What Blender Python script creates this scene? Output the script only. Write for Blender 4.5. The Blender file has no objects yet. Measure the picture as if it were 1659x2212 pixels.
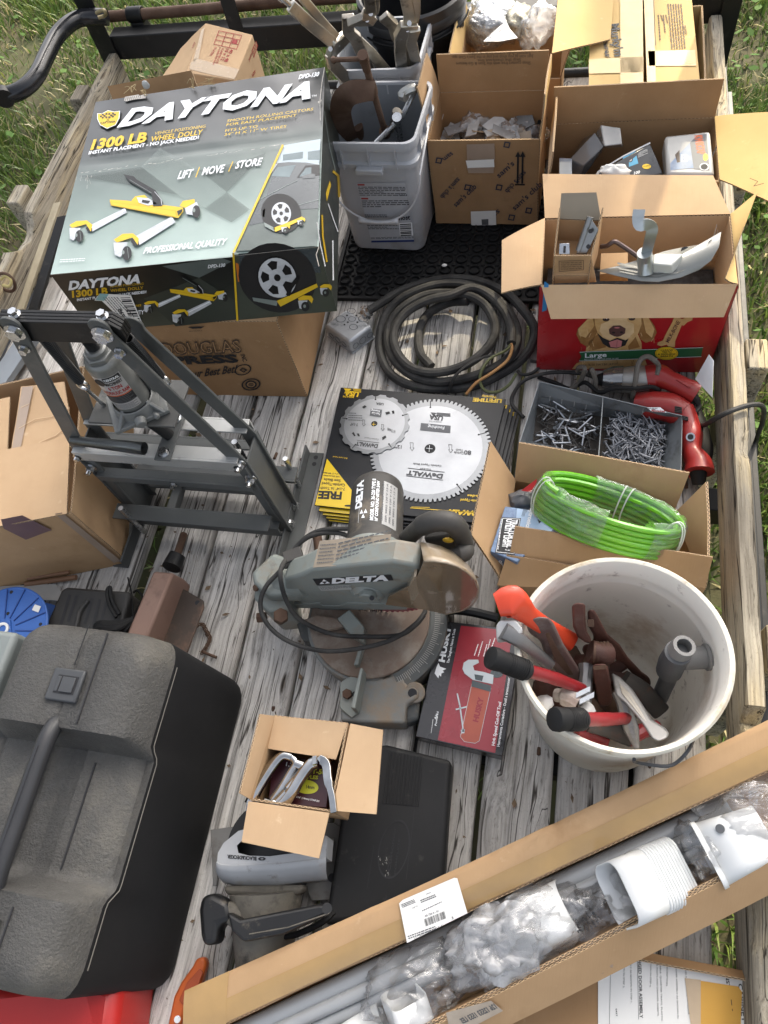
import bpy,bmesh,math,random
import numpy as np
from mathutils import Vector,Matrix,Quaternion,noise
random.seed(7)
SC=bpy.context.scene
# ---------------------------------------------------------------- camera
# world: X across the trailer deck, Y towards its front, Z up, deck top at z = 0 (metres)
CAM=Vector((0,0,1.59))
RIGHT=Vector((0.97423446,0.16440165,-0.15439984))
DOWN=Vector((0.07522818,-0.88225229,-0.46472747))
FWD=Vector((-0.21262158,0.4411383,-0.87188822))
FW,FH,FOC=1659.0,2212.0,1593.85          # units in which the photograph was measured
cd=bpy.data.cameras.new("camera");cam=bpy.data.objects.new("camera",cd)
SC.collection.objects.link(cam);SC.camera=cam
mw=Matrix.Identity(4)
for i in range(3):
    mw[i][0]=RIGHT[i];mw[i][1]=-DOWN[i];mw[i][2]=-FWD[i];mw[i][3]=CAM[i]
cam.matrix_world=mw
cd.sensor_fit='VERTICAL';cd.sensor_height=24.0;cd.lens=24.0*FOC/FH
cd.clip_start=0.05;cd.clip_end=400
# ---------------------------------------------------------------- light
SUN_EL,SUN_AZ=math.radians(40),math.radians(14)     # azimuth from +Y towards +X
w=bpy.data.worlds.new("World");SC.world=w;w.use_nodes=True
nt=w.node_tree;bg=nt.nodes["Background"]
sky=nt.nodes.new("ShaderNodeTexSky");sky.sky_type='NISHITA';sky.sun_disc=False
sky.sun_elevation=SUN_EL;sky.sun_rotation=SUN_AZ
sky.air_density=0.9;sky.dust_density=6.0;sky.ozone_density=0.2
hz=nt.nodes.new("ShaderNodeHueSaturation");hz.inputs["Saturation"].default_value=.42;nt.links.new(sky.outputs[0],hz.inputs["Color"]);nt.links.new(hz.outputs[0],bg.inputs[0]);bg.inputs[1].default_value=0.15
sl=bpy.data.lights.new("sun",'SUN');sl.energy=2.0;sl.angle=math.radians(0.8);sl.color=(1.0,0.87,0.64)
sun=bpy.data.objects.new("sun",sl);SC.collection.objects.link(sun)
sdir=Vector((math.sin(SUN_AZ)*math.cos(SUN_EL),math.cos(SUN_AZ)*math.cos(SUN_EL),math.sin(SUN_EL)))
sun.rotation_euler=sdir.to_track_quat('Z','Y').to_euler();sun.location=sdir*30
vs=SC.view_settings;vs.view_transform='Standard';vs.look='None';vs.exposure=1.42;vs.gamma=1;vs.use_curve_mapping=False
SC.cycles.max_bounces=8;SC.cycles.transparent_max_bounces=16
SC.cycles.use_denoising=True

# ---------------------------------------------------------------- measuring
def ray(x,y):
    return (RIGHT*((x-FW/2)/FOC)+DOWN*((y-FH/2)/FOC)+FWD)
def P(x,y,z=0.0):
    d=ray(x,y);return CAM+d*((z-CAM.z)/d.z)
def PX(x,y,X):
    d=ray(x,y);return CAM+d*(X/d.x)
def PY(x,y,Y):
    d=ray(x,y);return CAM+d*(Y/d.y)
def PR(x,y,Zd):
    return CAM+ray(x,y)*Zd
V=Vector
class Plane:
    def __init__(s,p0,p1,p2):
        s.p=V(p0);s.n=(V(p1)-s.p).cross(V(p2)-s.p).normalized()
        if s.n.dot(CAM-s.p)<0:s.n=-s.n
    def at(s,x,y,lift=0.0):
        d=ray(x,y);p=s.p+s.n*lift
        return CAM+d*((p-CAM).dot(s.n)/d.dot(s.n))

# ---------------------------------------------------------------- objects
MW={}
def link(o):SC.collection.objects.link(o)
def tag(o,label,cat,group=None,kind=None):
    if label:o["label"]=label
    if cat:o["category"]=cat
    if group:o["group"]=group
    if kind:o["kind"]=kind
    return o
def thing(name,label,cat,loc=(0,0,0),rot=None,group=None):
    o=bpy.data.objects.new(name,None);link(o);o.empty_display_size=.05
    m=Matrix.Translation(V(loc))@(rot.to_4x4()if rot is not None else Matrix.Identity(4))
    o.matrix_world=m;MW[o]=m
    return tag(o,label,cat,group)
def rotz(a):return Matrix.Rotation(a,3,'Z')
def frame(x,y):
    """rotation with given local x and (approximate) local y"""
    x=V(x).normalized();z=x.cross(V(y)).normalized();y=z.cross(x)
    return Matrix((x,y,z)).transposed()
class B:
    """collects geometry; W=True: coordinates are world, else those of the thing it belongs to"""
    def __init__(s,W=False):s.v=[];s.f=[];s.m=[];s.uv={};s.W=W;s.mi=0;s.X=None
    def pt(s,p):
        p=V(p)
        if s.X is not None:p=s.X@p
        s.v.append(p);return len(s.v)-1
    def face(s,idx,m=None,uv=None):
        s.f.append(tuple(idx));s.m.append(s.mi if m is None else m)
        if uv:s.uv[len(s.f)-1]=uv
    def poly(s,pts,m=None):s.face([s.pt(p)for p in pts],m)
    def box(s,lo,hi,m=None):
        x0,y0,z0=lo;x1,y1,z1=hi
        i=[s.pt(p)for p in ((x0,y0,z0),(x1,y0,z0),(x1,y1,z0),(x0,y1,z0),(x0,y0,z1),(x1,y0,z1),(x1,y1,z1),(x0,y1,z1))]
        for q in ((0,3,2,1),(4,5,6,7),(0,1,5,4),(1,2,6,5),(2,3,7,6),(3,0,4,7)):s.face([i[k]for k in q],m)
    def hexa(s,bot,top,m=None):
        i=[s.pt(p)for p in list(bot)+list(top)]
        for q in ((0,3,2,1),(4,5,6,7),(0,1,5,4),(1,2,6,5),(2,3,7,6),(3,0,4,7)):s.face([i[k]for k in q],m)
    def obox(s,c,x,y,z,m=None):
        c,x,y,z=V(c),V(x)/2,V(y)/2,V(z)/2
        s.hexa([c-x-y-z,c+x-y-z,c+x+y-z,c-x+y-z],[c-x-y+z,c+x-y+z,c+x+y+z,c-x+y+z],m)
    def bar(s,a,b,wv,hv,m=None):
        """box from a to b with cross-section vectors wv, hv"""
        a,b,wv,hv=V(a),V(b),V(wv)/2,V(hv)/2
        s.hexa([a-wv-hv,a+wv-hv,a+wv+hv,a-wv+hv],[b-wv-hv,b+wv-hv,b+wv+hv,b-wv+hv],m)
    def prism(s,pts,dv,m=None):
        a=[s.pt(p)for p in pts];b=[s.pt(V(p)+V(dv))for p in pts];n=len(a)
        s.face(a[::-1],m);s.face(b,m)
        for i in range(n):s.face((a[i],a[(i+1)%n],b[(i+1)%n],b[i]),m)
    def tube(s,pts,r,seg=8,closed=False,caps=True,m=None,sq=None):
        pts=[V(p)for p in pts];n=len(pts);rr=r if isinstance(r,(list,tuple))else [r]*n
        rings=[];up=None
        for i,p in enumerate(pts):
            if closed:t=pts[(i+1)%n]-pts[i-1]
            else:t=pts[min(i+1,n-1)]-pts[max(i-1,0)]
            t=t.normalized()if t.length>1e-9 else V((0,0,1))
            if up is None:
                up=t.orthogonal().normalized()if sq is None else (V(sq)-t*V(sq).dot(t)).normalized()
            else:up=(up-t*up.dot(t));up=up.normalized()if up.length>1e-6 else t.orthogonal().normalized()
            sd=t.cross(up)
            rings.append([s.pt(p+(up*math.cos(2*math.pi*k/seg)+sd*math.sin(2*math.pi*k/seg))*rr[i])for k in range(seg)])
        for i in range(n if closed else n-1):
            a,b=rings[i],rings[(i+1)%n]
            for k in range(seg):s.face((a[k],a[(k+1)%seg],b[(k+1)%seg],b[k]),m)
        if caps and not closed:s.face(rings[0][::-1],m);s.face(rings[-1],m)
    def cyl(s,a,b,r0,r1=None,seg=20,m=None,caps=True):
        s.tube([a,b],[r0,r0 if r1 is None else r1],seg,caps=caps,m=m)
    def lathe(s,prof,M=None,seg=32,m=None,cap0=False,cap1=False):
        """prof: list of (r, z)"""
        M=M or Matrix.Identity(4);rings=[]
        for r,z in prof:
            if r<1e-6:rings.append([s.pt(M@V((0,0,z)))])
            else:rings.append([s.pt(M@V((r*math.cos(2*math.pi*k/seg),r*math.sin(2*math.pi*k/seg),z)))for k in range(seg)])
        for a,b in zip(rings,rings[1:]):
            for k in range(seg):
                k1=(k+1)%seg
                if len(a)==1 and len(b)==1:continue
                if len(a)==1:s.face((a[0],b[k1],b[k]),m)
                elif len(b)==1:s.face((a[k],a[k1],b[0]),m)
                else:s.face((a[k],a[k1],b[k1],b[k]),m)
        if cap0 and len(rings[0])>1:s.face(rings[0][::-1],m)
        if cap1 and len(rings[-1])>1:s.face(rings[-1],m)
    def sphere(s,c,r,seg=12,m=None,sc=(1,1,1)):
        n=seg // 2
        M=Matrix.Translation(V(c))@Matrix.Diagonal((sc[0],sc[1],sc[2],1))
        s.lathe([(r*math.sin(math.pi*i/n),-r*math.cos(math.pi*i/n))for i in range(n+1)],M,seg,m)
    def hexhead(s,c,ax,r,h,m=None):
        s.tube([V(c),V(c)+V(ax).normalized()*h],r,6,m=m)
    def grid(s,fn,nu,nv,m=None,two=False):
        g=[[s.pt(fn(i/nu,j/nv))for j in range(nv+1)]for i in range(nu+1)]
        for i in range(nu):
            for j in range(nv):s.face((g[i][j],g[i+1][j],g[i+1][j+1],g[i][j+1]),m)
        return g
    def card(s,c,t=.004,nu=6,nv=4,warp=.0015,m=0,me=1,seed=None,curl=0.0):
        """cardboard sheet through 4 corners (c0,c1 along the hinge, c2,c3 outer edge); edge faces carry flute UVs"""
        c=[V(p)for p in c];n=(c[1]-c[0]).cross(c[3]-c[0]).normalized();sd=random.random()*50 if seed is None else seed
        lu=(c[1]-c[0]).length;lv=(c[3]-c[0]).length
        def fn(u,v,off):
            p=(c[0]*(1-u)+c[1]*u)*(1-v)+(c[3]*(1-u)+c[2]*u)*v
            wv=warp*noise.noise(V((u*lu*9,v*lv*9,sd)))*min(1,6*v)+curl*(v*v-v)
            return p+n*(wv+off)
        A=[[s.pt(fn(i/nu,j/nv,t/2))for j in range(nv+1)]for i in range(nu+1)]
        Bk=[[s.pt(fn(i/nu,j/nv,-t/2))for j in range(nv+1)]for i in range(nu+1)]
        for i in range(nu):
            for j in range(nv):
                s.face((A[i][j],A[i+1][j],A[i+1][j+1],A[i][j+1]),m)
                s.face((Bk[i][j],Bk[i][j+1],Bk[i+1][j+1],Bk[i+1][j]),m)
        def edge(la,lb,length):
            k=len(la)-1
            for i in range(k):
                u0,u1=length*i/k,length*(i+1)/k
                s.face((la[i],lb[i],lb[i+1],la[i+1]),me,[(u0,1),(u0,0),(u1,0),(u1,1)])
        edge([A[i][0]for i in range(nu+1)],[Bk[i][0]for i in range(nu+1)],lu)
        edge([A[i][nv]for i in range(nu,-1,-1)],[Bk[i][nv]for i in range(nu,-1,-1)],lu)
        edge([A[0][j]for j in range(nv,-1,-1)],[Bk[0][j]for j in range(nv,-1,-1)],lv)
        edge([A[nu][j]for j in range(nv+1)],[Bk[nu][j]for j in range(nv+1)],lv)
    def build(s,name,mats,parent=None,smooth=True,bevel=0,ang=32,label=None,sub=0,solid=0,seg=2,kind=None):
        me=bpy.data.meshes.new(name)
        M=None
        if parent is not None and s.W:M=MW[parent].inverted()
        vv=[M@p for p in s.v]if M else s.v
        me.from_pydata([tuple(p)for p in vv],[],s.f)
        if s.uv:
            ul=me.uv_layers.new(name="UV")
            for fi,uvs in s.uv.items():
                pl=me.polygons[fi]
                for k,li in enumerate(pl.loop_indices):ul.data[li].uv=uvs[k]
        for mt in (mats if isinstance(mats,(list,tuple))else [mats]):me.materials.append(mt)
        if any(s.m):me.polygons.foreach_set("material_index",s.m)
        if smooth:
            me.polygons.foreach_set("use_smooth",[True]*len(s.f));me.set_sharp_from_angle(angle=math.radians(ang))
        me.update()
        o=bpy.data.objects.new(name,me);link(o)
        if parent is not None:o.parent=parent;MW[o]=MW[parent]
        else:MW[o]=Matrix.Identity(4)
        if bevel:
            b=o.modifiers.new("bevel",'BEVEL');b.width=bevel;b.segments=seg;b.limit_method='ANGLE';b.angle_limit=math.radians(35)
            b.harden_normals=False
        if sub:
            b=o.modifiers.new("sub",'SUBSURF');b.levels=sub;b.render_levels=sub
        if solid:
            b=o.modifiers.new("solid",'SOLIDIFY');b.thickness=solid;b.offset=0
        if label:o["label"]=label
        if kind:o["kind"]=kind
        return o
def solo(b,name,mats,label,cat,loc,group=None,**kw):
    """a thing that is one mesh, given in world coordinates, with its origin at loc"""
    b.v=[p-V(loc)for p in b.v];b.W=False
    o=b.build(name,mats,None,**kw);o.location=V(loc);MW[o]=Matrix.Translation(V(loc))
    return tag(o,label,cat,group)
def struct(o):o["kind"]="structure";return o
def smoothpts(pts,n=6,closed=False):
    """Catmull-Rom through pts"""
    pts=[V(p)for p in pts];out=[];N=len(pts)
    for i in range(N if closed else N-1):
        p1,p2=pts[i],pts[(i+1)%N]
        p0=pts[i-1]if (closed or i>0)else p1*2-p2
        p3=pts[(i+2)%N]if (closed or i+2<N)else p2*2-p1
        for k in range(n):
            t=k/n
            out.append(0.5*((2*p1)+(p2-p0)*t+(2*p0-5*p1+4*p2-p3)*t*t+(3*p1-p0-3*p2+p3)*t**3))
    if not closed:out.append(pts[-1])
    return out

# ---------------------------------------------------------------- flat print and lettering
_fc={}
def glyphs(txt,bold=0.0,al=None):
    k=(txt,bold)
    if k in _fc:return _fc[k]
    c=bpy.data.curves.new("txt",'FONT');c.body=txt;c.resolution_u=2;c.offset=bold
    o=bpy.data.objects.new("txt",c)
    me=o.to_mesh();vs_=[v.co.copy()for v in me.vertices];fs=[tuple(p.vertices)for p in me.polygons]
    o.to_mesh_clear();bpy.data.objects.remove(o);bpy.data.curves.remove(c)
    x0=min(v.x for v in vs_);x1=max(v.x for v in vs_)
    out=([((v.x-x0)/(x1-x0),v.y/0.73)for v in vs_],fs)   # cap height is about 0.73
    _fc[k]=out;return out
class Prints:
    """flat print on one plane of a thing; layers stack by 0.25 mm"""
    def __init__(s,plane,parent):s.pl=plane;s.par=parent;s.b={};s.k=1
    def bb(s,mat):
        if mat not in s.b:s.b[mat]=B(W=True)
        return s.b[mat]
    def lift(s,L):return 0.0006+L*0.00025
    def poly(s,mat,px,L=0):s.bb(mat).poly([s.pl.at(x,y,s.lift(L))for x,y in px])
    def line(s,mat,px,w,L=0,closed=False):
        px=[V((x,y,0))for x,y in px]
        n=len(px)
        for i in range(n if closed else n-1):
            a,b=px[i],px[(i+1)%n];d=(b-a)
            if d.length<1e-6:continue
            d.normalize();q=V((-d.y,d.x,0))*w/2;a2=a-d*w*.2;b2=b+d*w*.2
            s.poly(mat,[(a2+q)[:2],(a2-q)[:2],(b2-q)[:2],(b2+q)[:2]],L)
    def disc(s,mat,c,a,b=None,L=0,n=24,ax=None,a0=0,a1=360):
        """ellipse; a = half-axis vector or radius, b likewise"""
        a=a if isinstance(a,tuple)else (a,0);b=(0,a[0])if b is None else (b if isinstance(b,tuple)else (0,b))
        pts=[]
        full=a1-a0>=360
        for k in range(n if full else n+1):
            t=math.radians(a0+(a1-a0)*k/n)
            pts.append((c[0]+a[0]*math.cos(t)+b[0]*math.sin(t),c[1]+a[1]*math.cos(t)+b[1]*math.sin(t)))
        s.poly(mat,pts,L)
    def ring(s,mat,c,a,b,f,L=0,n=24):
        o=lambda t,g:(c[0]+(a[0]*math.cos(t)+b[0]*math.sin(t))*g,c[1]+(a[1]*math.cos(t)+b[1]*math.sin(t))*g)
        for k in range(n):
            t0,t1=2*math.pi*k/n,2*math.pi*(k+1)/n
            s.poly(mat,[o(t0,1),o(t1,1),o(t1,f),o(t0,f)],L)
    def text(s,mat,txt,A,Bp,C,L=1,bold=0.0):
        """A, Bp: baseline from left to right, C: top of a capital above A (pixels measured in the photograph)"""
        g,fs=glyphs(txt,bold);bb=s.bb(mat)
        a=s.pl.at(*A,s.lift(L));u=s.pl.at(*Bp,s.lift(L))-a;v=s.pl.at(*C,s.lift(L))-a
        ids=[bb.pt(a+u*x+v*y)for x,y in g]
        for f in fs:bb.face([ids[i]for i in f])
    def lines(s,mat,A,Bp,C,rows,w=.5,L=1,seed=1):
        """greeked small print: rows of word-sized strokes filling the parallelogram A,B,C"""
        r=random.Random(seed);A,Bp,C=V((*A,0)),V((*Bp,0)),V((*C,0));u=Bp-A;v=C-A;len_=u.length
        for i in range(rows):
            t=(i+.5)/rows;x=0;end=1 if i%4!=3 else r.uniform(.4,.9)
            while x<end-.01:
                wd=min(r.uniform(.04,.13),end-x);h=w/rows/2
                p=[A+u*x+v*(t-h),A+u*(x+wd)+v*(t-h),A+u*(x+wd)+v*(t+h),A+u*x+v*(t+h)]
                s.poly(mat,[q[:2]for q in p],L);x+=wd+.02
    def bars(s,mat,A,Bp,C,n=22,L=1,seed=3):
        r=random.Random(seed);A,Bp,C=V((*A,0)),V((*Bp,0)),V((*C,0));u=Bp-A;v=C-A;x=0
        while x<.98:
            wd=r.choice((1,1,2,3))*.5/n
            s.poly(mat,[q[:2]for q in (A+u*x,A+u*(x+wd),A+u*(x+wd)+v,A+u*x+v)],L);x+=wd+r.choice((1,1,2))*.5/n
    def done(s):
        big=B(W=True);mats=list(s.b)
        for i,mt in enumerate(mats):
            bb=s.b[mt];o=len(big.v);big.v+=bb.v;big.f+=[tuple(k+o for k in f)for f in bb.f];big.m+=[i]*len(bb.f)
        if mats:big.build("printed_graphic",mats,s.par,smooth=False,kind="stuff")

# ---------------------------------------------------------------- materials
def srgb(r,g,b):
    f=lambda c:(c/255/12.92)if c/255<=.04045 else ((c/255+.055)/1.055)**2.4
    return (f(r),f(g),f(b))
_mc={}
def mat(name,col,col2=None,rough=.5,metal=0,ns=8,stretch=(1,1,1),bump=0,bs=120,coat=0,crough=.1,grime=None,spec=.5,
        rvar=.1,trans=0,ior=1.45,alpha=1,bstretch=(1,1,1),hrand=0,obj=True,emit=None,grime2=None,sheen=0):
    """procedural Principled: base tone broken up by noise, optional grime = (colour, coverage 0..1, scale), relief"""
    if name in _mc:return _mc[name]
    m=bpy.data.materials.new(name);m.use_nodes=True;t=m.node_tree;N=t.nodes;Lk=t.links
    p=N["Principled BSDF"]
    tc=N.new("ShaderNodeTexCoord");mp=N.new("ShaderNodeMapping");mp.inputs[3].default_value=stretch
    Lk.new(tc.outputs["Object"],mp.inputs[0])
    def nz(sc,det=6,src=mp.outputs[0],r=.6):
        n=N.new("ShaderNodeTexNoise");n.inputs["Scale"].default_value=sc;n.inputs["Detail"].default_value=det;n.inputs["Roughness"].default_value=r
        Lk.new(src,n.inputs["Vector"]);return n
    def ramp(src,a,b,c0,c1):
        r=N.new("ShaderNodeValToRGB");r.color_ramp.elements[0].position=a;r.color_ramp.elements[1].position=b
        r.color_ramp.elements[0].color=(*c0,1);r.color_ramp.elements[1].color=(*c1,1);Lk.new(src,r.inputs[0]);return r
    def mix(fac,a,b):
        x=N.new("ShaderNodeMix");x.data_type='RGBA'
        Lk.new(fac,x.inputs[0])
        if isinstance(a,tuple):x.inputs[6].default_value=(*a,1)
        else:Lk.new(a,x.inputs[6])
        if isinstance(b,tuple):x.inputs[7].default_value=(*b,1)
        else:Lk.new(b,x.inputs[7])
        return x.outputs[2]
    c2=col2 or tuple(c*.82 for c in col)
    n1=nz(ns);out=ramp(n1.outputs[0],.32,.68,c2,col).outputs[0]
    for gr in (grime,grime2):
        if gr:
            gn=nz(gr[2],8,r=.68);k=1-gr[1]
            gf=ramp(gn.outputs[0],max(0,k*.5+.22-.06),min(1,k*.5+.22+.10),(0,0,0),(1,1,1))
            out=mix(gf.outputs[0],out,gr[0])
    if hrand:
        oi=N.new("ShaderNodeObjectInfo");hs=N.new("ShaderNodeHueSaturation");mr=N.new("ShaderNodeMapRange")
        mr.inputs[3].default_value=1-hrand;mr.inputs[4].default_value=1+hrand;Lk.new(oi.outputs["Random"],mr.inputs[0])
        Lk.new(mr.outputs[0],hs.inputs["Value"]);Lk.new(out,hs.inputs["Color"]);out=hs.outputs[0]
    Lk.new(out,p.inputs["Base Color"])
    rn=nz(ns*2.7,4);rr=N.new("ShaderNodeMapRange");rr.inputs[3].default_value=max(0,rough-rvar);rr.inputs[4].default_value=min(1,rough+rvar)
    Lk.new(rn.outputs[0],rr.inputs[0]);Lk.new(rr.outputs[0],p.inputs["Roughness"])
    p.inputs["Metallic"].default_value=metal;p.inputs["Coat Weight"].default_value=coat;p.inputs["Coat Roughness"].default_value=crough
    p.inputs["Specular IOR Level"].default_value=spec;p.inputs["Transmission Weight"].default_value=trans;p.inputs["IOR"].default_value=ior
    p.inputs["Alpha"].default_value=alpha
    if sheen:p.inputs["Sheen Weight"].default_value=sheen
    if bump:
        mb=N.new("ShaderNodeMapping");mb.inputs[3].default_value=bstretch;Lk.new(tc.outputs["Object"],mb.inputs[0])
        bn=nz(bs,5,mb.outputs[0]);bp=N.new("ShaderNodeBump");bp.inputs["Strength"].default_value=bump;bp.inputs["Distance"].default_value=.004
        Lk.new(bn.outputs[0],bp.inputs["Height"]);Lk.new(bp.outputs[0],p.inputs["Normal"])
    _mc[name]=m;return m
def wood_mat(name,light,dark,streak=.5,amt=1.0,scale=1.0,knots=True,warm=None):
    """weathered board, grain along local/world Y"""
    m=bpy.data.materials.new(name);m.use_nodes=True;t=m.node_tree;N=t.nodes;Lk=t.links;p=N["Principled BSDF"]
    tc=N.new("ShaderNodeTexCoord");oi=N.new("ShaderNodeObjectInfo")
    ad=N.new("ShaderNodeVectorMath");ad.operation='MULTIPLY_ADD';ad.inputs[1].default_value=(13,29,7)
    cb=N.new("ShaderNodeCombineXYZ");[Lk.new(oi.outputs["Random"],cb.inputs[i])for i in range(3)]
    Lk.new(cb.outputs[0],ad.inputs[0]);Lk.new(tc.outputs["Object"],ad.inputs[2])
    def mp(sc,src=ad.outputs[0]):
        q=N.new("ShaderNodeMapping");q.inputs[3].default_value=sc;Lk.new(src,q.inputs[0]);return q.outputs[0]
    # knots bend the grain
    vk=N.new("ShaderNodeTexVoronoi");vk.inputs["Scale"].default_value=1.0;vk.inputs["Randomness"].default_value=1
    Lk.new(mp((9,2.4,9)),vk.inputs["Vector"])
    kr=N.new("ShaderNodeMapRange");kr.inputs[1].default_value=0;kr.inputs[2].default_value=.32;kr.inputs[3].default_value=1;kr.inputs[4].default_value=0
    Lk.new(vk.outputs["Distance"],kr.inputs[0])
    lw=N.new("ShaderNodeTexNoise");lw.inputs["Scale"].default_value=3.5;lw.inputs["Detail"].default_value=2;Lk.new(ad.outputs[0],lw.inputs["Vector"])
    dv=N.new("ShaderNodeVectorMath");dv.operation='MULTIPLY_ADD'
    sm=N.new("ShaderNodeMath");sm.operation='MULTIPLY_ADD';sm.inputs[1].default_value=.03 if knots else 0;Lk.new(kr.outputs[0],sm.inputs[0])
    s2=N.new("ShaderNodeMath");s2.operation='MULTIPLY';s2.inputs[1].default_value=.03;Lk.new(lw.outputs[0],s2.inputs[0]);Lk.new(s2.outputs[0],sm.inputs[2])
    c3=N.new("ShaderNodeCombineXYZ");Lk.new(sm.outputs[0],c3.inputs[0]);Lk.new(sm.outputs[0],c3.inputs[2])
    av=N.new("ShaderNodeVectorMath");av.operation='ADD';Lk.new(ad.outputs[0],av.inputs[0]);Lk.new(c3.outputs[0],av.inputs[1])
    def nz(sc3,scale_,det,r=.65):
        n=N.new("ShaderNodeTexNoise");n.inputs["Scale"].default_value=scale_;n.inputs["Detail"].default_value=det;n.inputs["Roughness"].default_value=r
        Lk.new(mp(sc3,av.outputs[0]),n.inputs["Vector"]);return n.outputs[0]
    g1=nz((34*scale,.75,34*scale),2.2,8,.72);g2=nz((90*scale,3,90*scale),2,4);g3=nz((7,.7,7),1.6,5);g4=nz((60,40,60),4,4)
    def ramp(src,stops):
        r=N.new("ShaderNodeValToRGB");e=r.color_ramp.elements
        while len(e)<len(stops):e.new(.5)
        for el,(pos,c)in zip(e,stops):el.position=pos;el.color=(*c,1)
        Lk.new(src,r.inputs[0]);return r.outputs[0]
    def mixc(f,a,b,mode='MIX'):
        x=N.new("ShaderNodeMix");x.data_type='RGBA';x.blend_type=mode
        if isinstance(f,float):x.inputs[0].default_value=f
        else:Lk.new(f,x.inputs[0])
        for k,q in ((6,a),(7,b)):
            if isinstance(q,tuple):x.inputs[k].default_value=(*q,1)
            else:Lk.new(q,x.inputs[k])
        return x.outputs[2]
    mid=tuple((a*.6+b*.4)for a,b in zip(light,dark))
    base=ramp(g3,[(.3,mid),(.62,light)])
    if warm:base=mixc(ramp(nz((5,.9,5),2.3,4),[(.48,(0,0,0)),(.66,(1,1,1))]),base,warm)
    streaks=ramp(g1,[(.36,(1,1,1)),(.50,(.15,.15,.15)),(.60,(0,0,0))])
    wear=ramp(nz((3,.55,3),1.5,4),[(.35,(.25,.25,.25)),(.65,(1,1,1))])
    sf=N.new("ShaderNodeMath");sf.operation='MULTIPLY';Lk.new(streaks,sf.inputs[0]);Lk.new(wear,sf.inputs[1])
    sf2=N.new("ShaderNodeMath");sf2.operation='MULTIPLY';sf2.inputs[1].default_value=amt;sf2.use_clamp=True;Lk.new(sf.outputs[0],sf2.inputs[0])
    c=mixc(sf2.outputs[0],base,dark)
    fine=ramp(g2,[(.38,(.45,.43,.40)),(.58,(1,1,1))]);c=mixc(.42,c,fine,'MULTIPLY')
    spk=ramp(g4,[(.30,(.35,.33,.30)),(.42,(1,1,1))]);c=mixc(.4,c,spk,'MULTIPLY')
    ck=nz((17*scale,.42,17*scale),1.7,3,.5);ab=N.new("ShaderNodeMath");ab.operation='SUBTRACT';ab.inputs[1].default_value=.5;Lk.new(ck,ab.inputs[0]);a2=N.new("ShaderNodeMath");a2.operation='ABSOLUTE';Lk.new(ab.outputs[0],a2.inputs[0])
    c=mixc(1.0,c,ramp(a2.outputs[0],[(.0,(.10,.09,.085)),(.006,(.25,.24,.23)),(.016,(1,1,1))]),'MULTIPLY')
    dsh=ramp(nz((75,9,75),1.6,3),[(.30,(.22,.2,.18)),(.38,(1,1,1))]);c=mixc(.8,c,dsh,'MULTIPLY')
    big=ramp(nz((.9,.7,.9),1.3,3),[(.34,(.55,.53,.51)),(.52,(1,1,1))]);c=mixc(.6,c,big,'MULTIPLY')
    if knots:
        kc=ramp(vk.outputs["Distance"],[(.0,(.16,.13,.10)),(.06,(.35,.3,.26)),(.09,(1,1,1))]);c=mixc(1.0,c,kc,'MULTIPLY')
    hs=N.new("ShaderNodeHueSaturation");mr=N.new("ShaderNodeMapRange");mr.inputs[3].default_value=.90;mr.inputs[4].default_value=1.28
    Lk.new(oi.outputs["Random"],mr.inputs[0]);Lk.new(mr.outputs[0],hs.inputs["Value"]);Lk.new(c,hs.inputs["Color"])
    Lk.new(hs.outputs[0],p.inputs["Base Color"]);p.inputs["Roughness"].default_value=.85;p.inputs["Specular IOR Level"].default_value=.25
    bp=N.new("ShaderNodeBump");bp.inputs["Strength"].default_value=.8;bp.inputs["Distance"].default_value=.006
    Lk.new(g1,bp.inputs["Height"]);b2=N.new("ShaderNodeBump");b2.inputs["Strength"].default_value=.4;b2.inputs["Distance"].default_value=.002
    Lk.new(g2,b2.inputs["Height"]);Lk.new(bp.outputs[0],b2.inputs["Normal"]);Lk.new(b2.outputs[0],p.inputs["Normal"])
    _mc[name]=m;return m
def flute_mat(name,col):
    """cut edge of corrugated board: two liners and a wave between (UV: metres along, 0..1 across)"""
    m=bpy.data.materials.new(name);m.use_nodes=True;t=m.node_tree;N=t.nodes;Lk=t.links;p=N["Principled BSDF"]
    uv=N.new("ShaderNodeUVMap");uv.uv_map="UV";sx=N.new("ShaderNodeSeparateXYZ");Lk.new(uv.outputs[0],sx.inputs[0])
    def mth(op,a,b=None):
        x=N.new("ShaderNodeMath");x.operation=op
        for i,q in enumerate((a,b)):
            if q is None:continue
            if isinstance(q,(int,float)):x.inputs[i].default_value=q
            else:Lk.new(q,x.inputs[i])
        return x.outputs[0]
    s=mth('SINE',mth('MULTIPLY',sx.outputs[0],2*math.pi/.0095));wv=mth('MULTIPLY_ADD',s,.32);N[-1].inputs[2].default_value=.5
    near=mth('LESS_THAN',mth('ABSOLUTE',mth('SUBTRACT',sx.outputs[1],wv)),.17)
    lin=mth('GREATER_THAN',mth('ABSOLUTE',mth('SUBTRACT',sx.outputs[1],.5)),.36)
    f=mth('MAXIMUM',near,lin)
    x=N.new("ShaderNodeMix");x.data_type='RGBA';Lk.new(f,x.inputs[0]);x.inputs[6].default_value=(*[c*.12 for c in col],1);x.inputs[7].default_value=(*col,1)
    Lk.new(x.outputs[2],p.inputs["Base Color"]);p.inputs["Roughness"].default_value=.9
    return m
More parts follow.
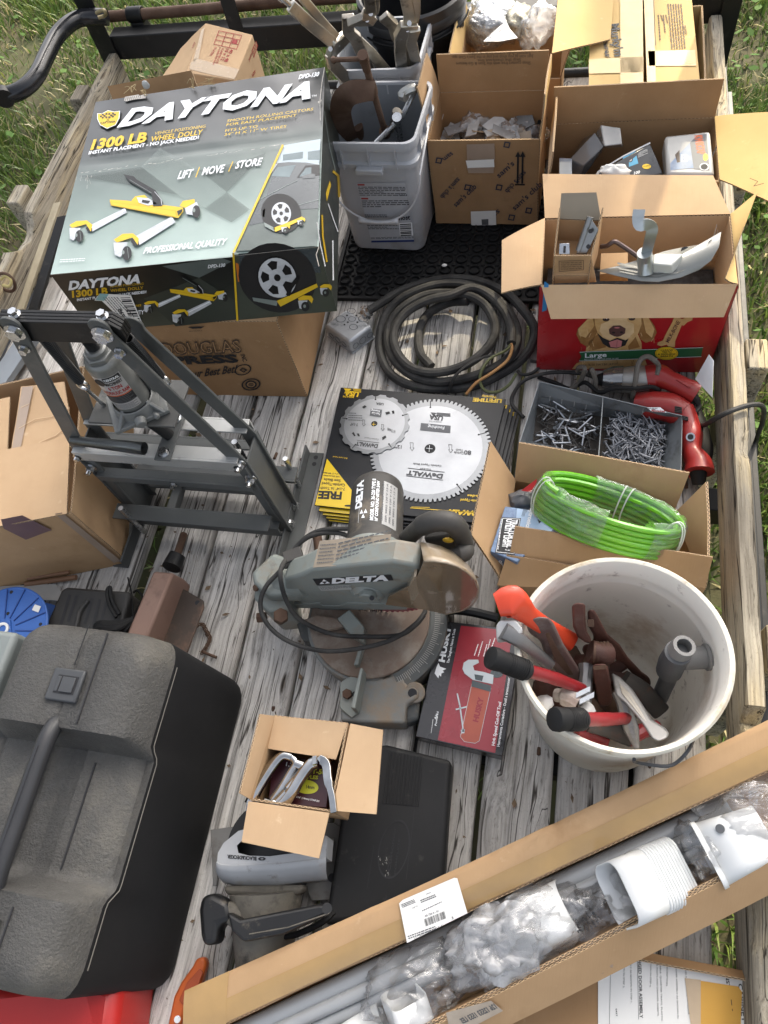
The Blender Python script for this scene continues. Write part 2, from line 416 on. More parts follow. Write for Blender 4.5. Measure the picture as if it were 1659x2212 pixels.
def clear_mat(name,tint=(1,1,1),dens=.25,rough=.12,wr=30,milky=.5):
    """thin clear plastic film: mostly see-through with glossy creases"""
    m=bpy.data.materials.new(name);m.use_nodes=True;t=m.node_tree;N=t.nodes;Lk=t.links
    N.remove(N["Principled BSDF"]);out=N["Material Output"]
    tr=N.new("ShaderNodeBsdfTransparent");tr.inputs[0].default_value=(*tint,1);gl=N.new("ShaderNodeBsdfGlossy");gl.inputs["Roughness"].default_value=rough
    df=N.new("ShaderNodeBsdfTranslucent");df.inputs[0].default_value=(.93,.93,.93,1);d2=N.new("ShaderNodeBsdfDiffuse");d2.inputs[0].default_value=(.9,.9,.9,1)
    tc=N.new("ShaderNodeTexCoord");nz=N.new("ShaderNodeTexNoise");nz.inputs["Scale"].default_value=wr;nz.inputs["Detail"].default_value=5;nz.inputs["Distortion"].default_value=1.2
    Lk.new(tc.outputs["Object"],nz.inputs["Vector"]);bp=N.new("ShaderNodeBump");bp.inputs["Strength"].default_value=.9;bp.inputs["Distance"].default_value=.01;Lk.new(nz.outputs[0],bp.inputs["Height"])
    for q in (gl,):Lk.new(bp.outputs[0],q.inputs["Normal"])
    Lk.new(bp.outputs[0],d2.inputs["Normal"])
    lw=N.new("ShaderNodeLayerWeight");lw.inputs[0].default_value=.35;Lk.new(bp.outputs[0],lw.inputs["Normal"])
    m0=N.new("ShaderNodeMixShader");m0.inputs[0].default_value=.45;Lk.new(df.outputs[0],m0.inputs[1]);Lk.new(d2.outputs[0],m0.inputs[2])
    m1=N.new("ShaderNodeMixShader");rp=N.new("ShaderNodeMapRange");rp.inputs[1].default_value=.35;rp.inputs[2].default_value=.7;rp.inputs[3].default_value=dens*.3;rp.inputs[4].default_value=min(1,dens*1.7);Lk.new(nz.outputs[0],rp.inputs[0])
    Lk.new(rp.outputs[0],m1.inputs[0]);Lk.new(tr.outputs[0],m1.inputs[1]);Lk.new(m0.outputs[0],m1.inputs[2])
    m2=N.new("ShaderNodeMixShader");ml=N.new("ShaderNodeMath");ml.operation='MULTIPLY_ADD';ml.inputs[1].default_value=.6;ml.inputs[2].default_value=.07;Lk.new(lw.outputs["Fresnel"],ml.inputs[0])
    Lk.new(ml.outputs[0],m2.inputs[0]);Lk.new(m1.outputs[0],m2.inputs[1]);Lk.new(gl.outputs[0],m2.inputs[2]);Lk.new(m2.outputs[0],out.inputs[0])
    return m

KRAFT=(.46,.30,.165);KRAFT2=(.40,.255,.135)
kraft=mat("kraft_board",KRAFT,KRAFT2,rough=.85,ns=7,bump=.12,bs=18,bstretch=(14,1,1),grime=((.35,.215,.11),.18,4),grime2=((.56,.40,.25),.05,22),spec=.2)
kraft_pale=mat("pale_kraft_board",(.54,.375,.225),(.46,.31,.18),rough=.85,ns=5,grime=((.42,.28,.155),.14,6),grime2=((.64,.48,.32),.05,25),bump=.10,bs=18,bstretch=(14,1,1),spec=.2)
kraft_sun=mat("sun_tinted_kraft",(.60,.42,.185),(.53,.37,.155),rough=.8,ns=5,grime=((.46,.31,.13),.12,6),grime2=((.68,.52,.28),.05,25),bump=.08,bs=18,bstretch=(14,1,1),spec=.25)  # sunlit yellow put into the board colour of the lit flaps and carton
kraft_brown=mat("brown_kraft_board",(.36,.22,.112),(.29,.172,.083),rough=.8,ns=6,grime=((.24,.14,.07),.14,5),grime2=((.46,.31,.18),.06,20),bump=.12,bs=18,bstretch=(14,1,1),spec=.25)
flute=flute_mat("flute_edge",(.52,.36,.21))
CB=[kraft,flute];CBP=[kraft_pale,flute];CBSUN=[kraft_sun,flute];CBB=[kraft_brown,flute]
ink=mat("black_print",(.018,.018,.02),rough=.6)
ink_brown=mat("faded_print",(.07,.045,.03),rough=.7)
ink_grey=mat("small_grey_print",(.10,.105,.11),rough=.6)
ink_blue=mat("blue_grey_print",(.04,.045,.07),rough=.7)
ink_red=mat("red_print",(.33,.03,.025),rough=.6)
ink_yel=mat("yellow_print",(.72,.48,.02),(.68,.44,.02),rough=.35)
ink_white=mat("white_print",(.80,.82,.83),(.74,.76,.77),rough=.35)
paper=mat("white_paper",(.78,.77,.73),(.73,.72,.68),rough=.6)
tape=mat("packing_tape",(.42,.30,.17),(.38,.26,.14),rough=.25,ns=14,coat=.6)
tape_grey=mat("brown_grey_tape",(.36,.27,.20),(.31,.23,.17),rough=.35,ns=12,coat=.4)
zinc=mat("zinc_plate",(.62,.63,.63),(.5,.51,.52),rough=.28,metal=1,ns=40)
steel_grey=mat("grey_painted_steel",(.092,.096,.093),(.068,.072,.07),rough=.45,ns=6,bump=.05,bs=200,grime=((.13,.125,.115),.14,9),spec=.4)
black_steel=mat("black_painted_steel",(.006,.0065,.007),(.011,.011,.011),rough=.45,spec=.35,ns=9,grime=((.05,.045,.04),.14,12))
rust=mat("rusty_steel",(.12,.075,.05),(.07,.035,.02),rough=.75,ns=14,bump=.3,bs=80,metal=.2)
rust_red=mat("red_brown_rust",(.085,.028,.018),(.045,.018,.012),rough=.6,ns=18,bump=.3,bs=90,grime=((.1,.07,.055),.2,14))
rubber=mat("black_rubber",(.007,.007,.007),(.012,.012,.012),rough=.65,ns=10,spec=.3)
cable_black=mat("dusty_black_cable",(.017,.017,.017),(.060,.058,.054),rough=.65,spec=.3,ns=16,bump=.1,bs=100)
# ================================================================ ground
GZ=-0.55
lawn_mat=mat("lawn_soil",(.045,.055,.018),(.075,.062,.032),rough=.95,ns=5,bump=.5,bs=60,grime=((.10,.085,.045),.18,3))
b=B();n=60;S=60.0
def lawn_pt(u,v):
    x,y=(u-.5)*2,(v-.5)*2
    x=math.copysign(abs(x)**2.2,x)*S;y=math.copysign(abs(y)**2.2,y)*S
    return (x,y,GZ+.03*noise.noise(V((x*.8,y*.8,0))))
b.grid(lawn_pt,n,n)
lawn=struct(b.build("lawn",lawn_mat));tag(lawn,"green lawn around the trailer with straw patches",None)
def grass_mat():
    m=bpy.data.materials.new("grass_blades");m.use_nodes=True;t=m.node_tree;N=t.nodes;Lk=t.links;p=N["Principled BSDF"]
    uv=N.new("ShaderNodeUVMap");uv.uv_map="UV";sx=N.new("ShaderNodeSeparateXYZ");Lk.new(uv.outputs[0],sx.inputs[0])
    r=N.new("ShaderNodeValToRGB");e=r.color_ramp.elements
    for _ in range(4):e.new(.5)
    for el,(pos,c)in zip(e,[(0,(.05,.10,.018)),(.3,(.085,.15,.028)),(.6,(.14,.195,.04)),(.80,(.20,.225,.06)),(.86,(.34,.29,.13)),(1,(.46,.40,.22))]):
        el.position=pos;el.color=(*c,1)
    Lk.new(sx.outputs[0],r.inputs[0]);Lk.new(r.outputs[0],p.inputs["Base Color"]);p.inputs["Roughness"].default_value=.45;p.inputs["Specular IOR Level"].default_value=.35
    tl=N.new("ShaderNodeBsdfTranslucent");Lk.new(r.outputs[0],tl.inputs[0]);mx=N.new("ShaderNodeMixShader");mx.inputs[0].default_value=.3
    Lk.new(p.outputs[0],mx.inputs[1]);Lk.new(tl.outputs[0],mx.inputs[2]);Lk.new(mx.outputs[0],N["Material Output"].inputs[0])
    return m
def make_grass():
    R_=np.random.default_rng(5)
    regs=[(-5.2,-1.55,.3,6.2,4200),(-1.55,.9,2.35,5.6,3400),(.40,2.4,-.6,5.2,4200),(-1.55,.40,.2,2.35,500)]
    P0=[]
    for x0,x1,y0,y1,d in regs:
        k=int((x1-x0)*(y1-y0)*d);P0.append(np.stack([R_.uniform(x0,x1,k),R_.uniform(y0,y1,k)],1))
    P0=np.concatenate(P0)
    # tufts: pull blades towards random centres, thin out by a patchy field
    fld=np.sin(P0[:,0]*3.1+1.7*np.sin(P0[:,1]*2.3))+np.sin(P0[:,1]*4.3+2.1*np.sin(P0[:,0]*1.9))+.8*np.sin(P0[:,0]*9+P0[:,1]*7)
    keep=R_.uniform(-2.6,2.2,len(P0))<fld+.6;P0=P0[keep];fld=fld[keep]
    k=len(P0);print("blades",k)
    ang=R_.uniform(0,2*np.pi,k);L=R_.uniform(.04,.11,k)*(1+.25*fld/2);wd=R_.uniform(.0022,.0052,k);lean=R_.uniform(.25,1.15,k)
    dead=R_.uniform(0,1,k)<np.clip(.10-.09*fld,.03,.42)
    lean[dead]=R_.uniform(.9,1.5,dead.sum())
    col=np.where(dead,R_.uniform(.86,1,k),np.clip(R_.normal(.38,.2,k),0,.8))
    d=np.stack([np.cos(ang),np.sin(ang)],1);s=np.stack([-d[:,1],d[:,0]],1)
    z0=np.full(k,GZ-.01)
    def ring(t,wf):
        # blade bends over along its length
        a=lean*t*1.1
        h=L*t*np.cos(a*.55);o=L*t*np.sin(a*.75)
        c=np.concatenate([P0+d*o[:,None],(z0+np.maximum(h,.004))[:,None]],1)
        sv=np.concatenate([s*(wd*wf)[:,None],np.zeros((k,1))],1)
        return c-sv,c+sv
    a0,b0=ring(0,.8);a1,b1=ring(.5,1.0);tp,_=ring(1.0,0.0)
    verts=np.stack([a0,b0,a1,b1,tp],1).reshape(-1,3)
    base=np.arange(k)[:,None]*5
    quads=base+np.array([0,1,3,2]);tris=base+np.array([2,3,4])
    me=bpy.data.meshes.new("grass");me.vertices.add(len(verts));me.vertices.foreach_set("co",verts.ravel())
    nl=k*7;me.loops.add(nl);me.polygons.add(2*k)
    lp=np.concatenate([quads,tris],1).ravel();me.loops.foreach_set("vertex_index",lp.astype(np.int32))
    ls=(np.arange(k)[:,None]*7+np.array([0,4])).ravel();me.polygons.foreach_set("loop_start",ls.astype(np.int32))
    ul=me.uv_layers.new(name="UV");uvs=np.zeros((nl,2));uvs[:,0]=np.repeat(col,7);ul.data.foreach_set("uv",uvs.ravel())
    me.update(calc_edges=True);me.validate()
    me.materials.append(grass_mat());o=bpy.data.objects.new("grass",me);link(o)
    tag(o,"short mown grass with dry straw blades around the trailer","grass",kind="stuff")
make_grass()
# broad leaves of clover and weeds in the lawn
b=B();r=random.Random(3);leafm=mat("weed_leaf",(.06,.125,.03),(.10,.16,.05),rough=.85,ns=3,spec=.15)
for i in range(1500):
    x,y=r.choice(((r.uniform(-4.6,-1.8),r.uniform(.6,5.0)),(r.uniform(.55,1.6),r.uniform(-.2,4.4)),(r.uniform(-1.6,.9),r.uniform(2.8,5))))
    a=r.uniform(0,6.28);L=r.uniform(.02,.05);wv=L*r.uniform(.25,.4);z=GZ+r.uniform(.03,.07)
    d=V((math.cos(a),math.sin(a),r.uniform(-.1,.5))).normalized();s=V((-math.sin(a),math.cos(a),r.uniform(-.4,.4))).normalized()
    c=V((x,y,z));b.poly([c,c+d*L*.4+s*wv,c+d*L*.8+s*wv*.7,c+d*L,c+d*L*.8-s*wv*.7,c+d*L*.4-s*wv])
tag(b.build("weed_leaves",leafm,smooth=False),"broad clover and weed leaves among the grass blades","weeds",kind="stuff")

# ================================================================ trailer
TR=thing("utility_trailer","flat utility trailer with grey weathered plank deck and black steel frame","trailer",(-.65,1.0,0))
deck_wood=wood_mat("weathered_deck_wood",(.70,.675,.63),(.055,.050,.045),amt=.95)
rail_wood=wood_mat("weathered_rail_wood",(.42,.38,.30),(.07,.055,.04),amt=.9,warm=(.50,.41,.25),scale=1.3)
DY0,DY1=-.75,2.50
def plank(x0,x1,z,seed,y0=DY0,y1=DY1):
    b=B(W=True);n=70;h=.036;r=random.Random(seed)
    rows=[]
    cup=r.uniform(-.002,.003)
    for i in range(n+1):
        y=y0+(y1-y0)*i/n;f=lambda q,s=1.0,sc=3.0:s*noise.noise(V((q*7.3+seed*3.1,y*sc,seed)))
        e0=x0+.0052+.003*f(1)+max(0,f(2,.012,9)-.005);e1=x1-.0052+.003*f(3)-max(0,f(4,.012,9)-.005)
        zz=z+.0022*f(5,1,1.1)
        pr=[(e0,zz-h),(e0,zz-.006),(e0+.006,zz)]+[(e0+.006+(e1-e0-.012)*k/5,zz+cup*math.sin(math.pi*k/5)+.0009*f(6+k,1,5))for k in range(1,5)]+[(e1-.006,zz),(e1,zz-.006),(e1,zz-h)]
        rows.append([b.pt((p[0],y,p[1]))for p in pr])
    m=len(rows[0])
    for i in range(n):
        for k in range(m-1):b.face((rows[i][k],rows[i][k+1],rows[i+1][k+1],rows[i+1][k]))
        b.face((rows[i][m-1],rows[i][0],rows[i+1][0],rows[i+1][m-1]))
    b.face(rows[0][::-1]);b.face(rows[-1])
    return b
pitch=.1457
k=0
edges=[-.085+pitch*j for j in range(-11,4)]
for j in range(len(edges)-1):
    x0,x1=edges[j],edges[j+1]
    k+=1
    if j==4:x1-=.030
    o=plank(x0,x1,random.uniform(-.003,.001),k).build("plank",deck_wood,TR,ang=50)
# black steel below, with dark underside
b=B(W=True);b.box((-1.75,-.7,-.16),(-1.70,2.6,-.06));b.build("frame_rail",black_steel,TR,bevel=.004)
b=B(W=True);b.box((.455,-.7,-.14),(.475,2.6,-.03));b.box((.455,-.7,-.15),(.52,2.6,-.14));b.build("frame_rail",black_steel,TR,bevel=.002)
b=B(W=True)
for y in (-.4,.25,.9,1.55,2.2):b.box((-1.69,y,-.12),(.45,y+.06,-.045))
b.build("cross_member",black_steel,TR,bevel=.003)
b=B(W=True);b.tube([(-1.70,2.525,-.012),(.45,2.525,-.012)],.026,12);b.build("deck_edge_bar",black_steel,TR)
# side boards: 38 x 140 mm on edge, worn and split
def side_board(x,seed,notch=()):
    b=B(W=True);n=130;rows=[];y0,y1=-.75,2.56;t=.038;h=.14
    for i in range(n+1):
        y=y0+(y1-y0)*i/n;f=lambda q,sc=4.0:noise.noise(V((q*5.1+seed,y*sc,seed*2.3)))
        dz0=.003*f(1)+max(0,.014*f(2,11)-.007);dz1=.003*f(3)+max(0,.016*f(4,9)-.008);dx=.0035*f(5,1.2)
        for (ya,yb,da,db)in notch:
            if ya<y<yb:
                s=math.sin(math.pi*(y-ya)/(yb-ya))**.5;dz0+=da*s*(1+.4*f(7,30));dz1+=db*s*(1+.4*f(8,30))
        pr=[(x+dx,0),(x+dx,h-.008-dz0),(x+dx+.005,h-dz0)]+[(x+dx+t*q,h-(dz0*(1-q)+dz1*q)+.0015*f(9+q*7,7))for q in (.35,.65)]+[(x+dx+t-.005,h-dz1),(x+dx+t,h-.008-dz1),(x+dx+t,0)]
        rows.append([b.pt((p[0],y,p[1]))for p in pr])
    m=len(rows[0])
    for i in range(n):
        for q in range(m-1):b.face((rows[i][q],rows[i][q+1],rows[i+1][q+1],rows[i+1][q]))
        b.face((rows[i][m-1],rows[i][0],rows[i+1][0],rows[i+1][m-1]))
    b.face(rows[0][::-1]);b.face(rows[-1]);return b
side_board(.386,3.3,((.36,.375,.05,.05),(-.1,.36,.045,.004),(.93,.99,.0,.02))).build("side_board",rail_wood,TR,ang=40,label="sunlit right side board split near its rear end")
side_board(-1.722,8.1,((1.55,1.72,.06,.045),(1.2,1.55,.02,.01))).build("side_board",rail_wood,TR,ang=40,label="left side board with a broken top edge")
# stakes outside the side boards
for (x,y,zt)in ((.452,1.235,.12),(.455,.52,.12),(.455,1.93,.13),(-1.80,1.83,.12),(-1.80,1.0,.12),(-1.8,2.4,.1)):
    b=B(W=True);s=-1 if x<0 else 1
    b.box((x-.019 if x>0 else x-.03,y-.045,-.5),(x+.03 if x>0 else x+.019,y+.045,zt));b.build("stake",rail_wood,TR,bevel=.005)
# front frame: beam, corner posts, pipe on saddles, bent tube
b=B(W=True);b.box((-1.70,2.575,.105),(.42,2.64,.19));b.build("front_beam",black_steel,TR,bevel=.004)
for x,wd in ((-1.725,.035),(-1.19,.026),(.445,.028)):
    b=B(W=True);z0=-.1 if x!=-1.19 else .19
    b.box((x-wd,2.565,z0),(x+wd,2.572,1.25));b.box((x-wd,2.572,z0),(x-wd+.007,2.625,1.25));b.build("upright_post",black_steel,TR,bevel=.002)
b=B(W=True);b.tube([PY(218,37,2.66),PY(420,22,2.66),PY(620,3,2.66),PY(1000,-22,2.66)],.019,12);b.build("rusty_pipe",rust,TR)
b=B(W=True);c=PY(293,31,2.66);b.tube([c-V((.03,0,0)),c+V((.03,0,0))],.026,14);b.hexa([c+V(p)for p in ((-.035,-.03,-.085),(.035,-.03,-.085),(.035,.03,-.085),(-.035,.03,-.085))],[c+V(p)for p in ((-.025,-.02,-.02),(.025,-.02,-.02),(.025,.02,-.02),(-.025,.02,-.02))]);b.build("pipe_saddle",black_steel,TR,bevel=.003)
b=B(W=True);b.tube(smoothpts([P(232,37,.27),P(200,36,.28),P(172,40,.29),P(146,54,.30),P(120,82,.30),P(98,125,.30),P(78,165,.30),P(45,195,.30),P(0,209,.30),P(-60,215,.30)],6),.027,14);b.build("bent_tube",mat("gloss_black_tube",(.014,.015,.018),rough=.22,ns=9,grime=((.05,.045,.04),.1,15)),TR)
b=B(W=True);b.tube([P(8,203,.305),P(10,214,.305)],.030,14);b.build("tube_collar",black_steel,TR)
b=B(W=True);b.tube(smoothpts([P(208,28,.31),P(222,22,.32),P(228,28,.31),P(226,34,.29),P(212,38,.29)],5),.006,8);b.build("hook",mat("dull_yellow_metal",(.3,.25,.14),rough=.5,metal=.6),TR)
# tie ring on the left board
b=B(W=True);c=P(14,610,.12);b.tube([c+V((math.cos(a)*.028,math.sin(a)*.012,math.sin(a)*.026))for a in [k*math.pi/10 for k in range(20)]],.005,8,closed=True);b.build("tie_ring",rust,TR)
b=B(W=True);b.tube(smoothpts([P(2,604,.13),P(12,596,.14),P(24,606,.13),P(20,618,.12),P(6,616,.12)],4),.0045,6);b.build("yellow_cord",mat("yellow_rope",(.5,.42,.18),rough=.9),TR)
# knot holes, old nail heads on the deck
b=B(W=True);r=random.Random(12)
for j in range(len(edges)-1):
    for y in (-.37,.28,.93,1.58,2.23):
        for s in (.25,.75):
            if r.random()<.75:
                x=edges[j]+pitch*(s+r.uniform(-.06,.06));b.cyl((x,y+r.uniform(-.01,.04),-.004),(x,y+r.uniform(-.01,.04),.0022),.004,seg=8)
b.build("nail_heads",rust,TR,kind="stuff")
b=B(W=True);r=random.Random(21)
for i in range(420):
    c=V((r.uniform(-1.0,.36),r.uniform(-.3,1.5),.0035));a=r.uniform(0,6.28);L=r.choice((.0025,.004,.006,.011));d=V((math.cos(a),math.sin(a),.2))*L;s=V((-math.sin(a),math.cos(a),.1))*L*r.uniform(.25,.6)
    b.poly([c-d,c+s,c+d*.8,c-s])
tag(b.build("deck_debris",mat("wood_chips",(.22,.15,.09),(.07,.05,.035),rough=.9,ns=40),smooth=False),"small wood chips and crumbs scattered over the deck planks","debris",kind="stuff")
# leaf litter in the gap of the deck
b=B(W=True);r=random.Random(5)
for i in range(260):
    c=V((r.uniform(-1.62,-1.0),r.uniform(.35,.75),r.uniform(-.09,-.05)));a=r.uniform(0,6.28);d=V((math.cos(a),math.sin(a),r.uniform(-.3,.3)))*r.uniform(.01,.025);s=V((-math.sin(a),math.cos(a),r.uniform(-.3,.3)))*r.uniform(.004,.01)
    b.poly([c-d,c+s,c+d,c-s])
tag(b.build("leaf_litter",mat("dry_leaves",(.09,.06,.03),(.05,.04,.02),rough=.9,ns=30),smooth=False),"dry leaf litter under a gap between the planks","leaf litter",kind="stuff")

# ================================================================ unseen tree added to shade most of the trailer
def shade_tree(loc,trunk_h,seed):
    T=thing("added_shade_tree","leafy broadleaf tree in front of the trailer shading its deck","tree",loc)
    b=B();b.tube(smoothpts([(0,0,0),(.05,.02,trunk_h*.5),(-.05,.05,trunk_h),(0,0,trunk_h+2.2)],4),[.26]*4+[.22]*4+[.15]*4+[.05],10);b.build("trunk",mat("tree_bark",(.10,.075,.05),(.06,.045,.03),rough=.9,bump=.6,bs=14,bstretch=(3,3,.6)),T)
    R_=random.Random(seed);b=B(W=True);k=7.2/math.sin(SUN_EL)
    for S_,rad,n in (((-1.05,-.15),(1.62,.95,.9),3000),((-1.75,1.6),(1.36,1.1,1.0),3000),((-2.6,.4),(1.2,1.2,1.0),1500),((-.2,-1.5),(1.7,1.1,.9),2200),((-2.3,3.0),(1.0,.9,.8),1100)):  # crown lobes laid out from the shade wanted on the deck
        c0=V((S_[0],S_[1],0))+sdir*k;
        for i in range(n):
            while True:
                p=V((R_.uniform(-1,1),R_.uniform(-1,1),R_.uniform(-1,1)))
                if p.length<1+.18*noise.noise(p*2.3+V((seed,S_[0],0))):break
            c=c0+V((p.x*rad[0],p.y*rad[1],p.z*rad[2]));s=R_.uniform(.10,.2)
            u=V((R_.gauss(0,1),R_.gauss(0,1),R_.gauss(0,.6))).normalized();w_=u.orthogonal().normalized()
            b.poly([c-u*s,c+w_*s*.6,c+u*s,c-w_*s*.6])
        d=c0-V(loc);bb=B();bb.tube(smoothpts([(0,0,trunk_h*.75),d*.6+V((0,0,trunk_h*.25)),d],4),[.12]*4+[.06]*4+[.03],8);bb.build("limb",bpy.data.materials["tree_bark"],T)
    b.build("crown",mat("tree_leaf",(.05,.10,.02),(.03,.07,.015),rough=.5,ns=2),T,smooth=False,kind="stuff")
# ================================================================ cartons
UP=V((0,0,1))
class Carton:
    """open-topped cardboard box: front-left corner a, width vector ux, depth vector uy, height h"""
    def __init__(s,name,label,cat,a,ux,uy,h,mats,group=None,t=.004,top=None,outer=None):
        s.a,s.ux,s.uy,s.h,s.t=V(a),V(ux),V(uy),h,t;s.mats=mats
        s.T=thing(name,label,cat,s.a+(s.ux+s.uy)/2,None,group)
        A=s.a;X,Y,Z=s.ux,s.uy,UP*h
        s.c={'fl':A,'fr':A+X,'br':A+X+Y,'bl':A+Y};s.tc={k:v+Z for k,v in s.c.items()}
        b=B(W=True)
        for p,q in (('fl','fr'),('fr','br'),('br','bl'),('bl','fl')):
            b.card([s.c[p],s.c[q],s.tc[q],s.tc[p]],t,6,5,.0025)
        b.card([A+UP*.003,A+X+UP*.003,A+X+Y+UP*.003,A+Y+UP*.003],t,2,2,0)
        b.build("box_body",mats,s.T,ang=40)
        yo=Y.normalized()*(t/2+.0030);s.front=Plane(A-yo,A+X-yo,A+Z-yo)
        s.right=Plane(A+X+X.normalized()*t/2,A+X+Y+X.normalized()*t/2,A+X+Z+X.normalized()*t/2)
    def hinge(s,side):
        return {'f':('fl','fr'),'b':('br','bl'),'r':('fr','br'),'l':('bl','fl')}[side]
    def flap(s,side,length,deg,mats=None,taper=.0,curl=.006,t=None,label=None,warp=.002,skew=0):
        """deg: 0 upright, 90 flat outwards, >90 drooping, negative leans inwards"""
        p,q=s.hinge(side);P0,Q0=s.tc[p],s.tc[q];e=(Q0-P0).normalized();out=e.cross(UP);a=math.radians(deg)
        d=UP*math.cos(a)+out*math.sin(a)
        b=B(W=True);g=.0015
        b.card([P0+UP*g,Q0+UP*g,Q0+d*length-e*(taper-skew),P0+d*length+e*(taper+skew)],t or s.t,8,6,warp,curl=curl)
        o=b.build("flap",mats or s.mats,s.T,ang=40,label=label)
        nrm=d.cross(e)
        return Plane(P0,Q0,P0+d)
    def flap_px(s,side,outer,mats=None,label=None,curl=.006,warp=.002,inset=0):
        """outer: the flap's two outer corners in 3D, in hinge order"""
        p,q=s.hinge(side);P0,Q0=s.tc[p]+UP*.0015,s.tc[q]+UP*.0015
        b=B(W=True);b.card([P0,Q0,V(outer[1]),V(outer[0])],s.t,8,6,warp,curl=curl)
        b.build("flap",mats or s.mats,s.T,ang=40,label=label)
        return Plane(P0,Q0,V(outer[0]))
def patch(T,name,mats,pl,px,lift=.0008,thick=0):
    b=B(W=True);pts=[pl.at(x,y,lift)for x,y in px];b.poly(pts);return b.build(name,mats,T,smooth=False)

# ---------------------------------------------------------------- club-store box with bagged hardware
c=Carton("cardboard_box","brown club store printed box filled with bagged hardware, standing on black rubber mat","cardboard box",(-.388,1.797,.014),(.300,-.010,0),(.006,.205,0),.278,CBB,group="open cardboard boxes of hardware")
SAM=c
plb=c.flap('b',.105,3,curl=.003);c.flap('l',.13,8,CB,taper=.028,curl=.012);c.flap('r',.11,4,CBSUN,taper=.02,curl=-.008)
pr=Prints(c.front,c.T)
g=ink_blue
for (x,y,x2,y2,tx,fl)in ((985,448,1030,405,"sam's club",0),(1112,455,1172,400,"sam's club",0),(1078,385,1112,355,"sam's",0),(1000,415,985,448,"",0)):
    if tx:pr.text(g,tx,(x,y),(x2,y2),(x-8,y-9),1,.01)
for (x,y,x2,y2,tx)in ((1131,368,1090,412,"sam's club"),(988,383,950,424,"sam's club"),(1075,452,1040,486,"sam's"),(974,328,955,342,"sam")):
    pr.text(g,tx,(x,y),(x2,y2),(x+9,y+8),1,.01)
for (x,y)in ((1095,313),(1078,405),(1010,405),(948,347),(1019,350),(1105,470),(1142,455)):
    pr.ring(g,(x,y),(8,-5),(5,7),.62,1,4)
for x in (1119,1129):
    pr.line(ink,[(x,336),(x-1,396)],4,1);pr.poly(ink,[(x-6,339),(x,327),(x+6,339)],1)
pr.line(ink,[(1113,399),(1133,399)],3,1)
pr.poly(tape_grey,[(1008,312),(1068,310),(1069,345),(1009,347)],1);pr.poly(paper,[(1006,347),(1067,344),(1068,361),(1010,363)],2);pr.poly(tape_grey,[(1009,363),(1067,361),(1066,374),(1012,374)],2)
pr.poly(paper,[(1017,457),(1071,455),(1072,486),(1018,487)],2);pr.poly(ink_grey,[(1040,474),(1055,473),(1055,486),(1041,486)],3)
pr.done()
plb.p=plb.p+plb.n*.0065;pr=Prints(plb,c.T)
for y,x0,x1,tx in ((118,1147,1012,"SamsClub.com/scanandgo"),(125,1152,975,"Just scan as you shop and pay in the Sam's Club app."),(132,1125,1030,"Skip the checkout line."),(139,1146,985,"Shop contact free with the Scan & Go feature")):
    pr.text(ink_brown,tx,(x0,y-6),(x1,y-4),(x0,y+1),1)
pr.done()

# ---------------------------------------------------------------- dog biscuit box
red_card=mat("glossy_red_print",(.36,.012,.016),(.31,.010,.014),rough=.3,ns=5,coat=.4)
c=Carton("dog_biscuit_box","red dog biscuit box with a retriever picture, flaps open, holding metal brackets","cardboard box",(-.048,1.265,0),(.418,.008,0),(-.006,.215,0),.30,CBP)
DOG=c
green_p=mat("green_print",(.025,.11,.045),rough=.35);blue_p=mat("light_blue_print",(.03,.22,.50),rough=.4)
fur=mat("golden_print",(.46,.26,.09),(.62,.42,.2),rough=.4,ns=30);fur_l=mat("pale_fur_print",(.70,.52,.30),(.60,.42,.22),rough=.4,ns=40);fur_d=mat("dark_fur_print",(.24,.115,.035),(.30,.16,.06),rough=.4,ns=40)
nose_m=mat("dog_nose_print",(.10,.045,.04),rough=.35);tongue_m=mat("tongue_print",(.55,.20,.20),rough=.4);bone_m=mat("biscuit_print",(.52,.33,.14),(.46,.28,.11),rough=.5,ns=60)
pl=Plane(c.a+V((0,-.0035,0)),c.a+c.ux+V((0,-.0035,0)),c.a+UP+V((0,-.0035,0)))
b=B(W=True);Z=UP*.299
b.poly([c.a+V((-.003,-.0045,.001)),c.a+c.ux+V((.003,-.0045,.001)),c.a+c.ux+V((.003,-.0045,.299)),c.a+V((-.003,-.0045,.299))])
b.poly([c.a+c.ux+V((.004,-.0045,.001)),c.a+c.ux+c.uy+V((.004,.003,.001)),c.a+c.ux+c.uy+V((.004,.003,.299)),c.a+c.ux+V((.004,-.0045,.299))])
b.poly([c.a+V((-.004,-.0045,.001)),c.a+V((-.004,-.0045,.299)),c.a+c.uy+V((-.004,.003,.299)),c.a+c.uy+V((-.004,.003,.001))])
b.build("printed_wrap",red_card,c.T,smooth=False)
pl=Plane(c.a+V((0,-.0045,0)),c.a+c.ux+V((0,-.0045,0)),c.a+V((0,-.0045,.3)))
pr=Prints(pl,c.T)
# region 6 crop of the photograph: x = 1042.3 + u*.3716, y = 384 + v*.3716
q=lambda *a:[(1042.3+a[i]*.3716,384+a[i+1]*.3716)for i in range(0,len(a),2)]
pr.poly(blue_p,q(360,600,385,620,372,770,345,780),1)
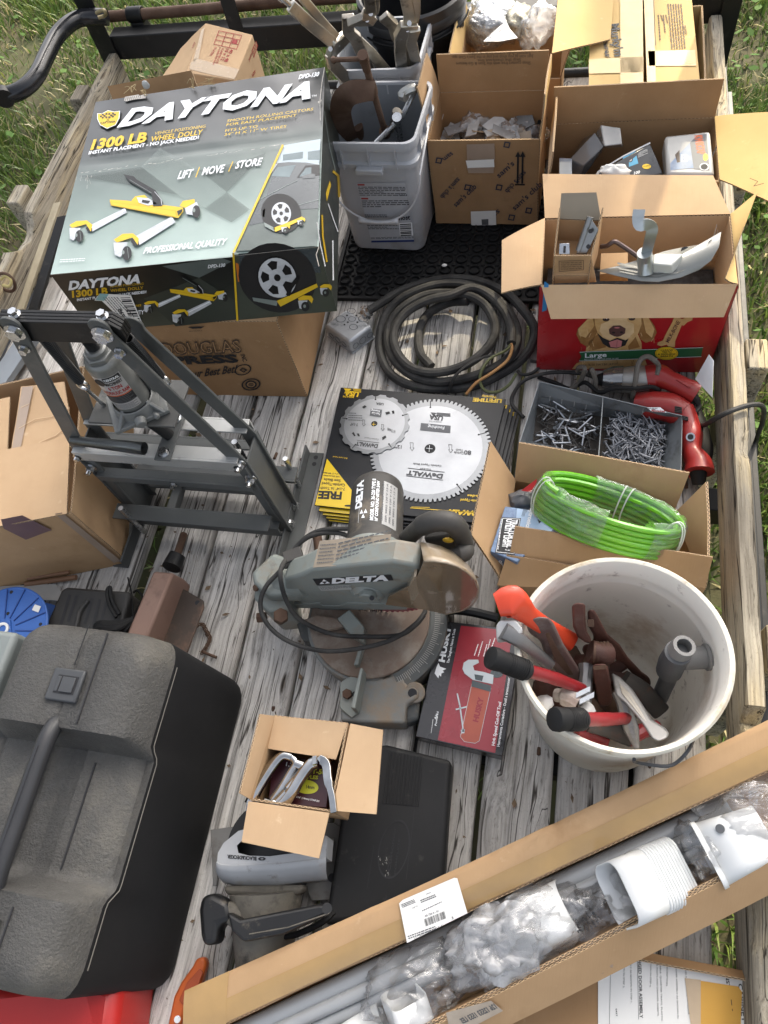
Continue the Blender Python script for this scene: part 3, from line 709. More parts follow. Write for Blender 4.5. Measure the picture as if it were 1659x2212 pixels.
# chest, ears, head
pr.poly(fur,q(600,1005,610,960,660,900,690,880,890,880,925,960,925,1000,960,1100,760,1108,520,1112,545,1080,590,1060),1)
pr.poly(fur_d,q(610,960,680,900,720,985,640,1004),2);pr.poly(fur_d,q(880,900,915,985,850,1000,840,960),2)
pr.poly(fur_d,q(605,830,625,800,660,815,665,900,640,950,610,985,570,960,545,910,555,875),2);pr.poly(fur,q(610,822,640,815,650,860,600,930,560,915,556,880),3)
pr.poly(fur_d,q(910,800,960,805,1000,860,1013,900,990,945,950,960,920,940,905,900),2);pr.poly(fur,q(930,805,965,815,1000,880,985,930,950,900),3)
pr.poly(fur,q(650,800,700,740,870,735,920,790,925,850,905,905,870,950,840,985,770,1000,710,970,670,905,655,860),4)
pr.poly(fur_l,q(690,850,730,835,745,770,770,740,800,740,825,775,845,835,880,850,880,900,845,930,770,925,700,925,680,890),5)
for x,y in ((718,823),(868,818)):
    pr.disc(ink,(1042.3+x*.3716,384+y*.3716),7.5,4.5,6);pr.disc(nose_m,(1042.3+x*.3716,384+y*.3716),5,3.6,7);pr.disc(ink,(1042.3+x*.3716,384+y*.3716),2.6,2.4,8);pr.disc(ink_white,(1042.3+x*.3716+1.2,384+y*.3716-1.2),.9,.8,9)
pr.poly(ink,q(665,900,700,930,740,948,783,930,830,945,850,935,830,975,780,992,735,988,700,965),6)
pr.poly(fur_l,q(700,920,740,945,783,922,783,905,700,905),7);pr.poly(fur_l,q(783,905,783,922,830,942,858,925,865,900),7)
pr.poly(tongue_m,q(735,955,783,940,812,950,806,980,780,988,745,984),7);pr.line(nose_m,q(783,945,780,985),.8,8)
pr.poly(nose_m,q(735,880,760,860,800,858,832,876,828,905,800,922,783,925,765,922,738,908),8);pr.disc(ink,(1042.3+762*.3716,384+900*.3716),3.4,2,9);pr.disc(ink,(1042.3+808*.3716,384+898*.3716),3.4,2,9);pr.disc(tongue_m,(1042.3+782*.3716,384+872*.3716),6,1.4,9)
r_=random.Random(4)
for k in range(60):   # fur strokes
    x,y=r_.uniform(560,1000),r_.uniform(820,1095)
    if 655<x<915 and y<1000:continue
    if y>960 and not 560<x<940:continue
    m_=r_.choice((fur_l,fur_d,fur));pr.line(m_,q(x,y,x+r_.uniform(-14,10),y+r_.uniform(15,34)),.9,5)
# bone
pr.poly(bone_m,q(1125,815,1155,822,1165,840,1120,950,1118,985,1085,985,1070,970,1040,980,1015,972,1020,958,1050,945,1060,920,1105,835),4)
pr.poly(bone_m,q(1105,830,1115,812,1140,808,1160,822,1190,808,1222,812,1220,828,1190,840,1170,860,1130,850),5)
pr.text(nose_m,"MILK-BONE",(1042.3+1082*.3716,384+960*.3716),(1042.3+1150*.3716,384+838*.3716),(1042.3+1062*.3716,384+950*.3716),6,.02)
# green band and words
pr.poly(green_p,q(562,1012,1282,985,1270,1040,560,1066,575,1040),8);pr.line(ink_white,q(566,1014,1282,987),.8,9);pr.line(ink_white,q(562,1065,1272,1040),.8,9)
pr.text(ink_white,"Large",q(596,1046)[0],q(722,1041)[0],q(596,1020)[0],9,.02)
pr.text(ink_white,"BISCUITS FOR DOGS OVER 50 LBS",q(592,1060)[0],q(790,1053)[0],q(592,1053)[0],9)
pr.text(ink_brown,"TOTAL NET WT 10 LB (4.5 kg)",q(785,1088)[0],q(560,1096)[0],q(785,1076)[0],9)
badge=q(1070,1021)[0];pr.disc(ink,badge,26,15,9);pr.disc(ink_yel,badge,25,14,10);pr.disc(ink,badge,23,12.4,11);pr.disc(ink_yel,badge,22.4,12,12)
for k,tx in enumerate(("CLEANS","TEETH","& FRESHENS","BREATH")):
    wd=10 if tx=="TEETH" else (19 if "&" in tx else 13);pr.text(ink,tx,(badge[0]-wd,badge[1]-5+k*4.4),(badge[0]+wd,badge[1]-5.6+k*4.4),(badge[0]-wd+.5,badge[1]-8.6+k*4.4),13,.02)
pr.done()
c.flap_px('f',[P(1190,689,.245),P(1563,685,.245)],curl=.004)
c.flap_px('l',[P(1084,520,.315),P(1083,634,.295)],curl=.01)
c.flap_px('r',[P(1566,602,.315),P(1635,415,.335)],CBSUN,curl=.012)
c.flap_px('b',[P(1540,380,.325),P(1172,377,.325)],curl=.004)

# ---------------------------------------------------------------- box with screw packs behind it
c=Carton("cardboard_box","open brown box of plastic screw packs with a large sunlit flap over the side board","cardboard box",(-.055,1.62,0),(.405,.004,0),(-.004,.235,0),.285,CBB,group="open cardboard boxes of hardware")
SCR=c
c.flap('b',.10,2,curl=.004);c.flap_px('r',[P(1700,455,.33),P(1668,243,.35)],CBSUN,curl=.01)
c.flap('l',.085,-6,CBP,taper=.012,curl=.004)
b=B(W=True);pl=Plane(c.tc['fr'],c.tc['br'],P(1668,243,.35))
pr=Prints(pl,c.T);pr.line(ink,[(1537,342),(1547,318),(1560,308)],2.2,4);pr.line(ink_brown,[(1620,385),(1637,392),(1628,402),(1650,396)],1.2,4);pr.done()

# ---------------------------------------------------------------- tall carton with half closed flaps at the front right
c=Carton("tall_carton","tall sunlit carton with half closed top flaps, gap between them, at the front right corner","cardboard box",(.035,1.895,0),(.285,0,0),(0,.40,0),.318,CBSUN)
TALL=c
def slab(T,name,mats,pts,t=.004):
    b=B(W=True);b.card(pts,t,6,6,.002,curl=.0);return b.build(name,mats,T,ang=40)
zt=.325
f1=[P(1271,217,zt),P(1390,211,zt),P(1387,-40,zt+.004),P(1277,-32,zt+.002)]
f2=[P(1399,210,zt+.004),P(1514,203,zt+.004),P(1490,-40,zt+.004),P(1389,-36,zt+.004)]
slab(c.T,"flap",CBSUN,f1,.004);slab(c.T,"flap",CBSUN,f2,.004)
slab(c.T,"flap",CBSUN,[P(1318,86,zt+.01),P(1326,-20,zt+.02),P(1206,-12,zt+.06),P(1192,116,zt+.05)],.004)
pl1=Plane(f1[0]+UP*.003,f1[1]+UP*.003,f1[2]+UP*.003);pl2=Plane(f2[0]+UP*.003,f2[1]+UP*.003,f2[2]+UP*.003)
pale=mat("pale_tape_strip",(.66,.49,.24),(.61,.45,.21),rough=.5,ns=20)
pr=Prints(pl1,c.T);pr.poly(pale,[(1340,213),(1390,210),(1388,-30),(1340,-30)],1);pr.poly(pale,[(1272,128),(1390,122),(1390,156),(1272,159)],1)
pr.text(ink,"Murky'm",(1318,52),(1328,122),(1338,50),3,.03);pr.text(ink,"features",(1300,70),(1308,122),(1313,69),3,.02)
for k,tx in enumerate(("40 X","PALL","PATT","6 PER","8 TIE","SING")):
    x=1336-k*11.4;y0=(190,195,192,188,184,195)[k];pr.text(ink_brown,tx,(x-8,y0),(x-7,211),(x+1,y0),3,.01)
pr.line(ink,[(1306,72),(1310,120),(1318,124)],1.6,3);pr.done()
pr=Prints(pl2,c.T);pr.poly(pale,[(1399,209),(1418,208),(1410,-30),(1390,-30)],1);pr.poly(pale,[(1400,110),(1502,108),(1504,142),(1402,142)],1)
for k in range(6):pr.lines(ink_brown,(1441+k*5.6,8),(1450+k*5.6,106),(1445+k*5.6,8),1,.7,3,20+k)
for k in range(4):pr.lines(ink_brown,(1420+k*5.4,32),(1424+k*5.4,(88,45,70,50)[k]),(1424+k*5.4,32),1,.7,3,30+k)
pr.line(ink,[(1412,0),(1416,98)],1.4,3);pr.line(ink,[(1422,207),(1421,178),(1486,181),(1488,204)],2,3);pr.lines(ink_brown,(1477,54),(1480,74),(1482,54),2,.6,3);pr.done()

# ---------------------------------------------------------------- box with a bag of screws behind the club box
c=Carton("cardboard_box","low brown box holding clear bags of screws behind the club store box","cardboard box",(-.35,2.10,0),(.30,-.01,0),(0,.33,0),.26,CB,group="open cardboard boxes of hardware")
BAGBOX=c
c.flap('l',.08,10,CBSUN,taper=.01);c.flap('r',.10,18,CBB,taper=.02)

# ---------------------------------------------------------------- printed carton under the wheel dolly box
c=Carton("shipping_carton","plain brown carton with black company print carrying the wheel dolly box","cardboard box",(-1.06,1.13,0),(.397,.013,0),(-.014,.36,0),.298,CBB)
DOU=c
b=B(W=True);b.card([c.tc['fl'],c.tc['fr'],c.tc['br'],c.tc['bl']],.004,4,4,.0);b.build("lid",CB,c.T)
pr=Prints(c.front,c.T)
# crop: x = 164.6 + u*.3638, y = 630.9 + v*.3638
q=lambda u,v:(164.6+u*.3638,630.9+v*.3638)
pr.text(ink_brown,"DOUGLAS",q(518,376),q(985,358),q(490,300),1,.03);pr.text(kraft_brown,"DOUGLAS",q(522,372),q(981,354),q(495,305),2,-.012)
pr.text(ink,"PRESS",q(578,430),q(968,416),q(556,384),1,.05);pr.text(ink,"INC.",q(975,372),q(992,416),q(1002,370),1,.02)
pr.text(ink,"Your Best Bet!",q(640,515),q(945,478),q(650,468),1,.02)
pr.ring(ink,q(990,462),(18,-4),(2,11.5),.84,1,20);pr.ring(ink,q(992,463),(9,0),(1,5.5),.6,1,4);pr.line(ink,[q(975,463),q(1012,461)],1,1)
pr.ring(ink,q(1038,549),(20.5,-2),(1,13),.84,1,24);pr.disc(ink,q(1038,549),12.5,8.5,1);pr.ring(kraft_brown,q(1038,549),(9,0),(0,6),.7,2,10);pr.lines(kraft_brown,q(1022,536),q(1056,536),q(1022,560),4,.4,2)
pr.text(ink,"THE SEAL OF QUALITY",q(992,583),q(1084,580),q(993,575),2)
pr.poly(ink,[q(660,208),q(762,204),q(740,216),q(690,218)],1);pr.text(ink_brown,"RECYCLABLE",q(670,236),q(746,232),q(670,229),1);pr.done()

# ---------------------------------------------------------------- left carton
c=Carton("shipping_carton","plain taped carton with creased closed flaps on the left beside the steel press","cardboard box",(-1.40,.485,0),(.380,.120,0),(-.125,.400,0),.275,CB)
LEFTC=c
zt=.279
def slabp(pts,mats=CB,t=.004,nm="flap",T=c.T):return slab(T,nm,mats,pts,t)
slabp([P(-120,1160,zt+.004),P(145,1110,zt+.006),P(151,944,zt+.012),P(-100,995,zt+.01)],CBP)
b=B(W=True);b.card([P(22,1000,zt+.001),P(162,965,zt+.001),P(140,826,zt),P(46,836,zt)],.004,10,8,.004,curl=.0);b.build("flap",CBP,c.T,ang=40,label="creased flap with a tape stripe")
slabp([P(-90,1000,zt+.002),P(17,985,zt+.002),P(22,858,zt+.004),P(-80,880,zt+.003)],CBP)
pl=Plane(P(22,1000,zt+.006),P(162,965,zt+.006),P(140,826,zt+.006))
pr=Prints(pl,c.T);pr.poly(tape_grey,[(22,995),(40,990),(72,834),(48,836)],1)
for l_ in (((40,925),(75,905),(110,900),(150,880)),((58,985),(85,955),(120,940),(150,915)),((95,985),(118,965),(155,955)),((45,880),(62,872))):pr.line(mat("worn_crease",(.62,.46,.29),rough=.9),l_,.9,2);pr.line(kraft_brown,[(x+1.3,y+1.6)for x,y in l_],.8,2)
pr.done()
crease=mat("worn_crease",(.62,.46,.29),rough=.9)
pr=Prints(c.front,c.T);pr.poly(mat("purple_tape_mark",(.13,.075,.085),(.17,.10,.09),rough=.6),[(2,1122),(48,1113),(112,1145),(56,1166),(8,1142)],1);pr.poly(tape_grey,[(118,1110),(134,1107),(262,1212),(246,1216)],1);pr.done()

# ---------------------------------------------------------------- red printed carton at the front left and an open flap before it
zt=.30
A0,A1,A2,A3=P(395,180,.22),P(505,178,.30),P(548,70,.36),P(450,50,.36)
T=thing("red_printed_carton","tan carton with red print and a pallet grid diagram, leaning behind the wheel dolly box","cardboard box",(P(470,180,.1)))
REDC=T
top=[P(402,172,.33),P(510,205,.33),P(500,67,.33),P(409,47,.33)]
# crop: x = u*.3638, y = v*.3638
q=lambda u,v:(u*.3638,v*.3638)
z1=.34
tl,trr,br,bl=P(*q(1220,135),z1),P(*q(1500,205),z1),P(*q(1392,478),z1-.02),P(*q(1100,430),z1-.02)
dn=V((0,0,-.30));sh=V((.02,.0,0))
b=B(W=True);b.hexa([bl+dn,br+dn,trr+dn,tl+dn],[bl,br,trr,tl]);b.build("box_body",[kraft_pale],T,bevel=.003)
lp=P(*q(965,462),z1-.10)
b=B(W=True);b.card([bl+V((0,0,-.004)),tl+V((0,0,-.004)),P(*q(1075,290),z1-.09),P(*q(940,500),z1-.11)],.004,6,4,.002);b.build("flap",CBP,T,ang=40)
pl=Plane(bl,br,trr);pr=Prints(pl,T)
for k in range(4):
    s,t_=k/3,None
    a_,b_=V((*q(1300,182),0)),V((*q(1435,210),0));c_,d_=V((*q(1270,262),0)),V((*q(1405,292),0))
    pr.line(ink_red,[(a_+(b_-a_)*s)[:2],(c_+(d_-c_)*s)[:2]],1.3,1);pr.line(ink_red,[(a_+(c_-a_)*s)[:2],(b_+(d_-b_)*s)[:2]],1.3,1)
pr.poly(ink_red,[q(1382,232),q(1412,240),q(1405,262),q(1376,254)],2)
for (u,v,u2,v2,tx,w_)in ((1378,292,1340,366,"40 x 48",22),(1352,288,1318,358,"10 x 12",20),(1325,284,1285,378,"8 CASES PER LAYER",12),(1308,280,1265,385,"6 CASES PER ROW",10),(1283,278,1250,330,"10 LAYERS",14)):
    pr.text(ink_red,tx,q(u-w_*.5,v),q(u2-w_*.5,v2),q(u+w_*.5,v+2),2,.02)
pr.poly(tape,[q(1132,372),q(1160,345),q(1420,412),q(1392,470),q(1240,440),q(1125,410)],1);pr.poly(tape,[q(1195,180),q(1215,160),q(1180,345),q(1145,370)],1);pr.done()
plr=Plane(br,trr,trr+dn);pr=Prints(plr,T)
pr.poly(ink_red,[q(1494,300),q(1520,242),q(1532,272),q(1508,345)],1);pr.text(kraft_pale,"GROUP",q(1506,335),q(1528,275),q(1497,305),2,.03);pr.text(ink_red,"Jumbo",q(1480,366),q(1498,320),q(1474,352),1,.02);pr.text(ink_red,"LOT",q(1500,455),q(1520,430),q(1494,440),1,.05);pr.done()
pll=Plane(tl,bl,P(*q(1075,290),z1-.09));pr=Prints(pll,T);pr.text(ink_red,"KEEP COOL AND DRY",q(1052,412),q(1165,255),q(1042,402),3,.01);pr.done()
T2=thing("open_carton","low open brown carton behind the wheel dolly box with its lip showing","cardboard box",P(330,260,.1))
b=B(W=True);zz=.47
p0,p1=PY(233,186,1.86),PY(413,152,1.86);p2,p3=p1+V((.03,-.06,-.11)),p0+V((.03,-.06,-.11))
b.card([p3,p2,p1,p0],.004,8,4,.003);b.card([p3,p2,p2+V((0,.0,-.35)),p3+V((0,0,-.35))],.004,4,4,.003);b.card([p3+V((0,0,-.35)),p3,p3+V((-.01,-.2,0)),p3+V((-.01,-.2,-.35))],.004,2,2,0)
b.build("box_body",CBB,T2,ang=40)
b=B(W=True);c_=Plane(p0,p1,p2).at(316,185,.003);b.sphere(c_,.012,10,sc=(1,.4,1.3));b.build("glue_spot",mat("white_glue",(.7,.7,.66),rough=.4),T2)
# ================================================================ wheel dolly box
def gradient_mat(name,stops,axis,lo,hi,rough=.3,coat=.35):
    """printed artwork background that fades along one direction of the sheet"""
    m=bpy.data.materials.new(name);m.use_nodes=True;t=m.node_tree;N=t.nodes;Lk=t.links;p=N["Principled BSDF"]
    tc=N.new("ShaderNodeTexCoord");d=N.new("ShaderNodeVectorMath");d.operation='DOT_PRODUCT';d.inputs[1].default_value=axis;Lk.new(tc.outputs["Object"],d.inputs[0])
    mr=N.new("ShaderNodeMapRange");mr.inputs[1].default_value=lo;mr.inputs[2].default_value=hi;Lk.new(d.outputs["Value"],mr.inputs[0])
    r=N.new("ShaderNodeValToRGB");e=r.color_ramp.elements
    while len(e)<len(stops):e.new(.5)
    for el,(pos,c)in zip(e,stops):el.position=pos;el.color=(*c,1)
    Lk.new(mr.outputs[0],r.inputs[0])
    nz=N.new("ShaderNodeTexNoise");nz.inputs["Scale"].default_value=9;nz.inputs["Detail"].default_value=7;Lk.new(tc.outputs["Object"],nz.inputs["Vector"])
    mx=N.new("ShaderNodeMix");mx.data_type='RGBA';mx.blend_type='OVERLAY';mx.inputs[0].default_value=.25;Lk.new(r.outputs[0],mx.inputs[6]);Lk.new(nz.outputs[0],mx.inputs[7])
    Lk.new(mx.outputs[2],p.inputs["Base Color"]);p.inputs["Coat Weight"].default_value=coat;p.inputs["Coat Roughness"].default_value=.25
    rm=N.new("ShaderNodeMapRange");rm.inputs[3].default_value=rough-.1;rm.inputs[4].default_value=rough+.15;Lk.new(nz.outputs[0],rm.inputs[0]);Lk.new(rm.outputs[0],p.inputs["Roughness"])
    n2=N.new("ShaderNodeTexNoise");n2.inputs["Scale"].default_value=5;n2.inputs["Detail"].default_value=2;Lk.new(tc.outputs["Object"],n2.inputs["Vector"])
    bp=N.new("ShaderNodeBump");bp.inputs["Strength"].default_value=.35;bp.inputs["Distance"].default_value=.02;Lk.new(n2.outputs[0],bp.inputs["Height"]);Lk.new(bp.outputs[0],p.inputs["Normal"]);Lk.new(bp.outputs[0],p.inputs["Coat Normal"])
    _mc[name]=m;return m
zt,zb=.493,.302
tf=[P(109,593,zt),P(688,537,zt),P(702,145,zt),P(207,220,zt)]
bf=[v.copy()for v in tf]
for v in bf:v.z=zb
org=(tf[0]+tf[2])/2;org.z=zb
T=thing("wheel_dolly_box","large dark green and black printed wheel dolly box with yellow lettering, lying on cartons","cardboard box",org)
yax=((tf[3]-tf[0])+(tf[2]-tf[1])).normalized()
top_print_glare=gradient_mat("box_top_print_glare",[(0,(.36,.45,.41)),(.28,(.20,.265,.235)),(.55,(.095,.125,.112)),(.66,(.05,.057,.056)),(.8,(.034,.037,.038)),(1,(.024,.026,.028))],tuple(yax),-.32,.32)  # pale near end mixes the print's own fade with painted sky glare
art_front=gradient_mat("printed_box_front",[(0,(.058,.068,.050)),(.55,(.014,.017,.013)),(1,(.004,.005,.005))],(0,0,1),0,.19,.35,.25)
side_dark=mat("printed_box_side",(.022,.026,.022),(.045,.05,.042),rough=.4,ns=5,coat=.2)
b=B(W=True)
n_=14
def topfn(u,v):
    p=(tf[0]*(1-u)+tf[1]*u)*(1-v)+(tf[3]*(1-u)+tf[2]*u)*v
    e=min(u,1-u,v,1-v);k=min(1,e*8)
    return p+UP*(.003*k*noise.noise(V((u*3,v*3,4)))-.004*k*math.exp(-((v-.60+.02*u)/.018)**2))
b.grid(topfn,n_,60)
b.build("box_top",top_print_glare,T,ang=60)
b=B(W=True);b.poly([bf[0],bf[1],tf[1],tf[0]]);b.build("box_front",art_front,T,smooth=False)
b=B(W=True)
b.poly([bf[1],bf[2],tf[2],tf[1]]);b.poly([bf[3],bf[0],tf[0],tf[3]]);b.poly([bf[2],bf[3],tf[3],tf[2]]);b.poly(bf[::-1]);b.build("box_sides",side_dark,T,smooth=False)
grey_l=mat("light_check_print",(.21,.25,.23),rough=.35,coat=.3);grey_d=mat("dark_check_print",(.105,.125,.115),rough=.35,coat=.3)
chrome_p=mat("chrome_print",(.62,.64,.66),(.42,.44,.46),rough=.3,ns=25);dk=mat("black_gloss_print",(.008,.008,.009),rough=.3)
tyre=mat("tyre_print",(.016,.016,.017),rough=.5);car1=mat("car_paint_print",(.035,.045,.05),(.07,.085,.09),rough=.25,ns=6,coat=.5);car2=mat("car_glass_print",(.22,.28,.29),(.12,.16,.17),rough=.25,ns=8)
road=mat("road_print",(.14,.17,.155),(.09,.11,.10),rough=.35,ns=9);wht=mat("wall_print",(.50,.57,.60),(.40,.47,.50),rough=.3)
yel_d=mat("dark_yellow_print",(.60,.38,.012),rough=.35);wear=mat("worn_paper_edge",(.55,.53,.49),(.38,.35,.31),rough=.9,ns=60);silver_p=mat("silver_print",(.78,.80,.82),rough=.3)
orange_p=mat("orange_print",(.6,.18,.02),rough=.35)
Z=lambda *a:[(a[i]/2,a[i+1]/2)for i in range(0,len(a),2)]
z_=lambda u,v:(u/2,v/2)
def rim(pr,c,a,b_,L):
    pr.disc(tyre,c,(a[0]*2.05,a[1]*2.05),(b_[0]*1.75,b_[1]*1.75),L,28);pr.disc(dk,c,(a[0]*1.08,a[1]*1.08),(b_[0]*1.08,b_[1]*1.08),L+1,28);pr.disc(chrome_p,c,a,b_,L+2,28)
    for k in range(5):
        t0=2*math.pi*(k+.5)/5;
        g=lambda t,r:(c[0]+(a[0]*math.cos(t)+b_[0]*math.sin(t))*r,c[1]+(a[1]*math.cos(t)+b_[1]*math.sin(t))*r)
        pr.poly(dk,[g(t0-.36,.82),g(t0,.88),g(t0+.36,.82),g(t0+.3,.45),g(t0-.3,.45)],L+3)
    pr.disc(dk,c,(a[0]*.18,a[1]*.18),(b_[0]*.18,b_[1]*.18),L+3,12)
def castor(pr,u,v,s,L):
    f=lambda *a:[(z_(u+a[i]*s,v+a[i+1]*s))for i in range(0,len(a),2)]
    pr.poly(ink_yel,f(-30,-22,0,-38,45,-36,58,-18,50,8,30,-14,-25,-8),L+2);pr.poly(chrome_p,f(-30,-8,25,-10,20,5,-5,42,-22,35),L+1)
    pr.disc(tyre,z_(u+12*s,v+26*s),12*s,14*s,L+3,18);pr.disc(grey_l,z_(u+8*s,v+24*s),4*s,5*s,L+4,10)
def dolly(pr,f,L):
    """wheel dolly drawn in the top-face crop's coordinates through the mapping f"""
    pr.poly(chrome_p,[f(*p)for p in ((385,975),(540,898),(548,918),(400,1000))],L);pr.poly(ink_white,[f(*p)for p in ((388,982),(542,904),(544,909),(392,988))],L+1)
    pr.poly(chrome_p,[f(*p)for p in ((582,1022),(742,935),(758,960),(600,1060))],L);pr.poly(ink_white,[f(*p)for p in ((586,1032),(746,942),(749,948),(590,1040))],L+1)
    pr.poly(tyre,[f(*p)for p in ((378,975),(398,985),(398,1002),(378,1000),(370,985))],L+1);pr.poly(tyre,[f(*p)for p in ((568,1028),(598,1038),(602,1060),(580,1062),(566,1046))],L+1)
    pr.poly(ink_yel,[f(*p)for p in ((474,862),(545,866),(790,896),(792,912),(770,942),(480,888))],L+2);pr.poly(yel_d,[f(*p)for p in ((474,870),(760,910),(770,942),(480,888))],L+3);pr.poly(ink_yel,[f(*p)for p in ((478,872),(756,912),(760,936),(484,886))],L+4)
    pr.poly(dk,[f(*p)for p in ((764,912),(788,902),(787,913),(771,932))],L+5)
    pr.poly(ink_yel,[f(*p)for p in ((568,866),(585,848),(625,842),(640,858),(620,880),(575,880))],L+4);pr.poly(chrome_p,[f(*p)for p in ((590,852),(640,856),(680,880),(640,888),(600,876))],L+5);pr.poly(dk,[f(*p)for p in ((615,862),(650,868),(640,880),(612,874))],L+6)
    pr.poly(dk,[f(*p)for p in ((532,752),(578,762),(590,775),(672,822),(690,850),(706,878),(700,890),(662,890),(655,840),(560,785))],L+5);pr.line(chrome_p,[f(668,828),f(695,860),f(700,886)],1.2,L+6);pr.line(grey_l,[f(560,776),f(655,834)],.8,L+6)
    pr.poly(ink_yel,[f(*p)for p in ((300,972),(330,955),(375,952),(400,972),(392,1000),(372,968),(312,985))],L+3);pr.poly(chrome_p,[f(*p)for p in ((300,985),(348,984),(342,1002),(318,1040),(302,1030))],L+2);pr.disc(tyre,f(343,1020),*_half(f,18,26),L+4,20);pr.line(grey_l,[f(345,1000),f(350,1040)],.8,L+5);pr.disc(grey_l,f(330,1016),*_half(f,5,8),L+5,10)
    pr.poly(ink_yel,[f(*p)for p in ((492,1035),(530,1010),(575,1008),(600,1030),(595,1058),(572,1025),(505,1048))],L+3);pr.poly(chrome_p,[f(*p)for p in ((490,1048),(552,1046),(545,1070),(520,1112),(495,1100))],L+2);pr.disc(tyre,f(548,1094),*_half(f,21,31),L+4,20);pr.line(grey_l,[f(550,1070),f(556,1116)],.9,L+5);pr.disc(grey_l,f(532,1090),*_half(f,6,9),L+5,10)
    pr.poly(ink_yel,[f(*p)for p in ((775,890),(790,868),(840,860),(842,876),(800,898))],L+3);pr.poly(chrome_p,[f(*p)for p in ((795,890),(850,872),(862,900),(840,930),(805,925))],L+2);pr.disc(tyre,f(848,914),*_half(f,17,28),L+4,20);pr.disc(grey_l,f(838,908),*_half(f,6,9),L+5,10)
def _half(f,a,b):
    o=f(600,950);p=f(600+a,950);q=f(600,950+b);return ((p[0]-o[0],p[1]-o[1]),(q[0]-o[0],q[1]-o[1]))
pl=Plane(tf[0]+UP*.0025,tf[1]+UP*.0025,tf[2]+UP*.0025)
pr=Prints(pl,T)
chk_l=mat('pale_check',(.34,.40,.37),rough=.35,alpha=.22);chk_d=mat('dark_check',(.03,.04,.036),rough=.35,alpha=.30)
pr.poly(chk_l,Z(690,640,860,735,770,842,610,720),1);pr.poly(chk_d,Z(610,720,770,842,560,800,340,760),1)
pr.poly(chk_l,Z(860,735,980,830,885,900,770,842),1);pr.poly(chk_d,Z(860,735,1040,700,1150,660,980,830),1);pr.poly(chk_d,Z(980,830,1080,905,1000,960,885,900),1)
# car picture on the right of the yellow stripe
pr.poly(wht,Z(1222,628,1385,600,1378,730,1180,720),2);pr.poly(car2,Z(1222,668,1310,655,1308,684,1222,694),3);pr.poly(car2,Z(1330,655,1383,648,1382,690,1330,690),3)
pr.poly(road,Z(1180,720,1380,720,1370,1062,1015,1085,1065,980),2)
pr.poly(car1,Z(1192,705,1245,700,1320,702,1382,712,1376,900,1290,905,1270,880,1215,868,1160,900,1140,960,1075,975,1110,880,1150,850),4)
pr.poly(car2,Z(1170,760,1200,722,1278,712,1250,765),5);pr.poly(dk,Z(1282,768,1320,715,1381,712,1380,758),5);pr.poly(car2,Z(1292,764,1322,725,1345,722,1345,760),6);pr.poly(car1,Z(1300,762,1340,750,1362,752,1360,768,1310,772),7)
pr.line(grey_l,Z(1120,862,1240,800,1285,780),1.2,6);pr.line(grey_l,Z(1290,885,1376,862),1.5,6);pr.poly(chrome_p,Z(1165,745,1190,708,1200,706,1172,750),7)
rim(pr,z_(1215,922),(21,4),(-3,24),8)
pr.poly(orange_p,Z(1136,908,1146,900,1142,938,1134,935),8)
pr.poly(ink_yel,Z(1180,985,1240,962,1306,935,1308,948,1250,975,1190,1002),13);pr.poly(grey_l,Z(1140,960,1188,985,1185,1000,1145,978),13)
castor(pr,1228,985,.45,13);castor(pr,1296,955,.4,13)
pr.line(ink_yel,Z(1222,627,1010,1088),4.5,12)
# lettering
pr.text(ink_white,"DAYTONA",z_(508,546),z_(1345,420),z_(570,468),4,.05);pr.text(ink_white,"TM",z_(1345,420),z_(1366,417),z_(1347,411),4)
pr.text(ink_white,"DPD-130",z_(1289,341),z_(1376,328),z_(1296,322),4,.04)
pr.text(ink_yel,"1300 LB",z_(390,646),z_(630,611),z_(405,602),4,.04);pr.text(ink_yel,"VEHICLE POSITIONING",z_(666,583),z_(886,551),z_(671,569),4,.0);pr.text(ink_yel,"WHEEL DOLLY",z_(648,612),z_(872,580),z_(656,589),4,.015)
pr.text(ink_white,"INSTANT PLACEMENT - NO JACK NEEDED!",z_(382,667),z_(858,600),z_(386,652),4,.03)
for tx,a_,b_,c_ in (("SMOOTH ROLLING CASTORS",(980,528),(1352,476),(984,516)),("FOR EASY PLACEMENT",(977,545),(1280,503),(981,533)),("FITS UP TO",(972,570),(1112,551),(975,558)),("34\" H X 11\" W TIRES",(968,587),(1236,551),(971,575))):
    pr.text(ink_yel,tx,z_(*a_),z_(*b_),z_(*c_),4,.0)
pr.text(ink_white,"LIFT",z_(766,773),z_(826,764),z_(780,737),4,.03);pr.text(ink_white,"MOVE",z_(871,756),z_(964,743),z_(882,722),4,.03);pr.text(ink_white,"STORE",z_(1014,728),z_(1126,712),z_(1026,695),4,.03)
pr.line(ink_yel,Z(846,765,862,722),1.8,4);pr.line(ink_yel,Z(988,740,1006,698),1.8,4)
pr.text(ink_white,"PROFESSIONAL QUALITY",z_(618,1096),z_(974,1056),z_(630,1068),4,.03)
pr.lines(ink_white,z_(262,1118),z_(370,1112),z_(256,1136),2,.3,4)
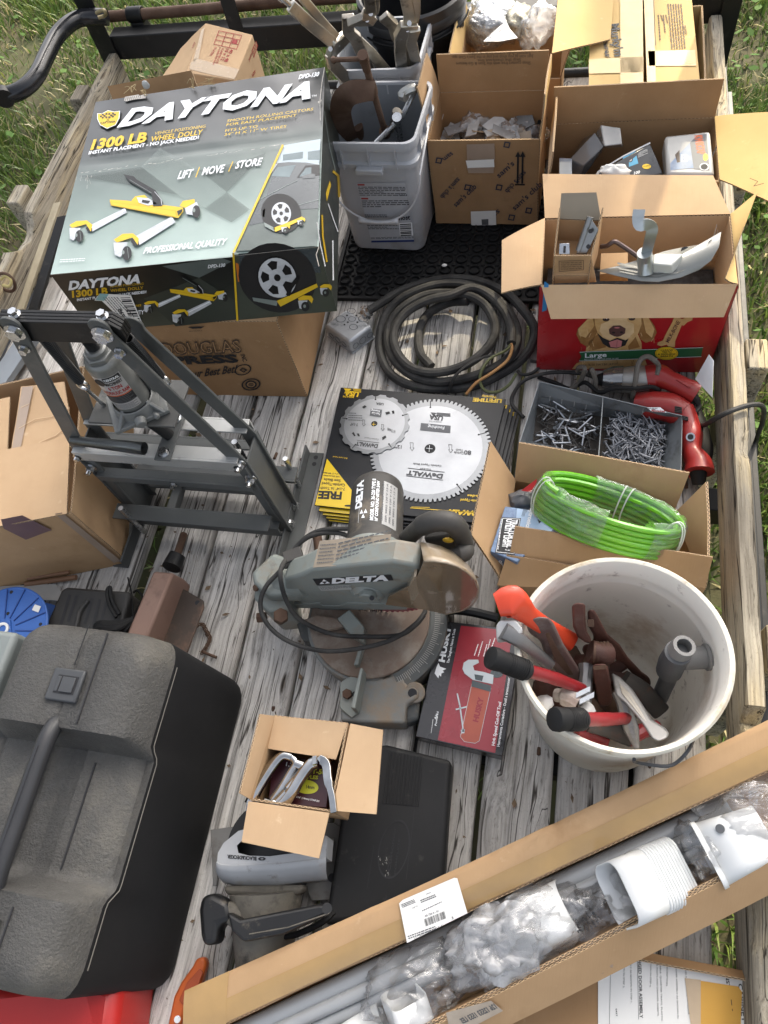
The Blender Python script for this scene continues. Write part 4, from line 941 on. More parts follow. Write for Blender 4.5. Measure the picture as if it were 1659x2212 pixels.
# shield
S_=lambda f:[((466+(x-466)*f)/2,(512+(y-512)*f)/2)for x,y in ((419,490),(442,489),(466,476),(494,482),(519,478),(516,510),(500,540),(462,556),(432,540),(420,515))]
pr.poly(dk,S_(1.06),3);pr.poly(ink_white,S_(1.0),4);pr.poly(ink_yel,S_(.93),5)
for s in (1,-1):
    pr.line(dk,Z(466-28*s,490,466+14*s,530),.7,7)
    for i in range(4):
        for j in range(3):
            if (i+j)%2==0:x,y=466+s*(6+i*8),492+j*7-i*1.2*s;pr.poly(dk,Z(x-4,y-3,x+4,y-4,x+4,y+3,x-4,y+4),6)
pr.text(dk,"DAYTONA",z_(434,536),z_(498,528),z_(434,528),7,.02)
dolly(pr,lambda x,y:(x/2,y/2),5)
for sh_ in ((300,1005,70,14),(520,1085,90,16),(800,925,80,14)):pass
# worn crease across the lid and scuffed edges
r=random.Random(8)
for k in range(46):
    t=k/46;x=330+(1222-330)*t;y=752+(625-752)*t+r.uniform(-3,3)
    if r.random()<.8:pr.line(wear,Z(x,y,x+r.uniform(8,26),y-r.uniform(0,6)),r.uniform(.3,1.1),14)
for k in range(26):
    x,y=r.uniform(325,400),r.uniform(752,800);pr.line(wear,Z(x,y,x+r.uniform(-6,6),y+r.uniform(6,18)),r.uniform(.3,.7),14)if r.random()<.5 else None
pr.poly(wear,Z(540,418,600,408,602,414,630,405,630,424,580,430,545,438,536,434),3)
for k in range(8):pr.line(dk,Z(545+k*9,420-k*1.2,541+k*9,436-k*1.2),.9,4)
pr.line(wear,Z(1402,290,1390,360,1382,440,1384,520),1.4,14);pr.poly(wear,Z(1372,440,1390,430,1382,450),14)
pr.done()
# front face
plf=Plane(bf[0],bf[1],tf[1]);pr=Prints(plf,T)
pr.poly(grey_d,Z(700,1150,960,1115,1000,1130,860,1200),1);pr.poly(mat("olive_check_print",(.045,.052,.04),rough=.35),Z(620,1290,860,1200,1015,1300,1020,1380,760,1410),1)
pr.poly(mat("olive_print",(.06,.07,.052),rough=.35),Z(1010,1100,1375,1065,1455,1340,1025,1385),1)
pr.poly(car1,Z(1030,1095,1372,1070,1385,1180,1290,1170,1262,1110,1180,1085,1090,1095,1040,1150),2);pr.poly(orange_p,Z(1018,1135,1030,1140,1040,1215,1028,1218),3)
rim(pr,z_(1198,1200),(41,2),(2,43),4)
pr.text(silver_p,"DAYTONA",z_(296,1252),z_(606,1222),z_(302,1214),4,.05)
pr.text(yel_d,"1300 LB",z_(312,1285),z_(466,1270),z_(310,1256),4,.04);pr.text(yel_d,"VEHICLE POSITIONING",z_(474,1243),z_(620,1230),z_(474,1233),4,.0);pr.text(yel_d,"WHEEL DOLLY",z_(478,1262),z_(620,1249),z_(476,1249),4,.01)
pr.text(ink_white,"INSTANT PLACEMENT - NO JACK NEEDED!",z_(333,1301),z_(632,1266),z_(332,1290),4,.03);pr.text(ink_white,"DPD-130",z_(898,1159),z_(972,1152),z_(900,1144),4,.03)
pr.text(yel_d,"FEATURES",z_(545,1330),z_(610,1323),z_(545,1321),4,.02);pr.text(ink_white,"QUALITY",z_(545,1365),z_(622,1357),z_(545,1346),4,.03)
dolly(pr,lambda x,y:((622+(x-300)*.64)/2,(1180+(y-750)*.585+(x-300)*.02)/2),4)
pr.line(ink_yel,Z(1008,1094,1026,1392),4.2,9)
pr.poly(ink_yel,Z(1195,1300,1255,1275,1368,1225,1374,1240,1270,1295,1212,1325),10);pr.poly(dk,Z(1285,1190,1245,1240,1235,1275,1252,1280,1262,1250,1295,1200),11);pr.poly(grey_l,Z(1090,1285,1200,1300,1195,1322,1095,1300),9)
castor(pr,1310,1305,.75,11);castor(pr,1400,1250,.6,11)
# price sticker
pr.poly(paper,Z(408,1298,432,1268,566,1276,614,1394,532,1388,440,1300),12);pr.poly(mat("teal_print",(.25,.45,.45),rough=.5),Z(432,1268,470,1271,450,1300,412,1296),13)
pr.bars(ink,z_(520,1286),z_(560,1378),z_(562,1284),18,13);pr.text(ink,"8699",z_(508,1335),z_(530,1385),z_(526,1330),13,.03);pr.lines(ink_grey,z_(440,1285),z_(520,1375),z_(510,1283),6,.4,13)
pr.line(wear,Z(222,1187,700,1140,1375,1066),.7,6);pr.done()
pls=Plane(bf[1],bf[2],tf[2]);pr=Prints(pls,T)
pr.poly(ink_yel,Z(1408,835,1425,780,1430,800,1412,870),2);pr.line(silver_p,Z(1418,880,1445,960,1460,1000),2,2);pr.line(yel_d,Z(1392,930,1395,1020,1412,1130),3.5,2);pr.line(ink_white,Z(1370,960,1385,1060,1405,1150),2,2);pr.line(ink_white,Z(1438,1040,1440,1210),2.5,2);pr.line(yel_d,Z(1440,740,1462,760,1466,850),5,2);pr.line(grey_l,Z(1400,480,1425,640,1450,740),2,1)
pr.line(wear,Z(1378,1066,1366,1100,1378,1150),2,3);pr.done()
# stray twine on the back edge
b=B(W=True)
for (u,v)in ((570,400),(835,380),(905,365),(625,412)):
    c_=P(u/2,v/2,zt+.004)
    for k in range(4):b.tube(smoothpts([c_,c_+V((r.uniform(-.02,.02),r.uniform(-.01,.02),r.uniform(.0,.02))),c_+V((r.uniform(-.03,.03),r.uniform(-.02,.02),r.uniform(.0,.015)))],4),.0008,4)
b.build("frayed_string",mat("straw_fibre",(.5,.38,.2),rough=.9),T,kind="stuff")
# ================================================================ black rubber mat with ring holes
b=B(W=True)
m0,m1,my0,my1=-.655,-.02,1.50,2.02
T=thing("rubber_mat","black perforated rubber anti-fatigue mat under the grey pail and club store box","mat",(-.34,1.76,0))
nx,ny=15,12;dx,dy=(m1-m0)/nx,(my1-my0)/ny
b=B(W=True);b.box((m0,my0,.002),(m1,my1,.006));b.build("mat_base",rubber,T)
for kind in range(1):
    b=B(W=True)
    for i in range(nx):
        for j in range(ny):
            x,y=m0+dx*(i+.5),my0+dy*(j+.5)
            if j>6 and not (-.12<x):
                if x<-.4 or y>1.85:continue
            b.lathe([(.0175,.006),(.0175,.012),(.0155,.0135),(.0135,.012),(.0125,.0065)],Matrix.Translation(V((x,y,0))),14)
            b.lathe([(.006,.006),(.006,.010),(.004,.011),(0,.011)],Matrix.Translation(V((x+dx/2,y+dy/2,0))),8)
    b.build("ring_pattern",rubber,T,kind="stuff")
b=B(W=True);b.box((m0-.012,my0-.012,.001),(m1+.012,my0,.0125));b.box((m0-.012,my0,.001),(m0,my1,.0125));b.box((m1,my0,.001),(m1+.012,my1,.0125));b.build("mat_edge",rubber,T,bevel=.002)
solo((lambda b:(b.sphere(P(960,573,.017),.006,8,sc=(1.4,1,.6)),b)[1])(B(W=True)),"paper_scrap",paper,"small white scrap lying on the black rubber mat","scrap",P(960,573,.012))

# ================================================================ square grey pails
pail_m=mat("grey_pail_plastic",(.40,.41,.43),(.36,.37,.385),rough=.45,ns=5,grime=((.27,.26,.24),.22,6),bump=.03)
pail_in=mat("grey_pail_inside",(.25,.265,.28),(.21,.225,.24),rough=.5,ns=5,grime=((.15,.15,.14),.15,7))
def rrect(w_,d_,r,n=5):
    out=[]
    for cx,cy,a0 in ((w_/2-r,d_/2-r,0),(-w_/2+r,d_/2-r,90),(-w_/2+r,-d_/2+r,180),(w_/2-r,-d_/2+r,270)):
        for k in range(n+1):
            a=math.radians(a0+90*k/n);out.append((cx+r*math.cos(a),cy+r*math.sin(a)))
    return out
def loft(b,rings,m=None,cap0=False,cap1=False):
    ids=[[b.pt(p)for p in rg]for rg in rings]
    for A_,B_ in zip(ids,ids[1:]):
        n=len(A_)
        for k in range(n):b.face((A_[k],A_[(k+1)%n],B_[(k+1)%n],B_[k]),m)
    if cap0:b.face(ids[0][::-1],m)
    if cap1:b.face(ids[-1],m)
def make_pail(label,loc,rz,w0,w1,h,handle=True,group="square grey pails"):
    T=thing("square_pail",label,"bucket",loc,rotz(rz),group)
    b=B()
    def rg(w_,z,r=.03):return [(x,y,z)for x,y in rrect(w_,w_,r)]
    wz=lambda z:w0+(w1-w0)*z/h
    prof=[(w0-.03,0),(w0-.006,.004),(w0,.014),(wz(h*.80),h*.80),(wz(h*.80)+.016,h*.80+.002),(wz(h*.84)+.016,h*.835),(wz(h*.85),h*.845),(wz(h*.93)-.002,h*.93),(wz(h*.93)+.013,h*.935),(w1+.015,h-.008),(w1+.012,h),(w1-.002,h),(w1-.006,h-.006)]
    loft(b,[rg(w_,z)for w_,z in prof],cap0=True)
    b.build("pail_body",pail_m,T,ang=40)
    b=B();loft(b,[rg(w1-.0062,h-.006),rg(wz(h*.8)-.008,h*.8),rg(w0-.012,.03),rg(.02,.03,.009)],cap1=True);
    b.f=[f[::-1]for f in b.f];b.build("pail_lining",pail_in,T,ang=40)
    for s in (-1,1):
        for ax in (0,1):
            for q in (-.33,0,.33):
                b=B();w_=wz(h*.89)/2
                c=(q*w0,s*(w_+.003),h*.888)if ax==0 else (s*(w_+.003),q*w0,h*.888)
                e=(.004,.012,.075*h/.4)if ax==0 else (.012,.004,.075*h/.4)
                b.obox(c,(e[0],0,0),(0,e[1],0),(0,0,e[2]));b.build("rib",pail_m,T,smooth=False)
    if handle:
        b=B();w_=w1/2+.012;pts=[]
        for k in range(25):
            a=math.pi*k/24;pts.append((w_*math.cos(a)*(1 if True else 0),-w1/2-.006-.012*math.sin(a),h*.86-.185*math.sin(a)**.8))
        b.tube(smoothpts([(w_,0,h*.88),(w_+.004,-w1*.3,h*.86)],3)+pts[1:-1]+smoothpts([(-w_-.004,-w1*.3,h*.86),(-w_,0,h*.88)],3),.0026,6);b.build("bail_handle",mat("pale_plastic",(.62,.62,.63),rough=.4),T)
        b=B();b.grid(lambda u,v:(-.058+.116*u,-w1/2-.021,h*.86-.185+.017*v*(1-.5*math.sin(math.pi*u))-.004),12,1);b.build("grip",mat("pale_plastic",(.62,.62,.63),rough=.4),T,solid=.008)
        b=B();b.obox((.0,-wz(h*.81)/2-.016,h*.80),(.075,0,0),(0,.02,0),(0,0,.016));b.build("tear_tab",pail_m,T,bevel=.003)
    return T
PH=.372
pc=P(845,550,0)+V((0,.112,.014))
PF=make_pail("front square grey pail with printed back label and wire handle, holding rusty clamps",pc,-.06,.222,.246,PH)
fr=Matrix.Translation(pc)@rotz(-.06).to_4x4()
pf=[fr@V(p)for p in ((-.10,-.113,0),(.10,-.113,0),(.10,-.121,.30))]
pr=Prints(Plane(pf[0]+V((0,-.0015,0)),pf[1]+V((0,-.0015,0)),pf[2]+V((0,-.0015,0))),PF)
# crop: x = 630.9 + u*.3638, y = 219.4 + v*.3638
q=lambda u,v:(630.9+u*.3638,219.4+v*.3638)
lab=mat("pail_label",(.44,.455,.48),rough=.35)
pr.poly(lab,[q(380,485),q(672,480),q(690,640),q(725,830),q(470,838),q(430,660)],0)
for (a_,b_,c_,n,sd)in (((390,503),(672,505),(402,560),6,1),((412,585),(690,583),(420,630),4,2),((430,668),(560,668),(436,690),2,3),((440,712),(622,712),(452,760),5,4),((466,806),(720,800),(468,818),2,5)):
    pr.lines(ink_grey,q(*a_),q(*b_),q(*c_),n,.5,2,sd)
for u,v in ((388,490),(410,572),(440,702)):pr.poly(ink_red,[q(u,v),q(u+42,v),q(u+43,v+9),q(u+2,v+9)],2)
pr.text(ink,"host",q(636,704),q(702,700),q(634,676),2,.03);pr.poly(ink_white,[q(634,722),q(712,718),q(720,795),q(642,800)],2);pr.bars(ink,q(640,728),q(644,795),q(706,724),16,3,9)
pr.poly(mat("blue_print",(.02,.04,.16),rough=.4),[q(470,826),q(724,821),q(725,832),q(471,837)],2)
for u in (637,664):pr.ring(ink_grey,q(u+9,553),(3.6,0),(0,3.4),.7,2,4)
pr.done()
# crop 2 used below: x = 576 + u*.2645, y = v*.2645
k2=lambda u,v:(576+u*.2645,v*.2645)
pcb=P(*k2(930,640),.355);pcb=V((pcb.x-.012,pcb.y+.125,.02))
PB=make_pail("rear square grey pail holding long locking clamps, at the edge of the wheel dolly box",pcb,-.03,.216,.24,.36,handle=False)

# ---------------------------------------------------------------- clamps
nickel=mat("worn_nickel",(.66,.62,.54),(.52,.48,.41),rough=.33,metal=1,ns=20,grime=((.16,.13,.10),.16,30))
nickel_d=mat("dull_nickel",(.42,.39,.34),(.30,.275,.24),rough=.42,metal=1,ns=20,grime=((.10,.08,.06),.25,24))
def strip(b,pts,wdt,th,side):
    """flat bar through pts; side = width direction"""
    side=V(side).normalized();pts=[V(p)for p in pts];ids=[]
    for i,p in enumerate(pts):
        t=(pts[min(i+1,len(pts)-1)]-pts[max(i-1,0)]).normalized();s_=(side-t*side.dot(t)).normalized();n_=t.cross(s_)
        ww=wdt[i]if isinstance(wdt,(list,tuple))else wdt
        ids.append([b.pt(p+s_*ww/2*a+n_*th/2*c)for a,c in ((-1,-1),(1,-1),(1,1),(-1,1))])
    for A_,B_ in zip(ids,ids[1:]):
        for k in range(4):b.face((A_[k],A_[(k+1)%4],B_[(k+1)%4],B_[k]))
    b.face(ids[0][::-1]);b.face(ids[-1])
def locking_clamp(label,px_handle,px_body,px_arm1,px_arm2,zs,mtl=nickel):
    """handle pair, riveted body, two long jaw arms; points measured in the photograph with heights"""
    base=P(*px_body[-1][0],zs[1]);T=thing("locking_clamp",label,"clamp",base,None,"long locking clamps in the rear pail")
    h=[P(*p,z)for p,z in px_handle];bo=[P(*p,z)for p,z in px_body];a1=[P(*p,z)for p,z in px_arm1];a2=[P(*p,z)for p,z in px_arm2]
    vw=(CAM-bo[0]).normalized()
    sd=(h[-1]-h[0]).normalized().cross(vw)
    b=B(W=True);strip(b,smoothpts(h,3),.030,.014,sd);b.build("fixed_handle",mtl,T,bevel=.003)
    off=sd*-.040
    b=B(W=True);strip(b,smoothpts([p+off*(1-.55*i/(len(h)-1))for i,p in enumerate(h[:-1]+[h[-1]])],3),.022,.012,sd);b.build("release_handle",mtl,T,bevel=.003)
    b=B(W=True);strip(b,bo,[.044,.054,.040][:len(bo)]if len(bo)==3 else .045,.018,sd);b.build("clamp_body",mtl,T,bevel=.002)
    b=B(W=True);strip(b,a1,.032,.014,sd);b.build("jaw_arm",mtl,T,bevel=.002)
    b=B(W=True);strip(b,a2,.028,.014,sd);b.build("jaw_arm",mtl,T,bevel=.002)
    for p in bo:
        b=B(W=True);b.cyl(p+vw*.008,p+vw*.013,.007,.006,10);b.build("rivet",mat("rivet_steel",(.55,.53,.5),rough=.25,metal=1),T)
    b=B(W=True);d=(h[0]-h[1]).normalized();b.cyl(h[0],h[0]+d*.03,.0075,seg=10);b.cyl(h[0]+d*.022,h[0]+d*.034,.011,seg=10);b.build("adjusting_screw",mat("rivet_steel",(.55,.53,.5),rough=.25,metal=1),T)
    b=B(W=True);m_=h[len(h)//2]+off*.45;e_=(h[-1]-h[0]).normalized()
    b.tube([m_+e_*(.0015*k)+(vw*math.cos(k*1.1)+sd*math.sin(k*1.1))*.004 for k in range(40)],.0011,4);b.build("spring",mat("rivet_steel",(.55,.53,.5),rough=.25,metal=1),T)
    return T
K=lambda u,v,z:(k2(u,v),z)
locking_clamp("long locking clamp leaning out over the pail's left rim, handles to the upper left",[K(190,40,.62),K(330,170,.57),K(430,255,.53),K(545,350,.49)],[K(520,400,.48),K(580,365,.47),K(690,260,.47)],[K(520,430,.46),K(545,530,.42),K(680,670,.34),K(790,800,.2)],[K(700,290,.46),K(850,430,.40),K(1010,620,.30),K(1060,680,.24)],(.5,.3))
locking_clamp("locking clamp in the middle of the rear pail with its handles out of the picture",[K(820,-120,.66),K(835,-40,.62),K(850,60,.58),K(850,110,.56)],[K(850,110,.56),K(820,160,.55),K(690,180,.54)],[K(665,130,.55),K(665,250,.50),K(720,300,.48),K(860,620,.3)],[K(950,130,.55),K(1030,200,.52),K(1060,290,.48),K(1200,560,.3)],(.5,.3),nickel_d)
locking_clamp("upright locking clamp standing at the right side of the rear pail",[K(1130,-60,.64),K(1150,40,.60),K(1165,120,.57),K(1165,190,.55)],[K(1165,190,.55),K(1150,240,.53),K(1095,300,.50)],[K(1095,300,.5),K(1090,420,.44),K(1110,630,.32),K(1110,700,.25)],[K(1210,240,.53),K(1180,330,.48),K(1230,560,.34),K(1240,640,.28)],(.5,.3))
# rusty C-clamp standing in the front pail
T=thing("c_clamp","big rusty brown C-clamp with a sliding T-handle standing in the front pail","clamp",P(*k2(700,1100),.25))
cz=lambda u,v,z:P(*k2(u,v),z)
b=B(W=True);sd=V((0.2,1,.3))
pts=[cz(880,748,.50),cz(800,742,.505),cz(690,760,.50),cz(625,820,.47),cz(605,920,.42),cz(640,1040,.34),cz(690,1150,.26)]
vw=(CAM-pts[2]).normalized()
ids=[]
sp=smoothpts(pts,4)
for i,p in enumerate(sp):
    t=(sp[min(i+1,len(sp)-1)]-sp[max(i-1,0)]).normalized();n_=t.cross(vw).normalized();ww=.040+.016*math.sin(math.pi*i/len(sp))
    ids.append([b.pt(p+n_*ww/2*a+vw*.011*c)for a,c in ((-1,-.7),(-.6,-1),(.6,-1),(1,-.7),(1,.7),(.6,1),(-.6,1),(-1,.7))])
for A_,B_ in zip(ids,ids[1:]):
    for k in range(8):b.face((A_[k],A_[(k+1)%8],B_[(k+1)%8],B_[k]))
b.face(ids[0][::-1]);b.face(ids[-1]);b.build("clamp_frame",rust,T)
b=B(W=True);s0,s1=cz(790,470,.60),cz(965,1070,.28);n_=150;ax=(s1-s0)
b.tube([s0+ax*k/n_ for k in range(n_+1)],[.0078+.0014*math.sin(k*2.1)if k>20 else .0105 for k in range(n_+1)],10);b.build("screw",rust,T)
b=B(W=True);b.cyl(s1,s1+ax.normalized()*.022,.017,.014,14);b.build("swivel_pad",rust,T)
b=B(W=True);b.cyl(s0-ax.normalized()*.012,s0+ax.normalized()*.012,.0125,seg=14);b.build("screw_head",rust,T)
b=B(W=True);b.tube([cz(545,490,.60),cz(830,478,.60)],.0055,8);b.sphere(cz(545,490,.60),.008,10);b.build("sliding_bar",rust,T)
b=B(W=True);m_=cz(848,720,.495);b.tube([m_-ax.normalized()*.02,m_+ax.normalized()*.022],.016,12);b.build("threaded_boss",rust,T)
T=thing("rusty_bolt","short thick rusty bolt lying in the front pail beside the clamp frame","bolt",cz(740,1080,.22))
b=B(W=True);b.cyl(cz(740,1030,.27),cz(775,1160,.20),.016,.014,14);b.build("shank",rust,T)
# bright ratchet bar with hook, T-bars
T=thing("hook_bar","bright steel bar with a curved hook end leaning in the front pail","hook",cz(1120,900,.3))
b=B(W=True);b.tube(smoothpts([cz(890,1170,.30),cz(1000,1060,.32),cz(1110,940,.35),cz(1180,800,.38),cz(1210,735,.40),cz(1180,715,.41),cz(1110,780,.40)],5),[.0075]*20+[.010]*11,10);b.build("bar",zinc,T)
b=B(W=True);b.tube(smoothpts([cz(1205,720,.41),cz(1160,735,.41),cz(1105,775,.40),cz(1140,790,.40)],4),.013,8);b.build("hook",mat("pale_cast_steel",(.5,.5,.47),rough=.4,metal=.8),T)
T=thing("steel_bolt","steel bolt with a bright round head in front of the hook bar","bolt",cz(1075,1100,.25))
b=B(W=True);b.cyl(cz(1065,965,.36),cz(1095,1160,.24),.009,seg=12);b.cyl(cz(1063,955,.366),cz(1066,975,.355),.013,seg=12);b.build("shank",zinc,T)
T=thing("steel_bolt","steel bolt with a dull head behind the hook bar","bolt",cz(1050,1000,.25))
b=B(W=True);b.cyl(cz(1060,925,.36),cz(1020,1060,.28),.009,seg=12);b.cyl(cz(1066,912,.366),cz(1060,930,.358),.013,seg=12);b.build("shank",nickel_d,T)
for (u0,v0,u1,v1,lb)in ((960,1170,1010,1040,"dark pipe fitting at the bottom of the front pail, nearest its near wall"),(1180,1150,1260,1060,"dark rod lying along the right wall of the front pail"),(640,1150,700,1120,"rusty lump of steel in the near left corner of the front pail")):
    T=thing("scrap_steel",lb,"steel piece",cz(u0,v0,.2));b=B(W=True);b.cyl(cz(u0,v0,.18),cz(u1,v1,.22),.012,.010,10);b.build("rod",nickel_d if u0>800 else rust,T)

# ---------------------------------------------------------------- black bucket at the front
T=thing("black_bucket","black ribbed plastic bucket at the front of the deck behind the grey pails","bucket",(-.50,2.33,0))
b=B();b.lathe([(.0,.002),(.125,.002),(.135,.02),(.15,.30),(.156,.31),(.156,.325),(.152,.335),(.16,.345),(.16,.36),(.155,.37),(.165,.375),(.165,.40),(.157,.405),(.150,.40),(.148,.32),(.13,.03),(0,.03)],None,40);b.build("bucket_body",mat("black_plastic",(.012,.012,.013),(.02,.02,.021),rough=.35,ns=7),T)
b=B();b.tube([(.165*math.cos(a),.165*math.sin(a),.33)for a in [math.pi*(1.0+k/20)for k in range(21)]],.003,6);b.build("bail_handle",rubber,T)
# ================================================================ bench press with bottle jack
T=thing("hydraulic_press","grey A-frame bench press with a bottle jack, bolted angle iron feet, on the deck","press",(-.815,.76,0))
O=V((-.815,.76,0))
def LB():return B()
jackm=mat("jack_grey",(.20,.205,.195),(.15,.155,.15),rough=.38,ns=8,metal=.35,grime=((.10,.10,.09),.15,14))
castm=mat("cast_grey",(.17,.175,.17),(.12,.125,.12),rough=.5,ns=20,bump=.15,bs=150)
def flatbar(pts,wd,ny,th=.006):
    """bent flat bar in the XZ plane at depth ny"""
    b=B();pts=[V((p[0],ny,p[1]))for p in pts];ids=[]
    for i,p in enumerate(pts):
        d0=(pts[i]-pts[i-1]).normalized()if i>0 else None;d1=(pts[i+1]-pts[i]).normalized()if i<len(pts)-1 else None
        d=((d0 or d1)+(d1 or d0)).normalized();n=V((-d.z,0,d.x));k=wd/2/max(.6,n.dot(V((-(d1 or d0).z,0,(d1 or d0).x))))
        ids.append([b.pt(p+n*k*a+V((0,th/2*c,0)))for a,c in ((-1,-1),(1,-1),(1,1),(-1,1))])
    for A_,B_ in zip(ids,ids[1:]):
        for k in range(4):b.face((A_[k],A_[(k+1)%4],B_[(k+1)%4],B_[k]))
    b.face(ids[0][::-1]);b.face(ids[-1]);return b
for s in (-1,1):
    for y,zt_ in ((-.038,.735),(.034,.660)):
        fb=flatbar([(s*.083,zt_+.02),(s*.083,zt_),(s*.188,.340),(s*.196,.02)],.034,y)
        fb.cyl((s*.083,y-.0031,zt_+.017),(s*.083,y+.0031,zt_+.017),.018,seg=20)
        fb.build("frame_bar",steel_grey,T,bevel=.0012)
# layered top beam
for k,y in enumerate((-.0295,-.0225,-.0155,-.0085)):
    b=B();b.prism([(-.116,y-.003,.703),(.104,y-.003,.703),(.112,y-.003,.715),(.112,y-.003,.738),(.098,y-.003,.753),(-.116,y-.003,.753)],(0,.006,0));b.build("beam_plate",black_steel if k<4 else steel_grey,T,bevel=.0008)
def hexbolt(p,d,r=.012,wash=True,nut=False):
    b=B();p,d=V(p),V(d).normalized()
    if wash:b.cyl(p,p+d*.002,r*1.35,seg=16)
    b.hexhead(p+d*.002,d,r,.009 if not nut else .011)
    if nut:b.cyl(p+d*.012,p+d*.022,r*.55,seg=10)
    b.build("bolt",zinc,T,ang=25)
for s in (-1,1):
    hexbolt((s*.083,-.042,.738),(0,-1,0),.0135);hexbolt((s*.093,-.042,.695),(0,-1,0),.0075)
    hexbolt((s*.188,-.042,.345),(0,-1,0),.0105,True,True);hexbolt((s*.193,-.042,.285),(0,-1,0),.0095,True,True)
    hexbolt((s*.083,-.018,.753),(0,0,1),.008)
# feet: angle iron along the deck
for s in (-1,1):
    b=B();b.box((s*.200-.0025,-.17,.001),(s*.200+.0025,.20,.042));b.box((min(s*.2025,s*.240),-.17,.001),(max(s*.2025,s*.240),.20,.006));b.build("foot",steel_grey,T,bevel=.001)
    for y in (-.02,.03):hexbolt((s*.2035,y,.026),(s,0,0),.009)
    for y in (.165,.185,-.15):
        b=B();b.cyl((s*.222,y,.0055),(s*.222,y,.0066),.006,seg=12);b.build("bolt_hole",ink,T)
# cross channels
def angle(y,z,x0,x1,dn,dp,th=.005,mt=steel_grey,nm="crossbar"):
    b=B();b.box((x0,min(y,y+dp),z-th),(x1,max(y,y+dp),z));b.box((x0,y-(th if dp>0 else 0),z-dn),(x1,y+(0 if dp>0 else th),z));b.build(nm,mt,T,bevel=.0008)
lit_steel=mat("lit_angle_tone",(.42,.42,.40),(.33,.33,.315),rough=.4,ns=9,metal=.3,grime=((.14,.14,.13),.2,20))  # light on the flat bar tops put into a paler steel colour
angle(-.050,.365,-.192,.192,.032,.030,mt=lit_steel);angle(.050,.365,-.192,.192,.032,-.030,mt=lit_steel)
angle(-.048,.262,-.190,.190,.022,.020);angle(.048,.285,-.190,.190,.030,-.020)
angle(-.052,.118,-.212,.190,.010,-.036);angle(-.056,.075,-.215,.196,.040,.022);angle(.052,.118,-.196,.225,.010,.036);angle(.055,.06,-.19,.19,.035,-.02)
for x in (-.10,):b=B();b.box((x-.011,-.05,.06),(x+.011,.05,.066));b.box((x+.008,-.05,.04),(x+.011,.05,.06));b.build("bed_strap",steel_grey,T,bevel=.001)
b=B();b.prism([(.196,-.05,.335),(.196,.05,.335),(.196,.04,.02),(.196,-.04,.02)],(.004,0,0));b.build("side_plate",steel_grey,T,bevel=.001,label="tapered plate between the right legs")
b=B();b.prism([(-.196,-.05,.335),(-.196,.05,.335),(-.196,.04,.02),(-.196,-.04,.02)],(-.004,0,0));b.build("side_plate",steel_grey,T,bevel=.001)
b=B();b.box((.01,-.062,.366),(.046,.065,.371));b.build("pin_plate",steel_grey,T,bevel=.001)
for y in (-.045,.042):hexbolt((.028,y,.371),(0,0,1),.0095)
hexbolt((.0,-.054,.25),(0,-1,0),.006)
for x,y in ((-.17,.075),(.205,.085),(-.17,-.08),(.17,.0)):
    b=B();b.cyl((x,y,.03 if x!=.17 else .25),(x,y,.16 if x!=.17 else .36),.0065,seg=10);b.build("threaded_rod",zinc,T)
b=B();b.cyl((.028,-.002,.372),(-.005,.0,.44),.0125,seg=14);b.build("press_pin",black_steel,T)
# loading plate and jack
b=B();b.box((-.112,-.030,.445),(.082,.085,.451));b.build("loading_plate",mat("dirty_plate",(.10,.10,.095),(.06,.06,.056),rough=.55,ns=12,metal=.3,grime=((.26,.25,.22),.18,10)),T,bevel=.001)
J=B();J.X=Matrix.Translation((-.012,.015,.451))@rotz(.55).to_4x4()
J.prism([(-.058,-.050,0),(.058,-.050,0),(.058,.050,0),(-.058,.050,0)],(0,0,.010));
J.lathe([(.048,.008),(.043,.03),(.041,.032)],None,24)
for a in (45,135,225,315):
    c,s_=math.cos(math.radians(a)),math.sin(math.radians(a));J.prism([(c*.036-s_*.004,s_*.036+c*.004,.008),(c*.072-s_*.004,s_*.072+c*.004,.008),(c*.036-s_*.004,s_*.036+c*.004,.034)],(s_*.008,-c*.008,0))
J.cyl((0,-.050,.018),(0,-.066,.016),.012,.010,12);J.cyl((.03,-.048,.012),(.034,-.060,.012),.006,seg=8)
jb=J.build("jack_base",castm,T,bevel=.002)
XJ=J.X
def jpart(fn,nm,m_,par=jb,**k):
    b=B();b.X=XJ;fn(b);return b.build(nm,m_,par,**k)
jpart(lambda b:b.lathe([(.036,.028),(.0365,.032),(.0365,.150),(.034,.158),(.030,.162),(.0,.162)],None,36),"jack_cylinder",jackm)
jpart(lambda b:b.tube([(0,0,.160),(0,0,.172)],.030,6),"hex_cap",jackm,bevel=.002)
jpart(lambda b:b.lathe([(.021,.171),(.021,.180),(.017,.183),(.0,.183)],None,24),"gland_ring",jackm)
jpart(lambda b:b.tube([(0,0,.181+.00075*k)for k in range(60)],[.0125+.0013*math.sin(k*1.25)for k in range(60)],16),"ram_screw",black_steel)
jpart(lambda b:(b.lathe([(.0,.226),(.019,.226),(.021,.230),(.021,.238),(.018,.242),(0,.242)],None,20),b.box((-.018,-.002,.2425),(.018,.002,.2435)),b.box((-.002,-.018,.2425),(.002,.018,.2437))),"ram_saddle",black_steel)
labj=mat("jack_label",(.42,.41,.40),(.38,.37,.36),rough=.35,metal=.2)
def sector(b,r,z0,z1,a0,a1,n=14):b.grid(lambda u,v:(r*math.cos(a0+(a1-a0)*u),r*math.sin(a0+(a1-a0)*u),z0+(z1-z0)*v),n,1)
A0,A1=-2.70,-1.05
jpart(lambda b:sector(b,.0367,.040,.138,A0,A1),"label_sheet",labj)
